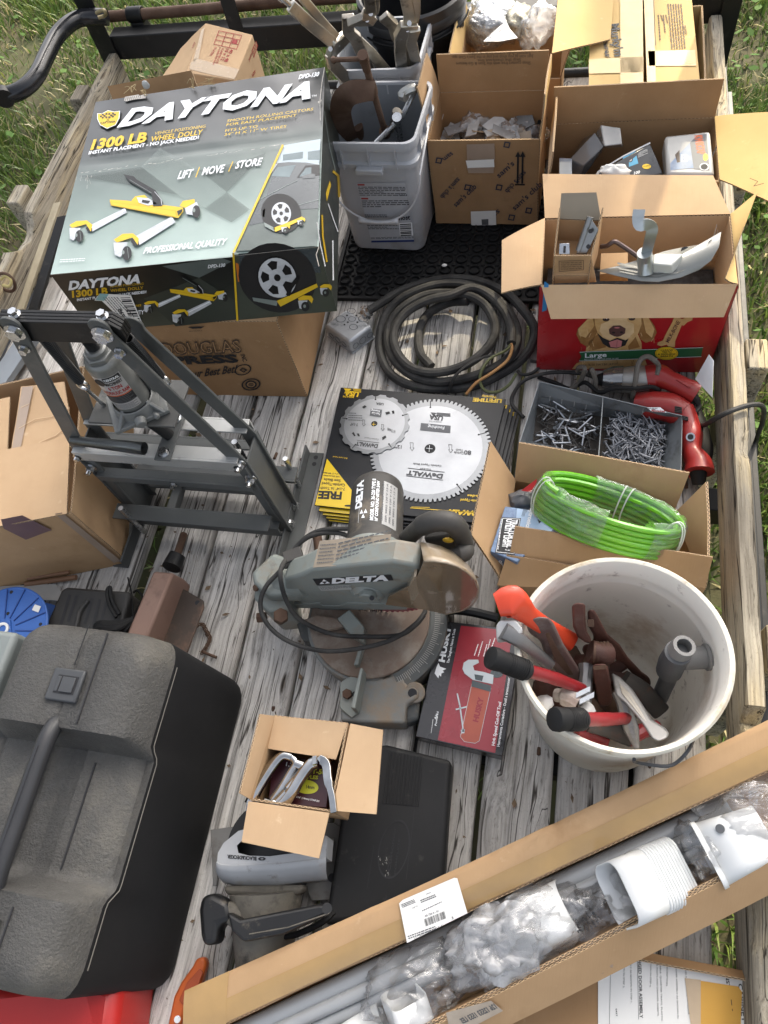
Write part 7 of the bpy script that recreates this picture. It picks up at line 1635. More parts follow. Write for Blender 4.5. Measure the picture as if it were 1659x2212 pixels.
# ================================================================ white bucket with pipe wrenches and hammers
T=thing("white_bucket","dirty white plastic bucket full of wrenches and red handled hammers","bucket",(.140,.398,0))
wb=mat("white_bucket_plastic",(.72,.69,.60),(.66,.62,.52),rough=.5,ns=3,bump=.03,grime=((.46,.36,.22),.30,6),grime2=((.28,.22,.16),.10,24));wbi=mat("white_bucket_inside",(.82,.785,.70),(.76,.72,.63),rough=.55,ns=3,grime=((.50,.40,.29),.30,5),grime2=((.20,.15,.12),.12,26))
M_=Matrix.Diagonal((1,.965,1,1))
b=B();b.lathe([(0,.0),(.135,.0),(.142,.008),(.160,.30),(.165,.303),(.166,.312),(.162,.316),(.163,.328),(.168,.331),(.168,.340),(.165,.343),(.166,.352),(.173,.356),(.174,.366),(.170,.370),(.165,.369)],M_,72);b.build("bucket_body",wb,T,ang=50)
b=B();b.lathe([(.165,.369),(.162,.362),(.160,.33),(.1585,.325),(.1595,.32),(.158,.30),(.1565,.296),(.157,.29),(.139,.015),(.130,.008),(0,.008)],M_,72);b.build("bucket_inside",wbi,T,ang=50)
b=B(W=True);b.tube(smoothpts([P(1370,1640,.34),P(1376,1647,.30),P(1440,1655,.28),P(1470,1640,.28),P(1492,1612,.30),P(1500,1590,.34)],5),.0030,6);b.build("bail_handle",mat("dull_wire",(.10,.105,.115),rough=.4,metal=.6),T)
qb=lambda u,v:(1014.9+u*.3882,1152+v*.3882);bz=lambda u,v,z:P(*qb(u,v),z)
pb_=Plane(bz(640,380,.235),bz(800,378,.235),bz(780,500,.13));
dull_red=mat("dull_red_handle",(.26,.014,.018),(.19,.012,.014),rough=.32,ns=8,coat=.3,grime=((.4,.2,.19),.08,40));grip_b=mat("black_grip",(.011,.011,.0115),(.018,.018,.018),rough=.6,ns=8,spec=.3,grime=((.07,.065,.06),.12,25))
gsteel=mat("grey_forged_steel",(.27,.265,.26),(.19,.185,.18),rough=.42,metal=.7,ns=9,grime=((.12,.11,.10),.2,18));cream=mat("pale_grip",(.62,.62,.6),(.48,.47,.45),rough=.5,ns=16,grime=((.15,.15,.15),.15,30));orange_g=mat("orange_red_grip",(.62,.06,.02),(.55,.05,.018),rough=.35,ns=6,coat=.2)
def hammer(label,a,a2,c,d):
    T=thing("hammer",label,"hammer",d,None,"hammers with red shafts and black grips")
    b=B(W=True);ax=(a2-a).normalized();b.tube([a-ax*.002,a,a+ax*.008,a.lerp(a2,.3),a.lerp(a2,.6),a2-ax*.004,a2],[.012,.0185,.0195,.0175,.0182,.0165,.013],16);b.build("grip",grip_b,T)
    for k in range(9):
        p=a.lerp(a2,.42+.055*k);b=B(W=True);b.tube([p-ax*.0012,p+ax*.0012],.0186,16);b.build("grip_ridge",grip_b,T)
    b=B(W=True);b.tube(smoothpts([a2-ax*.01,c,d],4),[.0115]*5+[.0105]*4,12);b.build("shaft",dull_red,T)
    e=d;s_=ax.cross(UP).normalized();b=B(W=True);b.tube([e-s_*.045,e-s_*.03,e+s_*.02,e+s_*.05],[.015,.012,.013,.004],10);b.build("head",gsteel,T)
hammer("red shafted hammer with a black grip resting on the bucket's upper left rim",bz(115,690,.415),bz(330,770,.365),bz(480,810,.32),bz(640,872,.26))
hammer("red shafted hammer with a black grip resting on the bucket's near rim",bz(470,1035,.405),bz(640,1035,.365),bz(760,1035,.33),bz(880,1030,.27))
def wrench(label,nm,pts,rr,m_,flat=None,jaw=None,group=None,hole=None):
    T=thing(nm,label,"wrench",V((pts[-1].x,pts[-1].y,.02)),None,group)
    b=B(W=True);vw=(CAM-pts[0]).normalized();sp=smoothpts(pts,5);n=len(sp);ids=[]
    for i,p in enumerate(sp):
        k=i/(n-1)*(len(rr)-1);j=min(int(k),len(rr)-2);w_=rr[j][0]+(rr[j+1][0]-rr[j][0])*(k-j);h_=rr[j][1]+(rr[j+1][1]-rr[j][1])*(k-j)
        t=(sp[min(i+1,n-1)]-sp[max(i-1,0)]).normalized();s_=t.cross(vw).normalized();u_=s_.cross(t)
        ids.append([b.pt(p+s_*w_*math.copysign(abs(math.cos(a))**.6,math.cos(a))+u_*h_*math.copysign(abs(math.sin(a))**.6,math.sin(a)))for a in [2*math.pi*q_/14 for q_ in range(14)]])
    for A_,B_ in zip(ids,ids[1:]):
        for q_ in range(14):b.face((A_[q_],A_[(q_+1)%14],B_[(q_+1)%14],B_[q_]))
    b.face(ids[0][::-1]);b.face(ids[-1]);b.build("handle" if jaw else "wrench_body",m_,T);return T
t=wrench("bright orange red wrench handle sticking out over the bucket's left rim","pipe_wrench",[bz(150,400,.42),bz(235,380,.42),bz(320,450,.39),bz(420,520,.35),bz(560,600,.28)],[(.020,.016),(.028,.018),(.017,.013),(.016,.012),(.017,.012)],orange_g)
t=wrench("grey wrench handle with a white dipped end over the bucket's left rim","pipe_wrench",[bz(180,540,.40),bz(270,590,.38),bz(350,650,.35),bz(440,735,.30)],[(.015,.013),(.013,.011),(.011,.009),(.012,.009)],gsteel)
b=B(W=True);b.prism([bz(145,505,.405),bz(165,480,.41),bz(260,480,.41),bz(300,530,.40),bz(260,580,.395),bz(150,590,.395)],(0,-.003,-.014));b.build("dipped_end",cream,t,bevel=.004)
rw=mat("worn_red_brown_iron",(.17,.115,.10),(.12,.085,.075),rough=.5,ns=14,grime=((.28,.03,.03),.14,12),grime2=((.2,.19,.175),.25,22),metal=.3)
def cutout(par,nm,m_,pts,z0,z1,v0,v1,th,bevel=.004):
    b=B(W=True);ps_=[bz(u,v,z0+(z1-z0)*(v-v0)/(v1-v0))for u,v in pts];d=(ps_[0]-CAM).normalized()
    b.prism(ps_,d*th);return b.build(nm,m_,par,bevel=bevel,seg=3)
def iron(label,nm,at_):return thing(nm,label,"wrench",at_)
t=iron("worn brown flat wrench handle between the orange and pale ones","pipe_wrench",bz(500,650,.05))
cutout(t,"handle",rw,[(315,515),(335,478),(385,465),(440,468),(468,500),(520,610),(600,740),(635,812),(632,850),(560,830),(480,770),(420,690),(395,600),(330,555)],.40,.23,465,850,.016,.006)
cutout(t,"handle_channel",rust,[(420,560),(440,550),(500,660),(580,790),(555,800),(470,700)],.389,.249,550,800,-.002,.001)
t=iron("large rusty red pipe wrench with its hooked jaw in the middle of the bucket","pipe_wrench",bz(800,650,.05))
cutout(t,"body",rust_red,[(652,430),(690,420),(725,485),(765,560),(835,620),(880,690),(960,775),(1003,805),(1012,845),(985,862),(920,800),(850,722),(800,700),(760,700),(700,704),(645,690),(622,650),(635,620),(680,618),(690,570),(660,520)],.36,.14,420,860,.030,.006)
cutout(t,"hook_jaw",rust_red,[(567,398),(600,386),(643,391),(645,490),(652,545),(678,590),(672,618),(640,606),(600,578),(574,520)],.375,.30,386,618,.026,.006)
cutout(t,"jaw_teeth",rust,[(652,480),(690,480),(692,522),(655,520)],.352,.338,480,522,-.004,.001)
b=B(W=True);b.tube([bz(668,655,.285),bz(720,672,.28),bz(770,668,.27)],.020,14);b.build("adjusting_nut",rust_red,t)
for k in range(5):b=B(W=True);p_=bz(690+k*18,668-abs(k-2),.283-.003*k);b.tube([p_-V((.002,0,0)),p_+V((.002,0,0))],.0212,14);b.build("nut_ridge",rust,t)
t=iron("short dark red iron wrench end below the big rusty jaw","pipe_wrench",bz(735,850,.05))
cutout(t,"handle",rust_red,[(680,738),(700,728),(755,726),(768,740),(797,900),(782,958),(735,966),(715,950),(700,870)],.31,.22,726,966,.022,.005)
cutout(t,"end_face",rust,[(684,742),(757,732),(762,756),(690,762)],.312,.305,732,762,-.002,.001)
t=iron("smooth grey wrench leaning to the bucket's near right rim","adjustable_wrench",bz(950,950,.05))
cutout(t,"handle",gsteel,[(788,775),(835,800),(905,868),(960,950),(1010,1035),(1085,1082),(1113,1112),(1100,1140),(1050,1160),(1010,1140),(960,1060),(920,1010),(860,940),(810,900)],.26,.36,775,1160,.018,.006)
cutout(t,"handle_web",nickel_d,[(830,830),(890,890),(945,975),(985,1050),(960,1030),(900,955),(845,890)],.275,.332,830,1050,-.0015,.0008)
dkw=mat("dark_greasy_steel",(.075,.07,.066),(.045,.04,.036),rough=.5,metal=.4,ns=14,grime=((.12,.06,.04),.25,20))
r=random.Random(14)
for k in range(16):
    a=r.uniform(0,6.28);d=V((math.cos(a)*.062,math.sin(a)*.062,r.uniform(-.01,.04)));c=V((.130+r.uniform(-.04,.025),.392+r.uniform(-.035,.035),r.uniform(.07,.16)));s_=d.cross(UP).normalized()
    b=B(W=True);strip(b,smoothpts([c-d,c-d*.3+UP*.006,c+d*.4,c+d],3),[.014]*3+[.019]*3+[.024]*4,.012,s_);solo(b,"old_wrench",(rust_red,dkw,rust)[k%3],"old dark rusty wrench in the heap at the bottom of the white bucket","wrench",c,"rusty wrenches heaped in the bucket",bevel=.003)
t=wrench("dark grey wrench half buried under the smooth grey one","adjustable_wrench",[bz(860,810,.20),bz(960,880,.18),bz(1060,990,.14)],[(.016,.010),(.018,.010),(.018,.010)],dkw)
t=wrench("dark wrench with raised lettering lying along the near inner wall","adjustable_wrench",[bz(660,1060,.26),bz(780,1090,.25),bz(900,1130,.24)],[(.014,.008),(.016,.008),(.018,.010)],dkw)
b=B(W=True);b.tube([bz(600,1095,.24),bz(760,1160,.22)],.012,10);solo(b,"red_tool",dull_red,"red tool handle low in the bucket under the near hammer","tool",bz(600,1095,.2))
b=B(W=True);b.tube([bz(870,1150,.22),bz(960,1100,.22),bz(1040,1080,.2)],.013,10);solo(b,"red_tool",dull_red,"red tool handle low in the bucket under the smooth grey wrench","tool",bz(900,1120,.2))
T=thing("pliers","dirty white smeared pliers with bright jaw tips near the left inner wall","pliers",bz(560,920,.2))
b=B(W=True);b.tube(smoothpts([bz(480,900,.26),bz(540,910,.27),bz(600,945,.27)],4),[.012]*3+[.018]*6,10);b.build("pliers_body",mat("smeared_steel",(.5,.46,.42),(.14,.07,.05),rough=.6,ns=26),T)
for a in ((590,905,668,868),(610,940,690,900)):b=B(W=True);b.bar(bz(a[0],a[1],.285),bz(a[2],a[3],.29),(0,.009,0),(0,0,.008));b.build("jaw_tip",zinc,T)
for (u,v,z,s_,lb)in ((410,950,.29,.016,"torn white paper scrap by the bucket's left inner wall"),(650,985,.27,.012,"white plaster scrap beside the pliers")):crumple("scrap",lb,"scrap",bz(u,v,z),(s_,0,0),(0,s_,0),(0,0,s_*.7),cream,u,.5,10,7)
for (u,v,z,r_,lb)in ((420,870,.20,.022,"rusty iron lump under the upper hammer"),(520,950,.18,.025,"rusty iron lump under the pliers"),(850,950,.16,.028,"dark rusty jaw under the grey wrench"),(640,760,.12,.03,"rusty iron piece deep in the bucket's middle")):crumple("rusty_iron",lb,"iron piece",bz(u,v,z),(r_,0,0),(0,r_,0),(0,0,r_),rust_red if u!=850 else rust,u*.1,.3,14,9)
T=thing("pipe_tee","grey plastic pipe with a tee fitting leaning on the bucket's right wall","pipe",bz(1060,950,.05))
pv=mat("grey_pvc",(.085,.088,.092),(.06,.063,.066),rough=.45,ns=8,grime=((.2,.19,.17),.12,14));pv2=mat("light_grey_pvc",(.19,.185,.175),(.15,.147,.14),rough=.5,ns=8)
b=B(W=True);b.tube([bz(1040,950,.10),bz(1125,760,.25)],.015,18);b.build("pipe",pv,T)
b=B(W=True);b.tube([bz(1108,765,.245),bz(1125,720,.28),bz(1160,662,.33)],[.022,.023,.022],20);b.build("socket",pv,T)
h0,h1=bz(1165,660,.325),bz(1195,625,.35);b=B(W=True);hl=(h1-h0).length;b.lathe([(.020,0),(.0195,hl*.4),(.0185,hl),(.0125,hl),(.0125,0)],Matrix.Translation(h0)@(h1-h0).to_track_quat('Z','Y').to_matrix().to_4x4(),24);b.build("hollow_end",pv2,T)
b=B(W=True);b.cyl(h0.lerp(h1,.1),h0.lerp(h1,.15),.0126,seg=16);b.build("pipe_bore",ink,T)
b=B(W=True);b.tube([bz(1180,700,.29),bz(1300,690,.285),bz(1310,690,.285),bz(1330,688,.285)],[.019,.020,.0235,.0235],18);b.build("side_outlet",pv2,T)
# ================================================================ big black tool case
T=thing("tool_case","big dusty black moulded tool case with latches and carry handle standing at the lower left","tool case",(-.83,.04,0))
case_m=mat("black_moulded_plastic",(.013,.013,.0135),(.010,.010,.0105),rough=.65,ns=5,spec=.25,bump=.0)
case_t=mat("pebbled_dusty_plastic",(.088,.084,.075),(.058,.056,.052),rough=.62,ns=4,bump=1.0,bs=170,grime=((.13,.12,.10),.32,4),grime2=((.085,.083,.078),.25,45))
X0=-.835
def sst(a,b_,t):t=max(0,min(1,(t-a)/(b_-a)));return t*t*(3-2*t)
def rec(y):return sst(.165,.125,y)*sst(-.125,-.085,y)if True else 0      # 1 in the handle recess
def prof(y):
    k=sst(.150,.122,y)if y>.02 else sst(-.115,-.085,y)
    H=.345-.075*k;e=min(1,(y+.255)/.05,(.345-y)/.05);e=max(0,e);rr=math.sqrt(max(0,1-(1-e)**2));H=H*(.86+.14*rr);wz=.82+.18*rr
    cx=.158+.010*k;out=[]
    half=[(.205*wz,.004),(.207*wz,.03),(cx*wz+.004,.255-.01*k),(cx*wz,.268-.012*k),(cx*wz-.018,H-.022),(cx*wz-.035,H-.006),(cx*wz-.055,H-.001),(.040,H),(.036,H-.004 if k<.5 else H-.012),(.006,H-.002 if k<.5 else H-.014),(.002,H-.006 if k<.5 else H-.016)]
    out=[(x,z)for x,z in half]+[(-x,z)for x,z in half[::-1]]
    return out
ys=[-.255,-.252,-.245,-.23,-.21]+[-.20+.012*k for k in range(45)]+[.332,.340,.344,.345]
b=B(W=True);rows=[[b.pt((X0+x,y,z))for x,z in prof(y)]for y in ys];m_=len(rows[0])
for A_,B_ in zip(rows,rows[1:]):
    for k in range(m_-1):b.face((A_[k],A_[k+1],B_[k+1],B_[k]),0 if (k<3 or k>m_-5)else 1)
b.face(rows[0][::-1]);b.face(rows[-1]);b.build("case_shell",[case_m,case_t],T,ang=50)
b=B(W=True);b.tube([(X0+(prof(y)[2][0]+prof(y)[3][0])/2+.0015,y,(prof(y)[2][1]+prof(y)[3][1])/2)for y in [-.21+.01*k for k in range(52)]],.0011,5);b.build("edge_line",mat("pale_mould_line",(.15,.14,.12),rough=.6),T)
b=B(W=True);b.tube(smoothpts([(X0-.004,.165,.322),(X0-.004,.14,.338),(X0-.004,.10,.343),(X0-.004,0,.343),(X0-.004,-.09,.343),(X0-.004,-.125,.335),(X0-.004,-.14,.32)],5),.0165,14);b.build("handle",mat("black_handle",(.022,.023,.025),(.03,.03,.032),rough=.4,ns=9),T)
b=B(W=True);b.box((X0-.0046,-.10,.3592),(X0-.0034,.11,.3600));b.build("handle_seam",ink,T,smooth=False)
latch_m=mat("grey_latch",(.06,.063,.066),(.045,.047,.05),rough=.5,ns=8)
for yl in (.222,-.185):
    b=B(W=True);b.box((X0-.034,yl-.030,.340),(X0+.030,yl+.030,.350));lt=b.build("latch",latch_m,T,bevel=.003)
    b=B(W=True);b.box((X0-.020,yl-.017,.3503),(X0+.022,yl+.017,.3508));b.build("latch_recess",ink,lt)
    b=B(W=True);b.box((X0-.009,yl-.014,.3505),(X0+.018,yl+.014,.3535));b.box((X0-.019,yl-.014,.3505),(X0-.012,yl+.014,.3525));b.build("latch_button",latch_m,lt,bevel=.001)
for y0_,n_,zz_ in ((.158,18,.3452),(-.235,11,.3452),(-.075,19,.2705)):
    b=B(W=True);b.tube([(X0+(.045 if zz_>.3 else .062),y0_+.01*k,zz_)for k in range(n_)],.0022,5);b.build("moulded_groove",ink,T)
b=B(W=True);b.tube([(X0,y,.3445)for y in [.26+.01*k for k in range(9)]],.0010,4);b.build("seam",ink,T)
b=B(W=True);b.hexa([(-1.12,.10,.01),(-1.045,.10,.01),(-1.045,.34,.01),(-1.12,.34,.01)],[(-1.12,.10,.26),(-1.045,.10,.26),(-1.045,.33,.26),(-1.12,.33,.26)]);o=solo(b,"grey_plastic_case",mat("pale_green_grey",(.22,.245,.235),(.18,.2,.19),rough=.45,ns=4,bump=.03),"smooth grey green plastic case behind the black tool case at the left edge","tool case",(-1.08,.22,0),bevel=.012,seg=3)
# ================================================================ red can, orange pruner
b=B(W=True);z1=.17;tp=[P(-40,2128,z1),P(190,2128,z1),P(262,2118,z1-.03),P(235,2300,z1-.02),P(-40,2300,z1)]
b.prism([p-UP*.16 for p in tp],(0,0,.16));solo(b,"red_can",mat("red_can_plastic",(.42,.022,.018),(.36,.018,.016),rough=.38,ns=4,bump=.05),"red plastic can at the bottom left corner below the tool case","can",P(100,2180,0),bevel=.022,seg=4)
T=thing("pruning_saw","orange handled folding saw half hidden behind the long gutter carton","saw",P(420,2120,0))
og=mat("orange_plastic",(.50,.105,.018),(.44,.09,.015),rough=.4,ns=6)
b=B(W=True);b.prism([P(*p,.012)for p in ((448,2065),(455,2080),(440,2130),(408,2180),(392,2240),(366,2240),(385,2150),(400,2120),(425,2085),(432,2070))],(0,0,.022));b.build("handle",og,T,bevel=.005)
b=B(W=True);b.prism([P(*p,.0345)for p in ((432,2092),(440,2100),(425,2140),(395,2170),(388,2160),(405,2122))],(0,0,.003));b.build("grip_inlay",mat("dark_orange",(.36,.07,.02),rough=.5),T,bevel=.001)
b=B(W=True);b.cyl(P(383,2202,.034),P(383,2202,.038),.006,seg=12);b.build("pivot",zinc,T)
# ================================================================ blue spool, vented charger, jack post
q=lambda u,v:(u*.3307,1234.4+v*.3307);qz=lambda u,v,z:P(*q(u,v),z)
T=thing("cable_spool","blue plastic cable spool with ribbed flange lying at the left edge","spool",P(8,1362,.0))
blu=mat("blue_spool_plastic",(.045,.14,.44),(.035,.115,.38),rough=.42,ns=5,grime=((.09,.15,.3),.15,14));blu_d=mat("blue_rib",(.02,.06,.24),rough=.5)
sc_=P(8,1362,.11);R_=.108;Ms=Matrix.Translation(V((sc_.x,sc_.y,0)))
b=B(W=True);b.lathe([(0,.0),(R_,.0),(R_,.006),(.06,.008),(.06,.102),(R_-.004,.104),(R_,.106),(R_,.111),(R_-.003,.112),(R_-.006,.110),(0,.110)],Ms,56);b.build("spool_body",blu,T)
for k in range(14):
    a=2*math.pi*k/14+.1;d=V((math.cos(a),math.sin(a),0));b=B(W=True);c=V((sc_.x,sc_.y,.1112));b.bar(c+d*.03,c+d*(R_-.004),d.cross(UP)*.0022,UP*.0026);b.build("rib",blu_d,T,smooth=False)
b=B(W=True);c=V((sc_.x,sc_.y,.112));b.obox(c,(.034,.02,0),(-.02,.034,0),(0,0,.006));b.build("hub",blu,T,bevel=.002)
b=B(W=True);b.lathe([(.013,.110),(.017,.112),(.017,.119),(.011,.119),(.011,.100)],Ms,20);b.build("hub_ring",paper,T)
b=B(W=True);b.poly([qz(228,215,.1135),qz(268,228,.1135),qz(250,268,.1135),qz(208,252,.1135)]);b.build("sticker",paper,T,smooth=False)
for u,v in ((75,135),(52,275),(265,345),(178,450)):b=B(W=True);b.cyl(qz(u,v,.1112),qz(u,v,.1118),.004,seg=10);b.build("hole",ink,T)
T=thing("vented_charger","black plastic charger with vent slots and a cord bundle behind the tool case","charger",qz(560,270,0))
chm=mat("dusty_black_case",(.02,.02,.0195),(.035,.033,.03),rough=.6,ns=7,grime=((.12,.11,.09),.15,12))
tp=[qz(250,455,.085),qz(770,455,.085),qz(850,130,.085),qz(428,97,.085),qz(395,125,.085)]
b=B(W=True);b.prism([p-UP*.083 for p in tp],(0,0,.083));b.build("charger_body",chm,T,bevel=.008,seg=3)
pr=Prints(Plane(tp[0],tp[1],tp[2]),T)
for a in ((455,155,398,345),(500,160,445,325),(600,180,555,340),(652,185,610,345),(695,200,655,350),(372,368,350,432),(418,372,395,425)):pr.line(ink,[q(a[0],a[1]),q(a[2],a[3])],6,1)
pr.done()
b=B(W=True);b.tube(smoothpts([qz(575,190,.087),qz(525,260,.088),qz(500,350,.088),qz(470,440,.087)],5),.006,8);b.build("ridge",chm,T)
b=B(W=True);r=random.Random(6)
for k in range(7):
    o=k*9;b.tube(smoothpts([qz(860,310+o*.3,.10),qz(760,330+o,.10+.004*k),qz(650,330+o,.10),qz(620,370+o*.5,.095),qz(700,400+o*.4,.10),qz(800,370+o*.6,.105),qz(870,300+o*.3,.10)],4),.0042,6)
b.tube(smoothpts([qz(760,300,.10),qz(715,220,.10),qz(700,130,.10),qz(720,105,.10),qz(730,180,.10),qz(780,280,.10)],5),.0045,6);b.tube(smoothpts([qz(870,300,.1),qz(860,150,.06),qz(835,40,.03)],4),.002,5);b.tube(smoothpts([qz(870,290,.09),qz(930,180,.04),qz(900,125,.03),qz(870,140,.03)],4),.003,5);b.build("cord",rubber,T)
T=thing("trailer_jack","rusty brown square jack tube with mounting plate, chain and pin on the deck","trailer jack",qz(1000,300,0))
br=mat("rusty_brown_tube",(.26,.165,.125),(.20,.12,.09),rough=.55,ns=6,metal=.25,grime=((.11,.065,.045),.25,9));brd=mat("dark_rusty_plate",(.075,.055,.042),(.05,.038,.03),rough=.6,ns=7,metal=.2,grime=((.15,.09,.06),.2,12))
A0,A1,A2=qz(1000,-5,.105),qz(1132,8,.10),qz(1205,45,.05);C0,C1,C2=qz(770,560,.115),qz(890,600,.11),qz(1050,620,.05)
b=B(W=True);b.prism([A0,A1,A2,A2-UP*.045,A0-UP*.08],C1-A1);b.build("square_tube",br,T,bevel=.006)
b=B(W=True);b.prism([qz(*p,.03)for p in ((1195,115),(1335,195),(1338,240),(1215,575),(1180,590),(1030,540))],(0,0,.008));b.build("mounting_plate",brd,T,bevel=.003)
for u,v in ((1290,205),(1162,525),(1108,262)):b=B(W=True);b.cyl(qz(u,v,.0382),qz(u,v,.0390),.006,seg=12);b.build("bolt_hole",ink,T)
b=B(W=True);b.tube([qz(1120,-25,.085),qz(1150,-90,.08),qz(1160,-110,.08)],[.023,.021,.020],16);b.build("collar",black_steel,T);b=B(W=True);b.tube([qz(1155,-100,.08),qz(1200,-240,.05)],.0095,12);b.build("jack_shaft",rust,T)
ch=smoothpts([qz(1255,372,.03),qz(1318,345,.012),qz(1345,385,.008),qz(1370,435,.006),qz(1352,485,.006),qz(1322,530,.006)],4)
for i in range(len(ch)-1):
    c=(ch[i]+ch[i+1])/2;d=(ch[i+1]-ch[i]).normalized();s_=d.cross(UP).normalized();n_=UP if i%2 else s_;o_=s_ if i%2 else UP;b=B(W=True);b.tube([c+d*.0075*math.cos(a)+o_*.0042*math.sin(a)for a in [j*math.pi/5 for j in range(10)]],.0014,5,closed=True);b.build("chain_link",rust,T)
b=B(W=True);b.tube([qz(1318,522,.006),qz(1415,562,.006)],.0034,8);b.build("chain_pin",rust,T)
# ================================================================ circular saw
q=lambda u,v:(384+u*.3968,1783+v*.3968);qz=lambda u,v,z:P(*q(u,v),z)
T=thing("circular_saw","old grey and black circular saw dusted with sawdust below the small open box","circular saw",qz(520,380,0))
csg=mat("saw_guard_grey",(.42,.425,.425),(.33,.335,.335),rough=.55,ns=6,grime=((.27,.22,.15),.30,9),grime2=((.17,.15,.12),.12,25));csb=mat("saw_black_plastic",(.006,.006,.0065),(.010,.010,.010),rough=.4,ns=8,grime=((.12,.10,.075),.12,20));csd=mat("sawdust_grey_case",(.17,.15,.115),(.09,.083,.07),rough=.85,ns=11,grime=((.03,.028,.025),.32,12),grime2=((.25,.22,.17),.12,28),bump=.15,bs=90)
plate_m=mat("worn_shoe_plate",(.24,.235,.22),(.17,.165,.155),rough=.5,metal=.6,ns=7,grime=((.12,.1,.08),.2,14))
for pts in (((180,25),(320,5),(330,60),(235,130),(215,330),(195,330),(188,130)),((700,330),(770,0),(850,-15),(895,10),(908,60),(912,380),(900,405),(730,410))):b=B(W=True);b.prism([qz(u,v,.02)for u,v in pts],(0,0,.004));b.build("shoe_plate",plate_m,T,bevel=.001)
b=B(W=True);b.cyl(qz(840,285,.0242),qz(840,285,.0250),.008,seg=14);b.build("plate_hole",ink,T)
b=B(W=True);b.cyl(qz(530,130,.03),qz(530,130,.036),.095,seg=40);b.build("lower_guard",csb,T)
out=[(214,200),(218,150),(250,95),(330,30),(450,0),(700,20),(815,60),(806,175),(700,188),(560,205),(420,212),(300,215),(240,212)]
inn=[(330,150),(322,110),(370,60),(470,40),(640,60),(720,110),(640,150),(500,168),(390,165)]
b=B(W=True);a=[qz(u,v,.150)for u,v in out];n=len(a);ids=[b.pt(p)for p in a];low=[b.pt(p-UP*.055+V((0,-.004,0)))for p in a]
for k in range(n):b.face((ids[k],low[k],low[(k+1)%n],ids[(k+1)%n]))
ii=[b.pt(qz(u,v,.150))for u,v in inn];jj=[b.pt(qz(u,v,.10))for u,v in inn]
for k in range(len(inn)):b.face((ii[k],ii[(k+1)%len(inn)],jj[(k+1)%len(inn)],jj[k]))
mp_=[0,0,1,2,3,4,5,6,6,7,8,8,0]
for k in range(n):
    k1=(k+1)%n;A_,B_=mp_[k],mp_[k1]
    b.face((ids[k],ids[k1],ii[A_])if A_==B_ else (ids[k],ids[k1],ii[B_],ii[A_]))
b.build("upper_guard",csg,T,ang=30)
t_=[(213,196),(222,206),(240,212),(300,215),(420,212),(560,205),(700,188),(760,182),(808,174)];l_=[(216,240),(226,275),(250,306),(330,328),(440,331),(560,333),(700,308),(760,304),(815,296)]
b=B(W=True);b.grid(lambda u,v:(lambda k:qz(*[t_[k][i]*(1-v)+l_[k][i]*v for i in (0,1)],.150-.055*v)+V((0,-.006*math.sin(math.pi*v),0)))(round(u*8)),8,5);b.build("guard_skirt",csg,T,solid=.004,ang=60)
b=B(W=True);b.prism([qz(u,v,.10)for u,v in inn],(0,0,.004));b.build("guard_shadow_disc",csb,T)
pr=Prints(Plane(qz(214,200,.1503),qz(800,180,.1503),qz(500,20,.1503)),T);pr.text(ink,"BLACK&DECKER",q(428,172),q(270,160),q(428,192),1,.04);pr.ring(ink,q(458,182),(9,0),(0,4),.4,1,6);pr.done()
b=B(W=True);b.prism([qz(u,v,.07)for u,v in ((285,330),(720,325),(700,375),(520,395),(300,380))],(0,0,.045));b.build("gear_case",csd,T,bevel=.008)
b=B(W=True);b.tube([qz(480,360,.085),qz(480,500,.08),qz(470,640,.075),qz(470,800,.07)],[.068,.064,.056,.050],20);b.build("motor_housing",csd,T)
b=B(W=True);b.prism([qz(u,v,.135)for u,v in ((300,470),(375,510),(800,425),(835,440),(842,480),(600,590),(392,632),(325,575))],(0,0,.034));b.build("main_handle",csb,T,bevel=.010,seg=3)
b=B(W=True);b.tube([qz(390,592,.1695),qz(600,555,.1695),qz(825,478,.1695)],.0013,5);b.build("handle_seam",csd,T)
b=B(W=True);b.prism([qz(u,v,.095)for u,v in ((180,385),(240,372),(330,420),(340,520),(270,540),(262,640),(190,652),(175,590),(165,460))],(0,0,.05));b.build("front_knob",csb,T,bevel=.010,seg=3)
b=B(W=True);b.prism([qz(u,v,.10)for u,v in ((240,430),(330,410),(400,480),(340,570),(290,520))],(0,0,.042));b.build("dusty_bracket",csd,T,bevel=.008)
b=B(W=True);b.cyl(qz(812,452,.166),qz(812,452,.171),.009,seg=16);b.build("pivot_screw",csb,T);b=B(W=True);b.cyl(qz(790,92,.04),qz(852,92,.04),.007,seg=8);b.build("bevel_knob",plate_m,T)
b=B(W=True);b.tube(smoothpts([qz(440,600,.09),qz(620,600,.11),qz(780,530,.12),qz(850,470,.11)],5),.0055,8);b.build("power_cord",rubber,T)
# ================================================================ black flat case with moulded emblem
T=thing("flat_tool_case","flat black plastic case with ribs and an oval emblem beside the small box","tool case",P(850,1780,0))
fcm=mat("charcoal_case",(.014,.0145,.015),(.02,.02,.0205),rough=.6,spec=.3,ns=5,grime=((.07,.068,.062),.12,25))
zc=.06;cq=[P(835,1608,zc),P(975,1642,zc),P(955,1960,zc),P(700,2000,zc),P(735,1770,zc),P(790,1612,zc)]
b=B(W=True);b.prism([p-UP*.057 for p in cq][::-1],(0,0,.057));b.build("case_body",fcm,T,bevel=.010,seg=4)
q5=lambda u,v:(768+u*.3307,1371.5+v*.3307)
for k in range(11):
    u=225+k*21;b=B(W=True);b.bar(P(*q5(u,765+k*3.2),zc+.0012),P(*q5(u-42+k*1.2,1100+k*2),zc+.0012),(.0030,0,0),(0,0,.003));b.build("moulded_rib",fcm,T,bevel=.0006)
pr=Prints(Plane(cq[0],cq[1],cq[2]),T);em=mat("embossed_black",(.016,.016,.017),rough=.35)
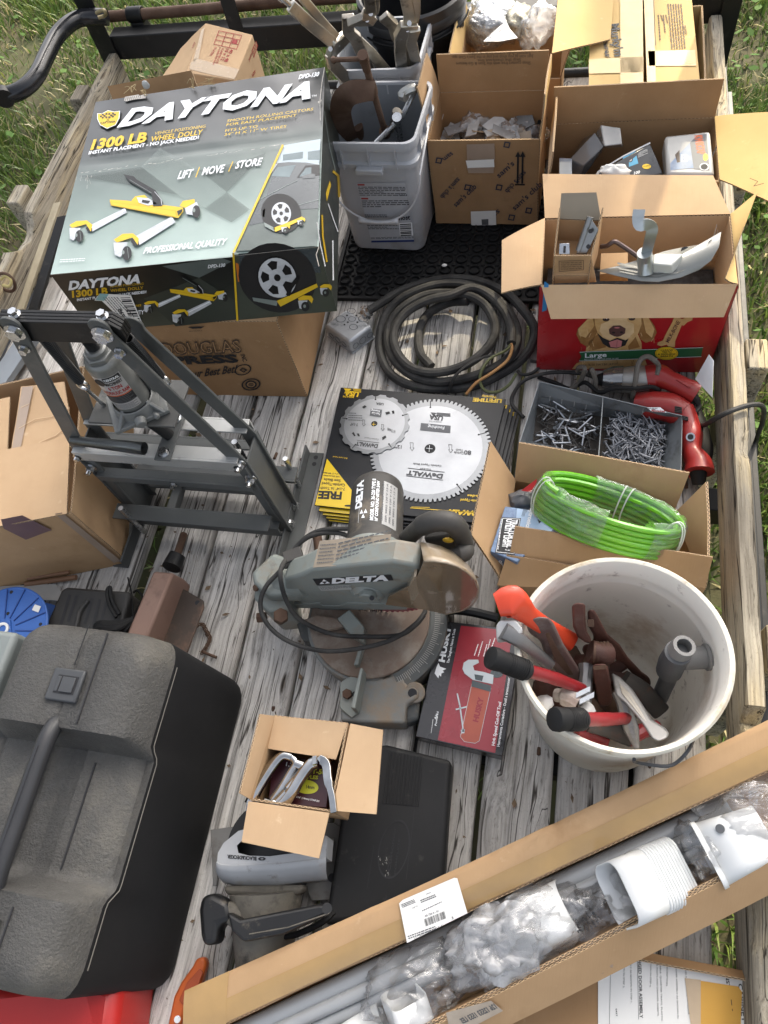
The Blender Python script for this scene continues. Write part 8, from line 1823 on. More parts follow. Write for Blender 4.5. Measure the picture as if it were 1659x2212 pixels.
pr.ring(em,q5(250,1400),(32,6),(-14,64),.93,1,30);pr.text(em,"Customer",q5(225,1550),q5(268,1250),q5(205,1548),1,.03);pr.text(em,"COMPLETE",q5(262,1570),q5(290,1330),q5(250,1568),1,.03);pr.line(em,[q5(120,1375),q5(75,1659)],1,1);pr.line(em,[q5(385,1140),q5(330,1600)],1,1)
for k in range(14):
    u,v=random.uniform(150,215),random.uniform(1440,1570);pr.line(mat("paint_fleck",(.5,.49,.45),rough=.6),[q5(u,v),q5(u+random.uniform(-6,6),v+random.uniform(4,14))],.7,2)
pr.done()
# ================================================================ small open box with staple gun
q=lambda u,v:(384+u*.3472,1371.5+v*.3472);qz=lambda u,v,z:P(*q(u,v),z)
zt=.245;c0={'bl':qz(600,503,zt),'br':qz(1056,550,zt),'fr':qz(948,1092,zt),'fl':qz(445,1020,zt)}
T=thing("small_carton","small open brown box with four spread flaps holding a chrome staple gun","cardboard box",(c0['fl']+c0['br'])/2-UP*.16)
b=B(W=True);dn=UP*.155
for k1,k2_ in (('fl','fr'),('fr','br'),('br','bl'),('bl','fl')):b.card([c0[k1]-dn,c0[k2_]-dn,c0[k2_],c0[k1]],.003,5,4,.001)
b.card([c0[k]-dn for k in ('fl','fr','br','bl')],.003,2,2,0);b.build("box_body",CB,T,ang=40)
for pts in ([c0['br'],c0['bl'],qz(530,702,zt-.015),qz(985,775,zt-.012)],[c0['fr']+V((.004,0,0)),c0['br']+V((.006,0,0)),qz(1278,592,zt+.010),qz(1236,1116,zt+.006)],[c0['fl']+V((0,-.004,0)),c0['fr']+V((0,-.004,0)),qz(880,1390,zt-.01),qz(400,1288,zt-.006)],[c0['bl'],c0['fl'],qz(386,986,zt+.05),qz(512,492,zt+.05)]):
    b=B(W=True);b.card(pts,.0032,8,6,.0015,curl=.003);b.build("flap",CBP,T,ang=40)
T=thing("staple_gun","chrome hand staple gun lying across the small open box","staple gun",qz(640,950,zt-.1))
chrome=mat("chrome",(.50,.50,.49),(.34,.34,.335),rough=.12,metal=1,ns=30,rvar=.05)
zg=zt-.012
b=B(W=True);tb=lambda pts,rr:b.tube(smoothpts([qz(u,v,zg-.012)for u,v in pts],5),[rr[0]+(rr[1]-rr[0])*k/(5*(len(pts)-1))for k in range(5*(len(pts)-1)+1)],16)
tb([(450,1055),(500,950),(570,840),(630,765),(670,748),(712,760)],(.011,.009));tb([(500,1078),(570,1080),(640,1055),(700,985),(760,890),(820,810),(862,786)],(.0125,.0125));tb([(440,1070),(500,1082),(600,1092)],(.011,.013));tb([(540,1055),(600,1060),(680,985)],(.012,.012));tb([(712,760),(735,800),(700,860),(640,960),(590,1030)],(.008,.008));tb([(735,800),(790,830),(740,900),(690,960)],(.010,.011))
b.build("gun_body",chrome,T)
b=B(W=True);strip(b,smoothpts([qz(840,785,zg+.004),qz(890,775,zg+.008),qz(925,810,zg+.01),qz(935,900,zg+.014),qz(960,1000,zg+.016),qz(973,1105,zg+.016)],4),[.016]*14+[.012]*7,.006,(1,.2,.3));b.build("lever",chrome,T,bevel=.0015)
b=B(W=True);b.hexa([qz(u,v,zg-.024)for u,v in ((425,1040),(490,1068),(485,1115),(428,1092))],[qz(u,v,zg+.002)for u,v in ((425,1040),(490,1068),(485,1115),(428,1092))]);b.build("nose_plate",chrome,T,bevel=.001)
for u,v,r_ in ((500,1035,.004),(590,1048,.006)):b=B(W=True);b.sphere(qz(u,v,zg+.001),r_,10,sc=(1,1,.5));b.build("rivet",chrome,T)
T=thing("staples_pack","dark maroon pack of staples with yellow print under the staple gun","pack",qz(760,930,zt-.1))
tp=[qz(560,1050,zt-.05),qz(925,1075,zt-.05),qz(960,790,zt-.05),qz(600,745,zt-.05)];b=B(W=True);b.hexa([p-UP*.06 for p in tp],tp);b.build("pack_body",mat("maroon_card",(.05,.010,.016),(.04,.008,.012),rough=.35,coat=.3),T,bevel=.001)
pr=Prints(Plane(*tp[:3]),T);ly=mat("lime_print",(.5,.52,.03),rough=.4);pr.text(ly,"T-50",q(832,862),q(918,868),q(838,832),2,.04);pr.text(ly,"STAPLES",q(745,888),q(872,898),q(748,866),2,.04);pr.disc(ly,q(800,945),(26,3),(-2,15),2);pr.text(ink,"14mm",q(798,955),q(850,960),q(800,932),3,.03);pr.text(ink_white,"1,250",q(672,815),q(760,825),q(676,790),2,.02);pr.text(ink_white,"T-50 9/16\" (14mm) STAPLES",q(700,1005),q(880,1040),q(702,994),2,.02);pr.done()
# ================================================================ long carton of gutter fittings
za=.10
def PG(x,y,z):return P(x,y,z+.17*(x-400)/1350)
H0,H1=PG(400,2252,za),PG(1750,1622,za);F0,F1=PG(400,2478,za),PG(1750,1794,za)
T=thing("gutter_carton","long open brown carton of white gutter fittings running diagonally across the deck","cardboard box",PG(1100,2050,0))
b=B(W=True);fl_=lambda p,z:V((p.x,p.y,p.z-.1+z))
b.card([fl_(H0,.006),fl_(H1,.006),H1,H0],.004,16,3,.002);b.card([fl_(F0,.006),fl_(F1,.006),F1,F0],.004,16,3,.002);b.card([fl_(H0,.006),fl_(H1,.006),fl_(F1,.006),fl_(F0,.006)],.004,8,2,0);b.card([fl_(H0,.006),fl_(F0,.006),F0,H0],.004,3,3,0)
b.build("box_body",CBB,T,ang=40)
# lid strip folded back, creased
b=B(W=True);n=60;t0,t1=V((400,2140)),V((1750,1506))
def lid(u,v):
    hx=H0.lerp(H1,u);px=(400+1350*u,2140+(1511-2140)*u+10*math.sin(math.pi*u));e=PG(px[0],px[1],za+.012+.012*math.sin(3*u))
    p=hx.lerp(e,v);k=sum(math.exp(-((u-c)/.006)**2)*a for c,a in ((.565,.014),(.60,-.011),(.66,.012),(.50,-.008),(.30,.008),(.41,.006),(.80,-.008)))
    return p+UP*(k*v+.004*noise.noise(V((u*9,v*2,3)))+.006*math.sin(math.pi*v))
g=b.grid(lid,n,6);b.mi=0;b.build("lid_flap",CB,T,solid=.004,ang=60)
tpz=mat("glossy_tape_strip",(.43,.27,.105),(.35,.22,.09),rough=.16,ns=10,coat=.7)
b=B(W=True);b.grid(lambda u,v:lid(.0+1.0*u,.02+.46*v)+UP*.0028,60,4);b.build("packing_tape",tpz,T)
b=B(W=True);b.grid(lambda u,v:lid(.0+.072*u,.0+1.0*v)+UP*.0034,6,5);b.build("packing_tape",tpz,T)
q=lambda u,v:(384+u*.3968,1783+v*.3968)
lp=Plane(PG(*q(1205,420),za+.02),PG(*q(1520,285),za+.02),PG(*q(1248,640),za+.012));lp.p=lp.p+lp.n*.006
pr=Prints(lp,T);pr.poly(paper,[q(1205,425),q(1225,405),q(1505,285),q(1522,288),q(1577,478),q(1248,640)],1)
r=random.Random(3)
for k in range(22):u=1340+k*5.2;v=512-k*2.1;pr.line(ink,[q(u,v),q(u+10,v+38)],r.choice((.5,.9,1.4)),3)
pr.text(ink_grey,"AR 726 0 - 01",q(1345,500),q(1420,470),q(1342,490),3,.02);pr.text(ink,"3",q(1492,512),q(1502,508),q(1488,498),3,.02);pr.text(ink_grey,"SHIP TO",q(1278,455),q(1308,442),q(1275,447),3)
for (a,b_,c,n,sd)in (((1212,430),(1285,400),(1225,450),3,1),((1318,405),(1400,372),(1326,424),2,2),((1328,462),(1435,412),(1331,470),1,3),((1250,600),(1400,545),(1258,622),2,4),((1350,372),(1376,362),(1353,378),1,5)):pr.lines(ink_grey,q(*a),q(*b_),q(*c),n,.55,3,sd)
for k in range(34):u=1290+k*8;v=612-k*3.9;pr.line(ink,[q(u,v),q(u+3,v+10)],r.choice((.5,1.2)),3)if k<20 else None
pr.done()
# sticker on the near wall
fw=Plane(F0,F1,fl_(F0,.006)+V((.03,-.045,0)))
b=B(W=True);dF=V((.030,-.045,-.055));b.card([F0+V((.003,-.004,0)),F1+V((.003,-.004,0)),F1+dF,F0+dF],.004,20,3,.002,curl=.004);b.build("side_flap",CB,T,ang=40)
pr=Prints(Plane(F0+V((.003,-.004,.0)),F1+V((.003,-.004,0)),F0+dF),T);pr.pl.p=pr.pl.p+pr.pl.n*.006
k4=lambda u,v:(987.5+u*.4048,1536+v*.4048)
pr.poly(mat("wrinkled_label",(.50,.42,.33),(.4,.33,.26),rough=.5,ns=30),[k4(-60,1610),k4(180,1545),k4(245,1600),k4(-30,1745)],1);pr.text(ink_grey,"126 12553 1553 LES",k4(215,1585),k4(30,1668),k4(195,1560),2,.04);pr.done()
# gutter lengths
gm=mat("grey_gutter",(.36,.37,.375),(.30,.31,.315),rough=.3,ns=4,coat=.3)
ax=(H1-H0).normalized();nn=ax.cross(UP).normalized();nn=nn if nn.y<0 else -nn
for k,(o,z,r_)in enumerate(((.020,.055,.016),(.042,.062,.012),(.062,.050,.012))):
    b=B(W=True);a0=H0+nn*o;a0.z+=z-za;b.tube([a0+ax*.01,a0+ax*1.02],r_,14)
    solo(b,"gutter_length",gm,("long grey gutter length lying against the lid side of the carton","long grey gutter length in the middle of the three in the carton","long grey gutter length nearest the white fittings")[k],"gutter",a0+ax*.5,"gutter lengths in the long carton")
vin=mat("white_vinyl",(.68,.69,.68),(.62,.63,.62),rough=.32,ns=4,coat=.2);vin_in=mat("white_vinyl_inside",(.56,.57,.55),rough=.5)
def spout(nm,label,c,d,up,w_,h_,L,ribs=(0,0),r=.022,taper=1.0,flange=False,group="white downspout fittings"):
    """rounded rectangular tube along d"""
    c,d=V(c),V(d).normalized();u_=(V(up)-d*V(up).dot(d)).normalized();s_=d.cross(u_);T=thing(nm,label,"gutter fitting",c,None,group)
    sh=rrect(w_,h_,min(r,w_*.45,h_*.45),5)
    ring=lambda t,f=1.0:[c+d*(t*L)+s_*x*f*(1+(taper-1)*t)+u_*y*f*(1+(taper-1)*t)for x,y in sh]
    b=B(W=True);rs=[ring(0),ring(ribs[0]if ribs[1]else 1)];loft(b,rs)
    if flange:loft(b,[ring(.0),ring(.0,1.06),ring(.06,1.06),ring(.06)])
    b.build("tube_wall",vin,T,solid=.0028,ang=40)
    if ribs[1]:
        n=ribs[1]
        for k in range(n):
            t0=ribs[0]+(1-ribs[0])*k/n;t1=ribs[0]+(1-ribs[0])*(k+1)/n;tm=(t0+t1)/2
            b=B(W=True);loft(b,[ring(t0,1.0),ring(t0*.7+tm*.3,1.05),ring(tm,1.07),ring(tm*.3+t1*.7,1.05),ring(t1,1.0)]);b.build("bellows_rib",vin,T,ang=40)
    return T,ring
zf=.075
a=PG(*k4(850,985),zf+.045);e=PG(*k4(1165,850),zf-.015);spout("flexible_downspout","white ribbed flexible downspout connector, open end facing left, in the middle of the carton",a,e-a,(0,0,1),.095,.075,(e-a).length,(.50,11))
a=PG(*k4(1330,770),zf);e=PG(*k4(1640,640),zf);t_,rg_=spout("downspout_adapter","white downspout adapter with a screw on top at the right end of the carton",a,e-a,(0,0,1),.095,.075,(e-a).length,r=.018,taper=.80,flange=True)
b=B(W=True);b.cyl(PG(*k4(1403,628),zf+.040),PG(*k4(1403,628),zf+.043),.007,seg=14);b.build("screw_recess",ink_grey,t_)
b=B(W=True);loft(b,[rg_(.42,1.012),rg_(.425,1.03),rg_(.46,1.03),rg_(.465,1.0)]);b.build("joint_step",vin,t_)
a=PG(*k4(600,1040),.07);e=PG(*k4(300,1200),.06);spout("downspout_elbow","white round downspout end inside the big clear plastic bag",a,e-a,(0,0,1),.085,.080,(e-a).length,r=.035)
a=PG(870,2150,.085);spout("downspout_piece","white square downspout piece in a clear bag at the bottom edge",a,V((.05,-.10,-.045)),(.3,.2,1),.060,.080,.09,r=.012)
a=PG(960,2290,.03);spout("downspout_piece","white tube lying low at the bottom end of the carton",PG(835,2215,.05),V((-.4,-.3,0)),(0,0,1),.07,.05,.12,r=.02)
bagm=clear_mat("crinkled_poly_bag",dens=.20,rough=.06,wr=20);bagl=clear_mat("thin_poly_bag",dens=.10,rough=.08,wr=22)
D=ax
crumple("plastic_bag","big crinkled clear plastic bag around white fittings in the long carton","plastic bag",PG(*k4(290,1190),.075),D*.125,nn*.055,(0,0,.050),bagm,3.3,.42,44,26)
crumple("plastic_bag","milky folded plastic sheet on top of the big clear bag","plastic bag",PG(*k4(210,1240),.10),D*.075,nn*.045,(0,0,.030),clear_mat("milky_poly",dens=.5,rough=.10,wr=22),7.1,.5,40,24)
tb_=crumple("plastic_bag","thin clear bag with a printed warning between the white fittings","plastic bag",PG(*k4(760,1110),.055),D*.085,nn*.055,(0,0,.03),bagl,5.2,.45,40,22)
crumple("plastic_bag","clear bag wrapped round the square downspout piece at the bottom edge","plastic bag",PG(890,2140,.07),D*.085,nn*.055,(0,0,.045),bagl,9.4,.4,40,24)
crumple("plastic_bag","clear bag rim in front of the downspout adapter","plastic bag",PG(*k4(1300,760),.07),D*.03,nn*.05,(0,0,.045),bagl,2.4,.35,30,20)
crumple("plastic_bag","clear bag folded along the far right end of the long carton","plastic bag",PG(1640,1765,.08),D*.10,nn*.05,(0,0,.03),bagl,6.6,.4,36,22)
pw=Plane(PG(*k4(640,1100),.095),PG(*k4(760,1180),.095),PG(*k4(760,1060),.095));pr=Prints(pw,tb_)
for k,(tx,A,Bq)in enumerate((("WARNING: To avoid",(705,1172),(640,1048)),("danger of suffocation",(726,1160),(616,1022)),("keep away from",(745,1150),(655,1020)),("children. Do not",(758,1132),(690,1005)),("use this bag in cribs",(772,1110),(655,1010)))):pr.text(ink,tx,k4(*A),k4(*Bq),k4(A[0]-13,A[1]+5),1,.01)
pr.text(ink,"THIS",k4(672,1182),k4(640,1105),k4(645,1185),1,.05);pr.done()
# ================================================================ instruction carton at the bottom right
q=k4;T=thing("instruction_carton","flat brown carton with white cabinet assembly instruction sheets at the bottom right corner","cardboard box",P(1380,2150,0))
zi=.035;tp=[P(850,2300,zi),P(1720,2330,zi),P(1720,2118,zi),P(1345,2050,zi),P(1100,2110,zi)]
b=B(W=True);b.prism([p-UP*.032 for p in tp],(0,0,.032));b.build("box_body",CBB,T,bevel=.002)
b=B(W=True);b.card([P(1345,2050,zi+.002),P(1720,2120,zi+.002),P(1720,2138,zi+.02),P(1338,2066,zi+.02)],.004,6,2,.001);b.build("flap",CBB,T)
pr=Prints(Plane(*[p+UP*.0005 for p in tp[:3]]),T)
pr.poly(paper,[q(752,1350),q(858,1308),q(1720,1445),q(1720,1700),q(752,1700)],1)
for tx,A,Bq,h,bo in (("SHOWN IN STEP 2.",(888,1318),(885,1480),8,0),("ASSEMBLY AS SHOWN IN STEP 1.",(922,1295),(926,1560),8,0),("HINGED DOOR ASSEMBLY",(965,1300),(975,1640),17,.02),("SHOWN IN STEP 6.",(1030,1322),(1028,1475),8,0),("FOR POSTS AND DRAWER INSERTS.",(1062,1330),(1068,1630),8,0),("TABLE. QUARTER TRAYS, PLASTIC",(1080,1345),(1090,1655),8,0),("DESCRIPTION.",(1118,1350),(1115,1470),8,0),("COVER ASSEMBLY AS SHOWN IN",(1165,1365),(1175,1640),8,0),("CABINET",(1500,1455),(1520,1660),22,.02),("INST",(1430,1400),(1440,1480),18,.02),("AVENUE",(1630,1460),(1632,1540),9,0),("KAS 75219",(1608,1455),(1612,1550),9,0),("0457",(845,1588),(848,1630),8,.02),("AND ANCHORING TO FLOOR",(1215,1370),(1232,1620),8,0)):
    pr.text(ink,tx,q(*A),q(*Bq),q(A[0]+h,A[1]-1),3,bo)
pr.line(ink,[q(962,1300),q(968,1645)],.8,3);pr.line(ink_grey,[q(820,1320),q(812,1700)],.8,3);pr.line(mat("blue_print",(.02,.04,.16),rough=.4),[q(1650,1470),q(1655,1545)],2.4,3)
pr.poly(mat("orange_envelope",(.62,.34,.06),(.56,.30,.05),rough=.6,ns=5),[q(1238,1430),q(1500,1470),q(1520,1500),q(1512,1700),q(1255,1700)],5);pr.poly(mat("pale_tan_tape",(.55,.42,.28),rough=.5),[q(1215,1425),q(1300,1435),q(1300,1700),q(1250,1700)],6);pr.line(ink,[q(1462,1540),q(1466,1570)],1.6,7);pr.line(ink,[q(1468,1590),q(1470,1600)],1.6,7);pr.done()
# ================================================================ odd sticks and strips on the left
b=B(W=True);b.bar(P(125,440,.11),P(45,670,.02),(.024,.006,0),(.0,0,.010));solo(b,"wooden_lath",mat("pale_lath",(.46,.40,.28),(.36,.31,.21),rough=.8,ns=12,stretch=(4,1,4)),"pale wooden lath leaning inside the left side board","lath",P(60,620,0))
b=B(W=True);b.bar(P(135,470,.10),P(70,680,.02),(.03,.008,0),(0,0,.012));solo(b,"black_strip",black_steel,"black steel strip beside the wooden lath","steel strip",P(80,650,0))
b=B(W=True);b.bar(P(-10,838,.03),P(70,720,.03),(.07,.03,0),(0,0,.02));solo(b,"grey_board",mat("grey_sheet",(.25,.28,.31),rough=.4),"grey sheet piece behind the left carton under the press","board",P(40,780,0))
for k,(a,e,w_)in enumerate((((55,1262,.012),(165,1247,.012),.007),((60,1250,.022),(150,1236,.022),.005))):
    b=B(W=True);b.tube([P(*a),P(*e)],w_,8);solo(b,"brown_stick",mat("brown_dowel",(.22,.12,.065),(.17,.09,.05),rough=.6,ns=12),("thick brown dowel on the deck in front of the left carton","thin brown stick lying behind the thick dowel")[k],"stick",P(a[0],a[1],0))
b=B(W=True);b.card([P(-20,1268,.01),P(120,1262,.01),P(150,1300,.02),P(-20,1290,.02)],.003,4,2,.004,me=0);solo(b,"grey_cloth",mat("white_cloth",(.4,.4,.38),rough=.9),"pale crumpled sheet between the left carton and blue spool","cloth",P(60,1275,0))
# ================================================================ things inside the open boxes
qs=lambda u,v:(905.2+u*.248,v*.248)
sz=lambda u,v,z:P(*qs(u,v),z)
poly_w=clear_mat("white_poly",dens=.8,rough=.25,wr=26);poly_c=clear_mat("zip_bag_film",dens=.35,rough=.12,wr=40)
G="bags of hardware in the club store box"
b=B(W=True);b.box((-.375,1.81,.02),(-.095,1.99,.15));solo(b,"hardware_pile",mat("dark_hardware",(.10,.10,.10),(.04,.04,.04),rough=.5,metal=.4,ns=60),"dark loose hardware filling the lower part of the club store box","hardware",(-.24,1.9,.02))
for u,v,z,a,m_,sd,lb in ((560,990,.17,(.050,.034,.03),poly_w,1.5,"big white crumpled plastic bag in the club store box"),(330,930,.15,(.050,.030,.022),poly_c,2.5,"clear zip bag at the back left of the club store box"),(480,1130,.18,(.035,.025,.025),poly_w,3.7,"white bag with green print in the middle front of the club store box"),(880,1060,.16,(.045,.035,.025),poly_c,4.1,"clear bag of small parts at the right of the club store box"),(760,960,.15,(.035,.03,.02),poly_c,5.9,"clear bag standing between the white bag and the red card"),(800,1180,.18,(.03,.02,.02),poly_w,6.3,"small white scrap bag at the near right edge of the club store box"),(960,1170,.17,(.035,.02,.018),poly_c,8.8,"clear bag with a green strip in the near right corner of the club store box")):
    crumple("hardware_bag",lb,"plastic bag",sz(u,v,z),(a[0]*1.45,0,0),(0,a[1]*1.6,0),(0,0,a[2]*1.9),m_,sd,.40,30,18,G)
def pack(nm,label,cat,c4,th,m_,group=None,bevel=.002):
    T=thing(nm,label,cat,(c4[0]+c4[2])/2-UP*th,None,group);b=B(W=True);b.hexa([p-UP*th for p in c4],c4);b.build("pack_body",m_,T,bevel=bevel);return T
grey_pack=mat("grey_white_pack",(.52,.53,.53),(.42,.43,.44),rough=.35,coat=.3)
c4=[sz(170,1238,.19),sz(365,1236,.19),sz(335,1130,.18),sz(190,1128,.18)];T=pack("label_pack","flat pack with a white barcode label at the near left of the club store box","pack",c4,.02,grey_pack);pr=Prints(Plane(*c4[:3]),T);pr.bars(ink_grey,qs(235,1205),qs(310,1203),qs(236,1235),12,1);pr.bars(ink_grey,qs(238,1165),qs(310,1164),qs(238,1190),14,1,8);pr.done()
c4=[sz(575,1238,.195),sz(712,1245,.195),sz(732,1120,.185),sz(622,1095,.185)];T=pack("zip_pack","grey zip pack with pale stripes at the front of the club store box","pack",c4,.012,mat("smoky_pack",(.13,.12,.11),(.2,.19,.18),rough=.3,ns=20,coat=.4));pr=Prints(Plane(*c4[:3]),T)
for k in range(4):pr.line(grey_pack,[qs(608+k*30,1105+k*6),qs(585+k*30,1236)],.9,1)
pr.done()
c4=[sz(835,985,.17),sz(985,1005,.16),sz(1010,850,.19),sz(850,850,.19)];T=pack("blister_card","red blister card of black parts standing at the back of the club store box","blister card",c4,.004,mat("red_blister",(.42,.03,.06),rough=.35,coat=.4));pr=Prints(Plane(*c4[:3]),T);pr.poly(ink,[qs(870,965),qs(935,970),qs(945,890),qs(880,885)],1);pr.poly(grey_pack,[qs(940,960),qs(985,965),qs(990,880),qs(950,878)],1);pr.done()
c4=[sz(1000,1000,.165),sz(1070,1010,.165),sz(1085,850,.19),sz(1015,845,.19)];pack("blister_card","clear blister card with a hang hole beside the red one","blister card",c4,.004,grey_pack)
b=B(W=True);b.tube(smoothpts([sz(1045,985,.20),sz(1050,1060,.20),sz(1035,1130,.19)],4),.006,8);solo(b,"black_tie",rubber,"short black cable at the right wall of the club store box","cable",sz(1045,1050,.18))
b=B(W=True);b.card([sz(205,855,.22),sz(240,915,.21),sz(268,830,.25),sz(218,745,.26)],.001,3,3,.001,me=0);solo(b,"yellow_tag",mat("yellow_card",(.62,.48,.05),rough=.5),"yellow tag stuck inside the left wall of the club store box","tag",sz(235,830,.2))
b=B(W=True);b.card([sz(150,1225,.18),sz(230,930,.24),sz(290,720,.26),sz(215,800,.22)],.001,4,4,.002,me=0);solo(b,"white_slip",paper,"long white paper slip inside the left wall of the club store box","paper",sz(200,1000,.2))
pm=[mat("packet_"+n_,c_,rough=.25,coat=.5,ns=24)for n_,c_ in (("pale",(.55,.55,.53)),("grey",(.30,.30,.30)),("smoke",(.14,.14,.135)),("white",(.72,.72,.70)),("tan",(.42,.33,.22)))]
R_=random.Random(31)
for k in range(46):
    u,v=R_.uniform(180,1040),R_.uniform(860,1220);z=.19+.04*R_.random()-.00006*(1220-v);c=sz(u,v,z);a=R_.uniform(0,3.14);d=V((math.cos(a),math.sin(a),R_.uniform(-.5,.5)))*R_.uniform(.018,.034);e=V((-math.sin(a),math.cos(a),R_.uniform(-.6,.6)))*R_.uniform(.012,.022)
    if not (-.375<c.x<-.10 and 1.82<c.y<1.985):continue
    b=B(W=True);b.card([c-d-e,c+d-e,c+d+e,c-d+e],.003,5,4,.006,me=0);solo(b,"hardware_packet",pm[k%5],"small flat packet of hardware among the bags in the club store box","packet",c,"flat hardware packets in the club store box")
# bag of screws behind
bsm=mat("screws_in_bag",(.34,.37,.40),(.08,.09,.10),rough=.3,metal=.6,ns=95,stretch=(1,3,1),bump=.6,bs=160)
T=thing("screw_bag","large clear bag of grey screws in the box behind the club store box","plastic bag",sz(640,200,.1))
crumple("screws",None,None,sz(640,190,.25),(.075,.02,0),(-.02,.085,0),(0,0,.05),bsm,2.2,.25,30,18,parent=T)
crumple("bag_film",None,None,sz(640,180,.255),(.085,.02,0),(-.02,.10,0),(0,0,.06),clear_mat("bag_film_thin",dens=.14,rough=.1,wr=40),4.2,.25,34,20,parent=T)
crumple("screw_bag","smaller clear bag of brassy screws beside the big one","plastic bag",sz(870,190,.27),(.045,0,0),(0,.06,0),(0,0,.035),mat("brassy_screws_bag",(.50,.47,.38),(.14,.13,.1),rough=.3,metal=.5,ns=90,bump=.6,bs=160),7.2,.3,26,16)
crumple("plastic_bag","empty white translucent bag sticking up at the right of the screw bags","plastic bag",sz(1040,230,.29),(.05,0,.02),(0,.035,.01),(0,0,.05),clear_mat("white_bag_film",dens=.55,rough=.2,wr=24),9.2,.4,26,18)
pw=Plane(sz(560,360,.31),sz(760,190,.31),sz(850,330,.31));b=B(W=True);b.poly([pw.at(*qs(*p))for p in ((560,360),(650,270),(760,185),(790,250),(860,330),(700,360))]);o=solo(b,"bag_label",mat("white_bag_label",(.66,.67,.68),rough=.3),"white printed label panel on the front of the screw bag","label",sz(700,290,.3),smooth=False)
pr=Prints(pw,o);pr.text(ink,"VISIT US AT",qs(600,330),qs(680,255),qs(594,318),1,.02);pr.text(ink,"OR CALL 1-800",qs(610,345),qs(720,262),qs(604,334),1,.02);pr.done()
# packs in the screw box
qk=lambda u,v:(1124.6+u*.3221,192+v*.3221);kz=lambda u,v,z:P(*qk(u,v),z)
b=B(W=True);b.box((-.045,1.63,.02),(.34,1.85,.12));solo(b,"hardware_pile",mat("dark_hardware",(.10,.10,.10),rough=.5),"dark boxes filling the lower part of the screw pack box","hardware",(.15,1.74,.02))
smoke=mat("smoky_clear_plastic",(.22,.22,.225),(.14,.14,.145),rough=.15,ns=5,coat=.8,trans=.35,ior=1.2)
T=thing("clear_pack","long clear plastic pack leaning at the left of the screw box","plastic pack",kz(500,450,.2));b=B(W=True);b.hexa([kz(250,600,.20),kz(385,640,.20),kz(550,420,.24),kz(420,330,.24)],[kz(330,470,.26),kz(420,520,.26),kz(560,385,.30),kz(500,290,.30)]);b.build("pack_body",smoke,T,bevel=.003)
b=B(W=True);b.hexa([kz(500,300,.28),kz(560,400,.27),kz(690,390,.27),kz(660,290,.28)],[kz(535,240,.32),kz(560,385,.31),kz(680,370,.31),kz(670,260,.32)]);b.build("clear_end",mat("pale_clear_end",(.45,.45,.44),(.35,.35,.35),rough=.15,coat=.8,trans=.4,ior=1.2),T,bevel=.003)
c4=[kz(258,600,.27),kz(345,600,.27),kz(345,465,.27),kz(258,460,.27)];pack("grey_tray_lid","grey translucent tray lid in the near left corner of the screw box","lid",c4,.03,mat("blue_grey_lid",(.20,.23,.28),rough=.25,coat=.5))
dkp=mat("charcoal_pack",(.035,.037,.042),(.05,.052,.056),rough=.3,coat=.4)
c4=[kz(560,640,.26),kz(960,570,.26),kz(870,360,.29),kz(520,560,.28)];T=pack("screw_pack","black screw pack with a blue square and yellow oval lying at an angle","screw pack",c4,.05,dkp,"boxed screw packs",.004)
pl=Plane(*c4[:3]);pr=Prints(pl,T);pr.poly(mat("pack_blue",(.10,.38,.60),rough=.4),[qk(682,455),qk(768,412),qk(790,500),qk(705,530)],1);pr.disc(ink,qk(733,472),6.5,6.5,2);pr.disc(grey_pack,qk(733,472),4.5,4.5,3);pr.disc(ink_yel,qk(845,520),9.5,5.5,2);pr.text(ink,"NO SPLIT",qk(822,526),qk(868,516),qk(822,518),3);pr.lines(grey_pack,qk(785,430),qk(850,400),qk(790,462),5,.45,2);pr.text(ink_red,"DECK",qk(590,555),qk(660,520),qk(584,535),2,.04);pr.text(ink_white,"100",qk(760,575),qk(800,565),qk(762,555),2,.03);pr.line(grey_pack,[qk(520,555),qk(690,450),qk(868,362)],3,4);pr.done()
c4=[kz(985,575,.275),kz(1305,575,.275),kz(1275,278,.30),kz(965,312,.30)];T=pack("screw_pack","clear lidded pack of 100 screws with a sunlit printed label","screw pack",c4,.05,mat("pale_clear_case",(.50,.49,.46),(.42,.41,.38),rough=.2,coat=.7),"boxed screw packs",.008)
pl=Plane(*c4[:3]);pr=Prints(pl,T);pr.poly(mat("pack_blue_grey",(.14,.22,.36),(.32,.36,.42),rough=.3,ns=25),[qk(1000,340),qk(1130,318),qk(1160,530),qk(1005,545)],1);pr.poly(mat("pack_grey",(.15,.16,.17),rough=.35),[qk(1130,318),qk(1245,300),qk(1268,545),qk(1160,535)],1);pr.text(mat("orange_print2",(.62,.12,.03),rough=.4),"KWIKTAP",qk(1168,312),qk(1190,440),qk(1218,308),2,.06);pr.text(ink_white,"100",qk(1092,440),qk(1098,490),qk(1115,438),2,.03);pr.text(ink_white,"SCREWS",qk(1075,440),qk(1080,490),qk(1086,439),2,.02);pr.disc(ink_yel,qk(1240,458),5.5,8,2);pr.disc(ink_white,qk(1232,522),10,8,2);pr.disc(ink,qk(1232,522),8,6.3,3);pr.poly(mat("dark_brown_print",(.08,.05,.03),rough=.4),[qk(1020,360),qk(1035,358),qk(1045,410),qk(1065,400),qk(1070,490),qk(1050,495),qk(1035,440)],2);pr.done()
crumple("white_bag","white bag with blue lettering crumpled at the front of the screw box","plastic bag",kz(620,565,.27),(.035,0,0),(0,.02,0),(0,0,.018),paper,3.1,.5,20,12)
b=B(W=True);b.card([kz(1275,760,.29),kz(1300,765,.29),kz(1340,740,.29),kz(1285,640,.30)],.004,3,3,0,me=0);solo(b,"blue_clear_strip",mat("blue_clear",(.40,.46,.55),rough=.2,coat=.6),"small blue clear plastic corner poking over the right wall of the screw box","plastic piece",kz(1300,720,.27))
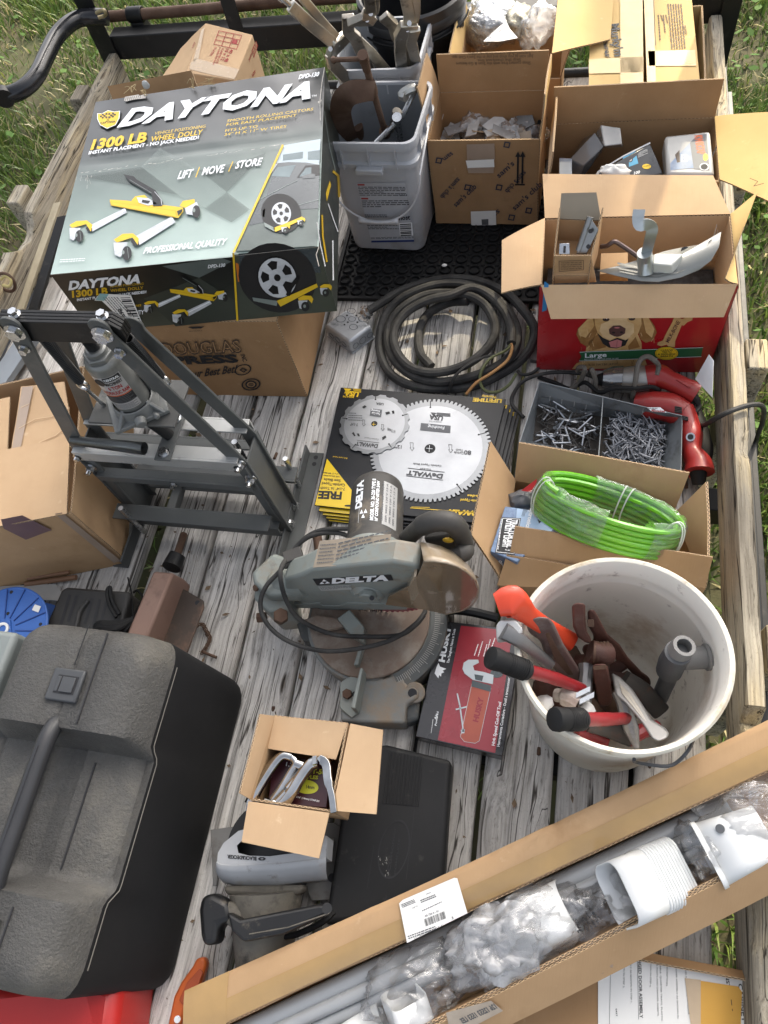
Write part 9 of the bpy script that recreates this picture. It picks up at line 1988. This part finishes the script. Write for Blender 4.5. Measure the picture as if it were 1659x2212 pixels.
# dog biscuit box: hinges, bracket, blister card
q=lambda u,v:(1042.3+u*.3716,384+v*.3716);dz_=lambda u,v,z:P(*q(u,v),z)
b=B(W=True);b.box((-.04,1.275,.02),(.36,1.47,.15));solo(b,"hardware_pile",mat("dark_hardware",(.1,.1,.1),rough=.5),"dark contents at the bottom of the dog biscuit box","hardware",(.16,1.37,.02))
T=thing("small_carton","small torn brown carton of steel hinges standing in the dog biscuit box","cardboard box",dz_(550,520,.2))
A=[dz_(418,452,.37),dz_(632,450,.37),dz_(690,250,.39),dz_(445,240,.39)];fl0=[dz_(418,610,.28),dz_(662,604,.28)]
b=B(W=True);b.card([fl0[0],fl0[1],A[1],A[0]],.003,4,4,.001);b.card([A[0]-UP*.1,A[0],A[3]+UP*.03,A[3]-UP*.1],.003,4,4,.001);b.card([A[1]-UP*.1,A[1],A[2]+UP*.035,A[2]-UP*.1],.003,4,4,.002);b.card([A[3]-UP*.1,A[2]-UP*.1,A[2],A[3]],.003,4,4,.001);b.card([A[0]-UP*.06,A[1]-UP*.06,A[2]-UP*.06,A[3]-UP*.06],.003,2,2,0);b.build("box_body",CB,T,ang=40)
b=B(W=True);b.card([A[3]+UP*.001,A[2]+UP*.001,dz_(662,85,.43),dz_(458,90,.43)],.003,6,4,.001);b.build("flap",[mat("grey_brown_board",(.26,.22,.165),(.22,.19,.14),rough=.85),flute],T,ang=40)
pr=Prints(Plane(fl0[0]-V((0,.004,0)),fl0[1]-V((0,.004,0)),A[1]-V((0,.004,0))),T);pr.line(ink_brown,[q(445,485),q(587,480),q(587,535),q(446,545)],1,2,True)
for k,tx in enumerate(("THIS BOARD TESTS NOT LESS","THAN 125 LBS BURSTING","STRENGTH PER SQ IN","PACKAGE DESIGN GLOBAL")):pr.text(ink_brown,tx,q(455,499+k*12),q(578,495+k*12),q(455,491+k*12),2,.02)
pr.done()
hng=mat("satin_steel",(.28,.28,.275),(.22,.22,.215),rough=.35,metal=.9,ns=12)
T=thing("door_hinge","satin steel door hinge with a knuckle leaning in the small carton","hinge",dz_(600,400,.33))
b=B(W=True);b.cyl(dz_(560,425,.36),dz_(628,228,.42),.008,seg=12);b.build("knuckle",hng,T);b=B(W=True);lf=[dz_(545,440,.36),dz_(605,440,.36),dz_(675,300,.41),dz_(632,240,.42)];b.prism(lf,(0,.003,-.006));b.build("leaf",hng,T,bevel=.0008)
for u,v in ((628,310),(616,400)):
    b=B(W=True);c=Plane(*lf[:3]).at(*q(u,v),.0008);b.poly([c+V((math.cos(a)*.005,math.sin(a)*.004,math.sin(a)*.003))for a in [k*math.pi/5 for k in range(10)]]);b.build("hinge_hole",ink,T,smooth=False)
T=thing("strike_plate","slotted steel plate at the left wall of the small carton","plate",dz_(475,415,.33));b=B(W=True);b.prism([dz_(442,445,.355),dz_(508,445,.355),dz_(506,380,.37),dz_(446,380,.37)],(0,0,-.004));b.build("plate_body",zinc,T,bevel=.001)
b=B(W=True);b.bar(dz_(476,432,.3625),dz_(478,398,.3685),(.005,0,0),(0,0,.002));b.build("slot",ink,T)
crd=mat("clear_backed_card",(.27,.27,.245),(.21,.21,.19),rough=.3,ns=8,coat=.5)
out=[(668,540),(760,520),(900,480),(1050,430),(1150,408),(1290,385),(1388,315),(1375,400),(1330,480),(1260,535),(1150,580),(1020,605),(920,600),(780,570)]
def crz(u):return .315+.055*max(0,(u-1150)/240)**1.6
b=B(W=True);ctr=b.pt(dz_(1050,510,.312));ids=[b.pt(dz_(u,v,crz(u)))for u,v in out]
for k in range(len(ids)):b.face((ctr,ids[k],ids[(k+1)%len(ids)]))
T=thing("blister_card","curled pale blister card with steel fittings lying across the dog biscuit box","blister card",dz_(1050,520,.3));b.build("card_sheet",crd,T,solid=.0015,ang=60)
for off,nm in ((18,"card_stripe"),(34,"card_stripe"),(62,"card_stripe")):
    pts_=[(800,565),(930,592),(1025,595),(1140,572),(1245,528),(1318,475),(1362,405),(1378,340)]
    b=B(W=True);w_=off*.12;ids=[[b.pt(dz_(u-off*.25,v-off,crz(u-off*.25)+.0035)),b.pt(dz_(u-off*.25,v-off-5-w_,crz(u-off*.25)+.0035))]for u,v in pts_]
    for A_,B_ in zip(ids,ids[1:]):b.face((A_[0],B_[0],B_[1],A_[1]))
    b.build(nm,mat("card_grey_print",(.13,.135,.125),(.18,.18,.165),rough=.4,ns=20),T,smooth=False)
for u,v in ((1338,372),(1178,412)):b=B(W=True);c=dz_(u,v+8,crz(u)+.005);b.poly([c+V((math.cos(a)*.009,math.sin(a)*.007,math.sin(a)*.004))for a in [k*math.pi/5 for k in range(10)]]);b.build("hang_hole",ink,T,smooth=False)
b=B(W=True);b.hexa([dz_(985,555,.315),dz_(1100,560,.315),dz_(1165,500,.315),dz_(1000,480,.315)],[dz_(990,500,.345),dz_(1098,510,.345),dz_(1168,440,.345),dz_(1000,440,.345)]);b.build("white_block",mat("white_fitting",(.62,.62,.57),rough=.4),T,bevel=.003)
pr=Prints(Plane(dz_(1150,480,crz(1150)+.004),dz_(1330,420,crz(1330)+.004),dz_(1250,380,crz(1250)+.006)),T);pr.text(grey_pack,"1-1/2\" WALL",q(1250,410),q(1362,372),q(1238,396),2,.03);pr.lines(grey_pack,q(1220,440),q(1350,400),q(1215,430),1,.6,2);pr.done()
galv_b=mat("galvanised_strap",(.46,.49,.49),(.36,.39,.39),rough=.32,metal=.8,ns=14)
T=thing("steel_bracket","galvanised S-shaped steel strap bracket standing up from the blister card","bracket",dz_(945,500,.3))
b=B(W=True);strip(b,smoothpts([dz_(912,185,.46),dz_(905,235,.45),dz_(915,275,.44),dz_(955,272,.44),dz_(985,295,.43),dz_(975,350,.41),dz_(955,430,.37)],4),.024,.003,(1,.3,.4));b.build("strap",galv_b,T,bevel=.0008)
b=B(W=True);b.tube([dz_(942,435,.37),dz_(945,480,.345),dz_(948,560,.32)],[.016,.017,.016],14);b.build("socket",galv_b,T)
b=B(W=True);b.tube(smoothpts([dz_(690,400,.33),dz_(725,395,.34),dz_(765,372,.35),dz_(810,395,.34),dz_(905,460,.32)],5),.0055,8);solo(b,"bent_rod",mat("brown_steel_rod",(.10,.07,.065),rough=.35,metal=.6),"bent brown steel rod beside the small carton in the dog biscuit box","rod",dz_(765,400,.3))
b=B(W=True);b.hexa([dz_(682,600,.24),dz_(845,600,.24),dz_(845,470,.24),dz_(690,470,.24)],[dz_(682,560,.29),dz_(840,545,.29),dz_(845,435,.30),dz_(690,440,.30)]);solo(b,"brown_carton",kraft,"small plain brown carton under the blister card","carton",dz_(760,520,.2))
shade_tree((1.0,8.3,GZ),5.0,11)
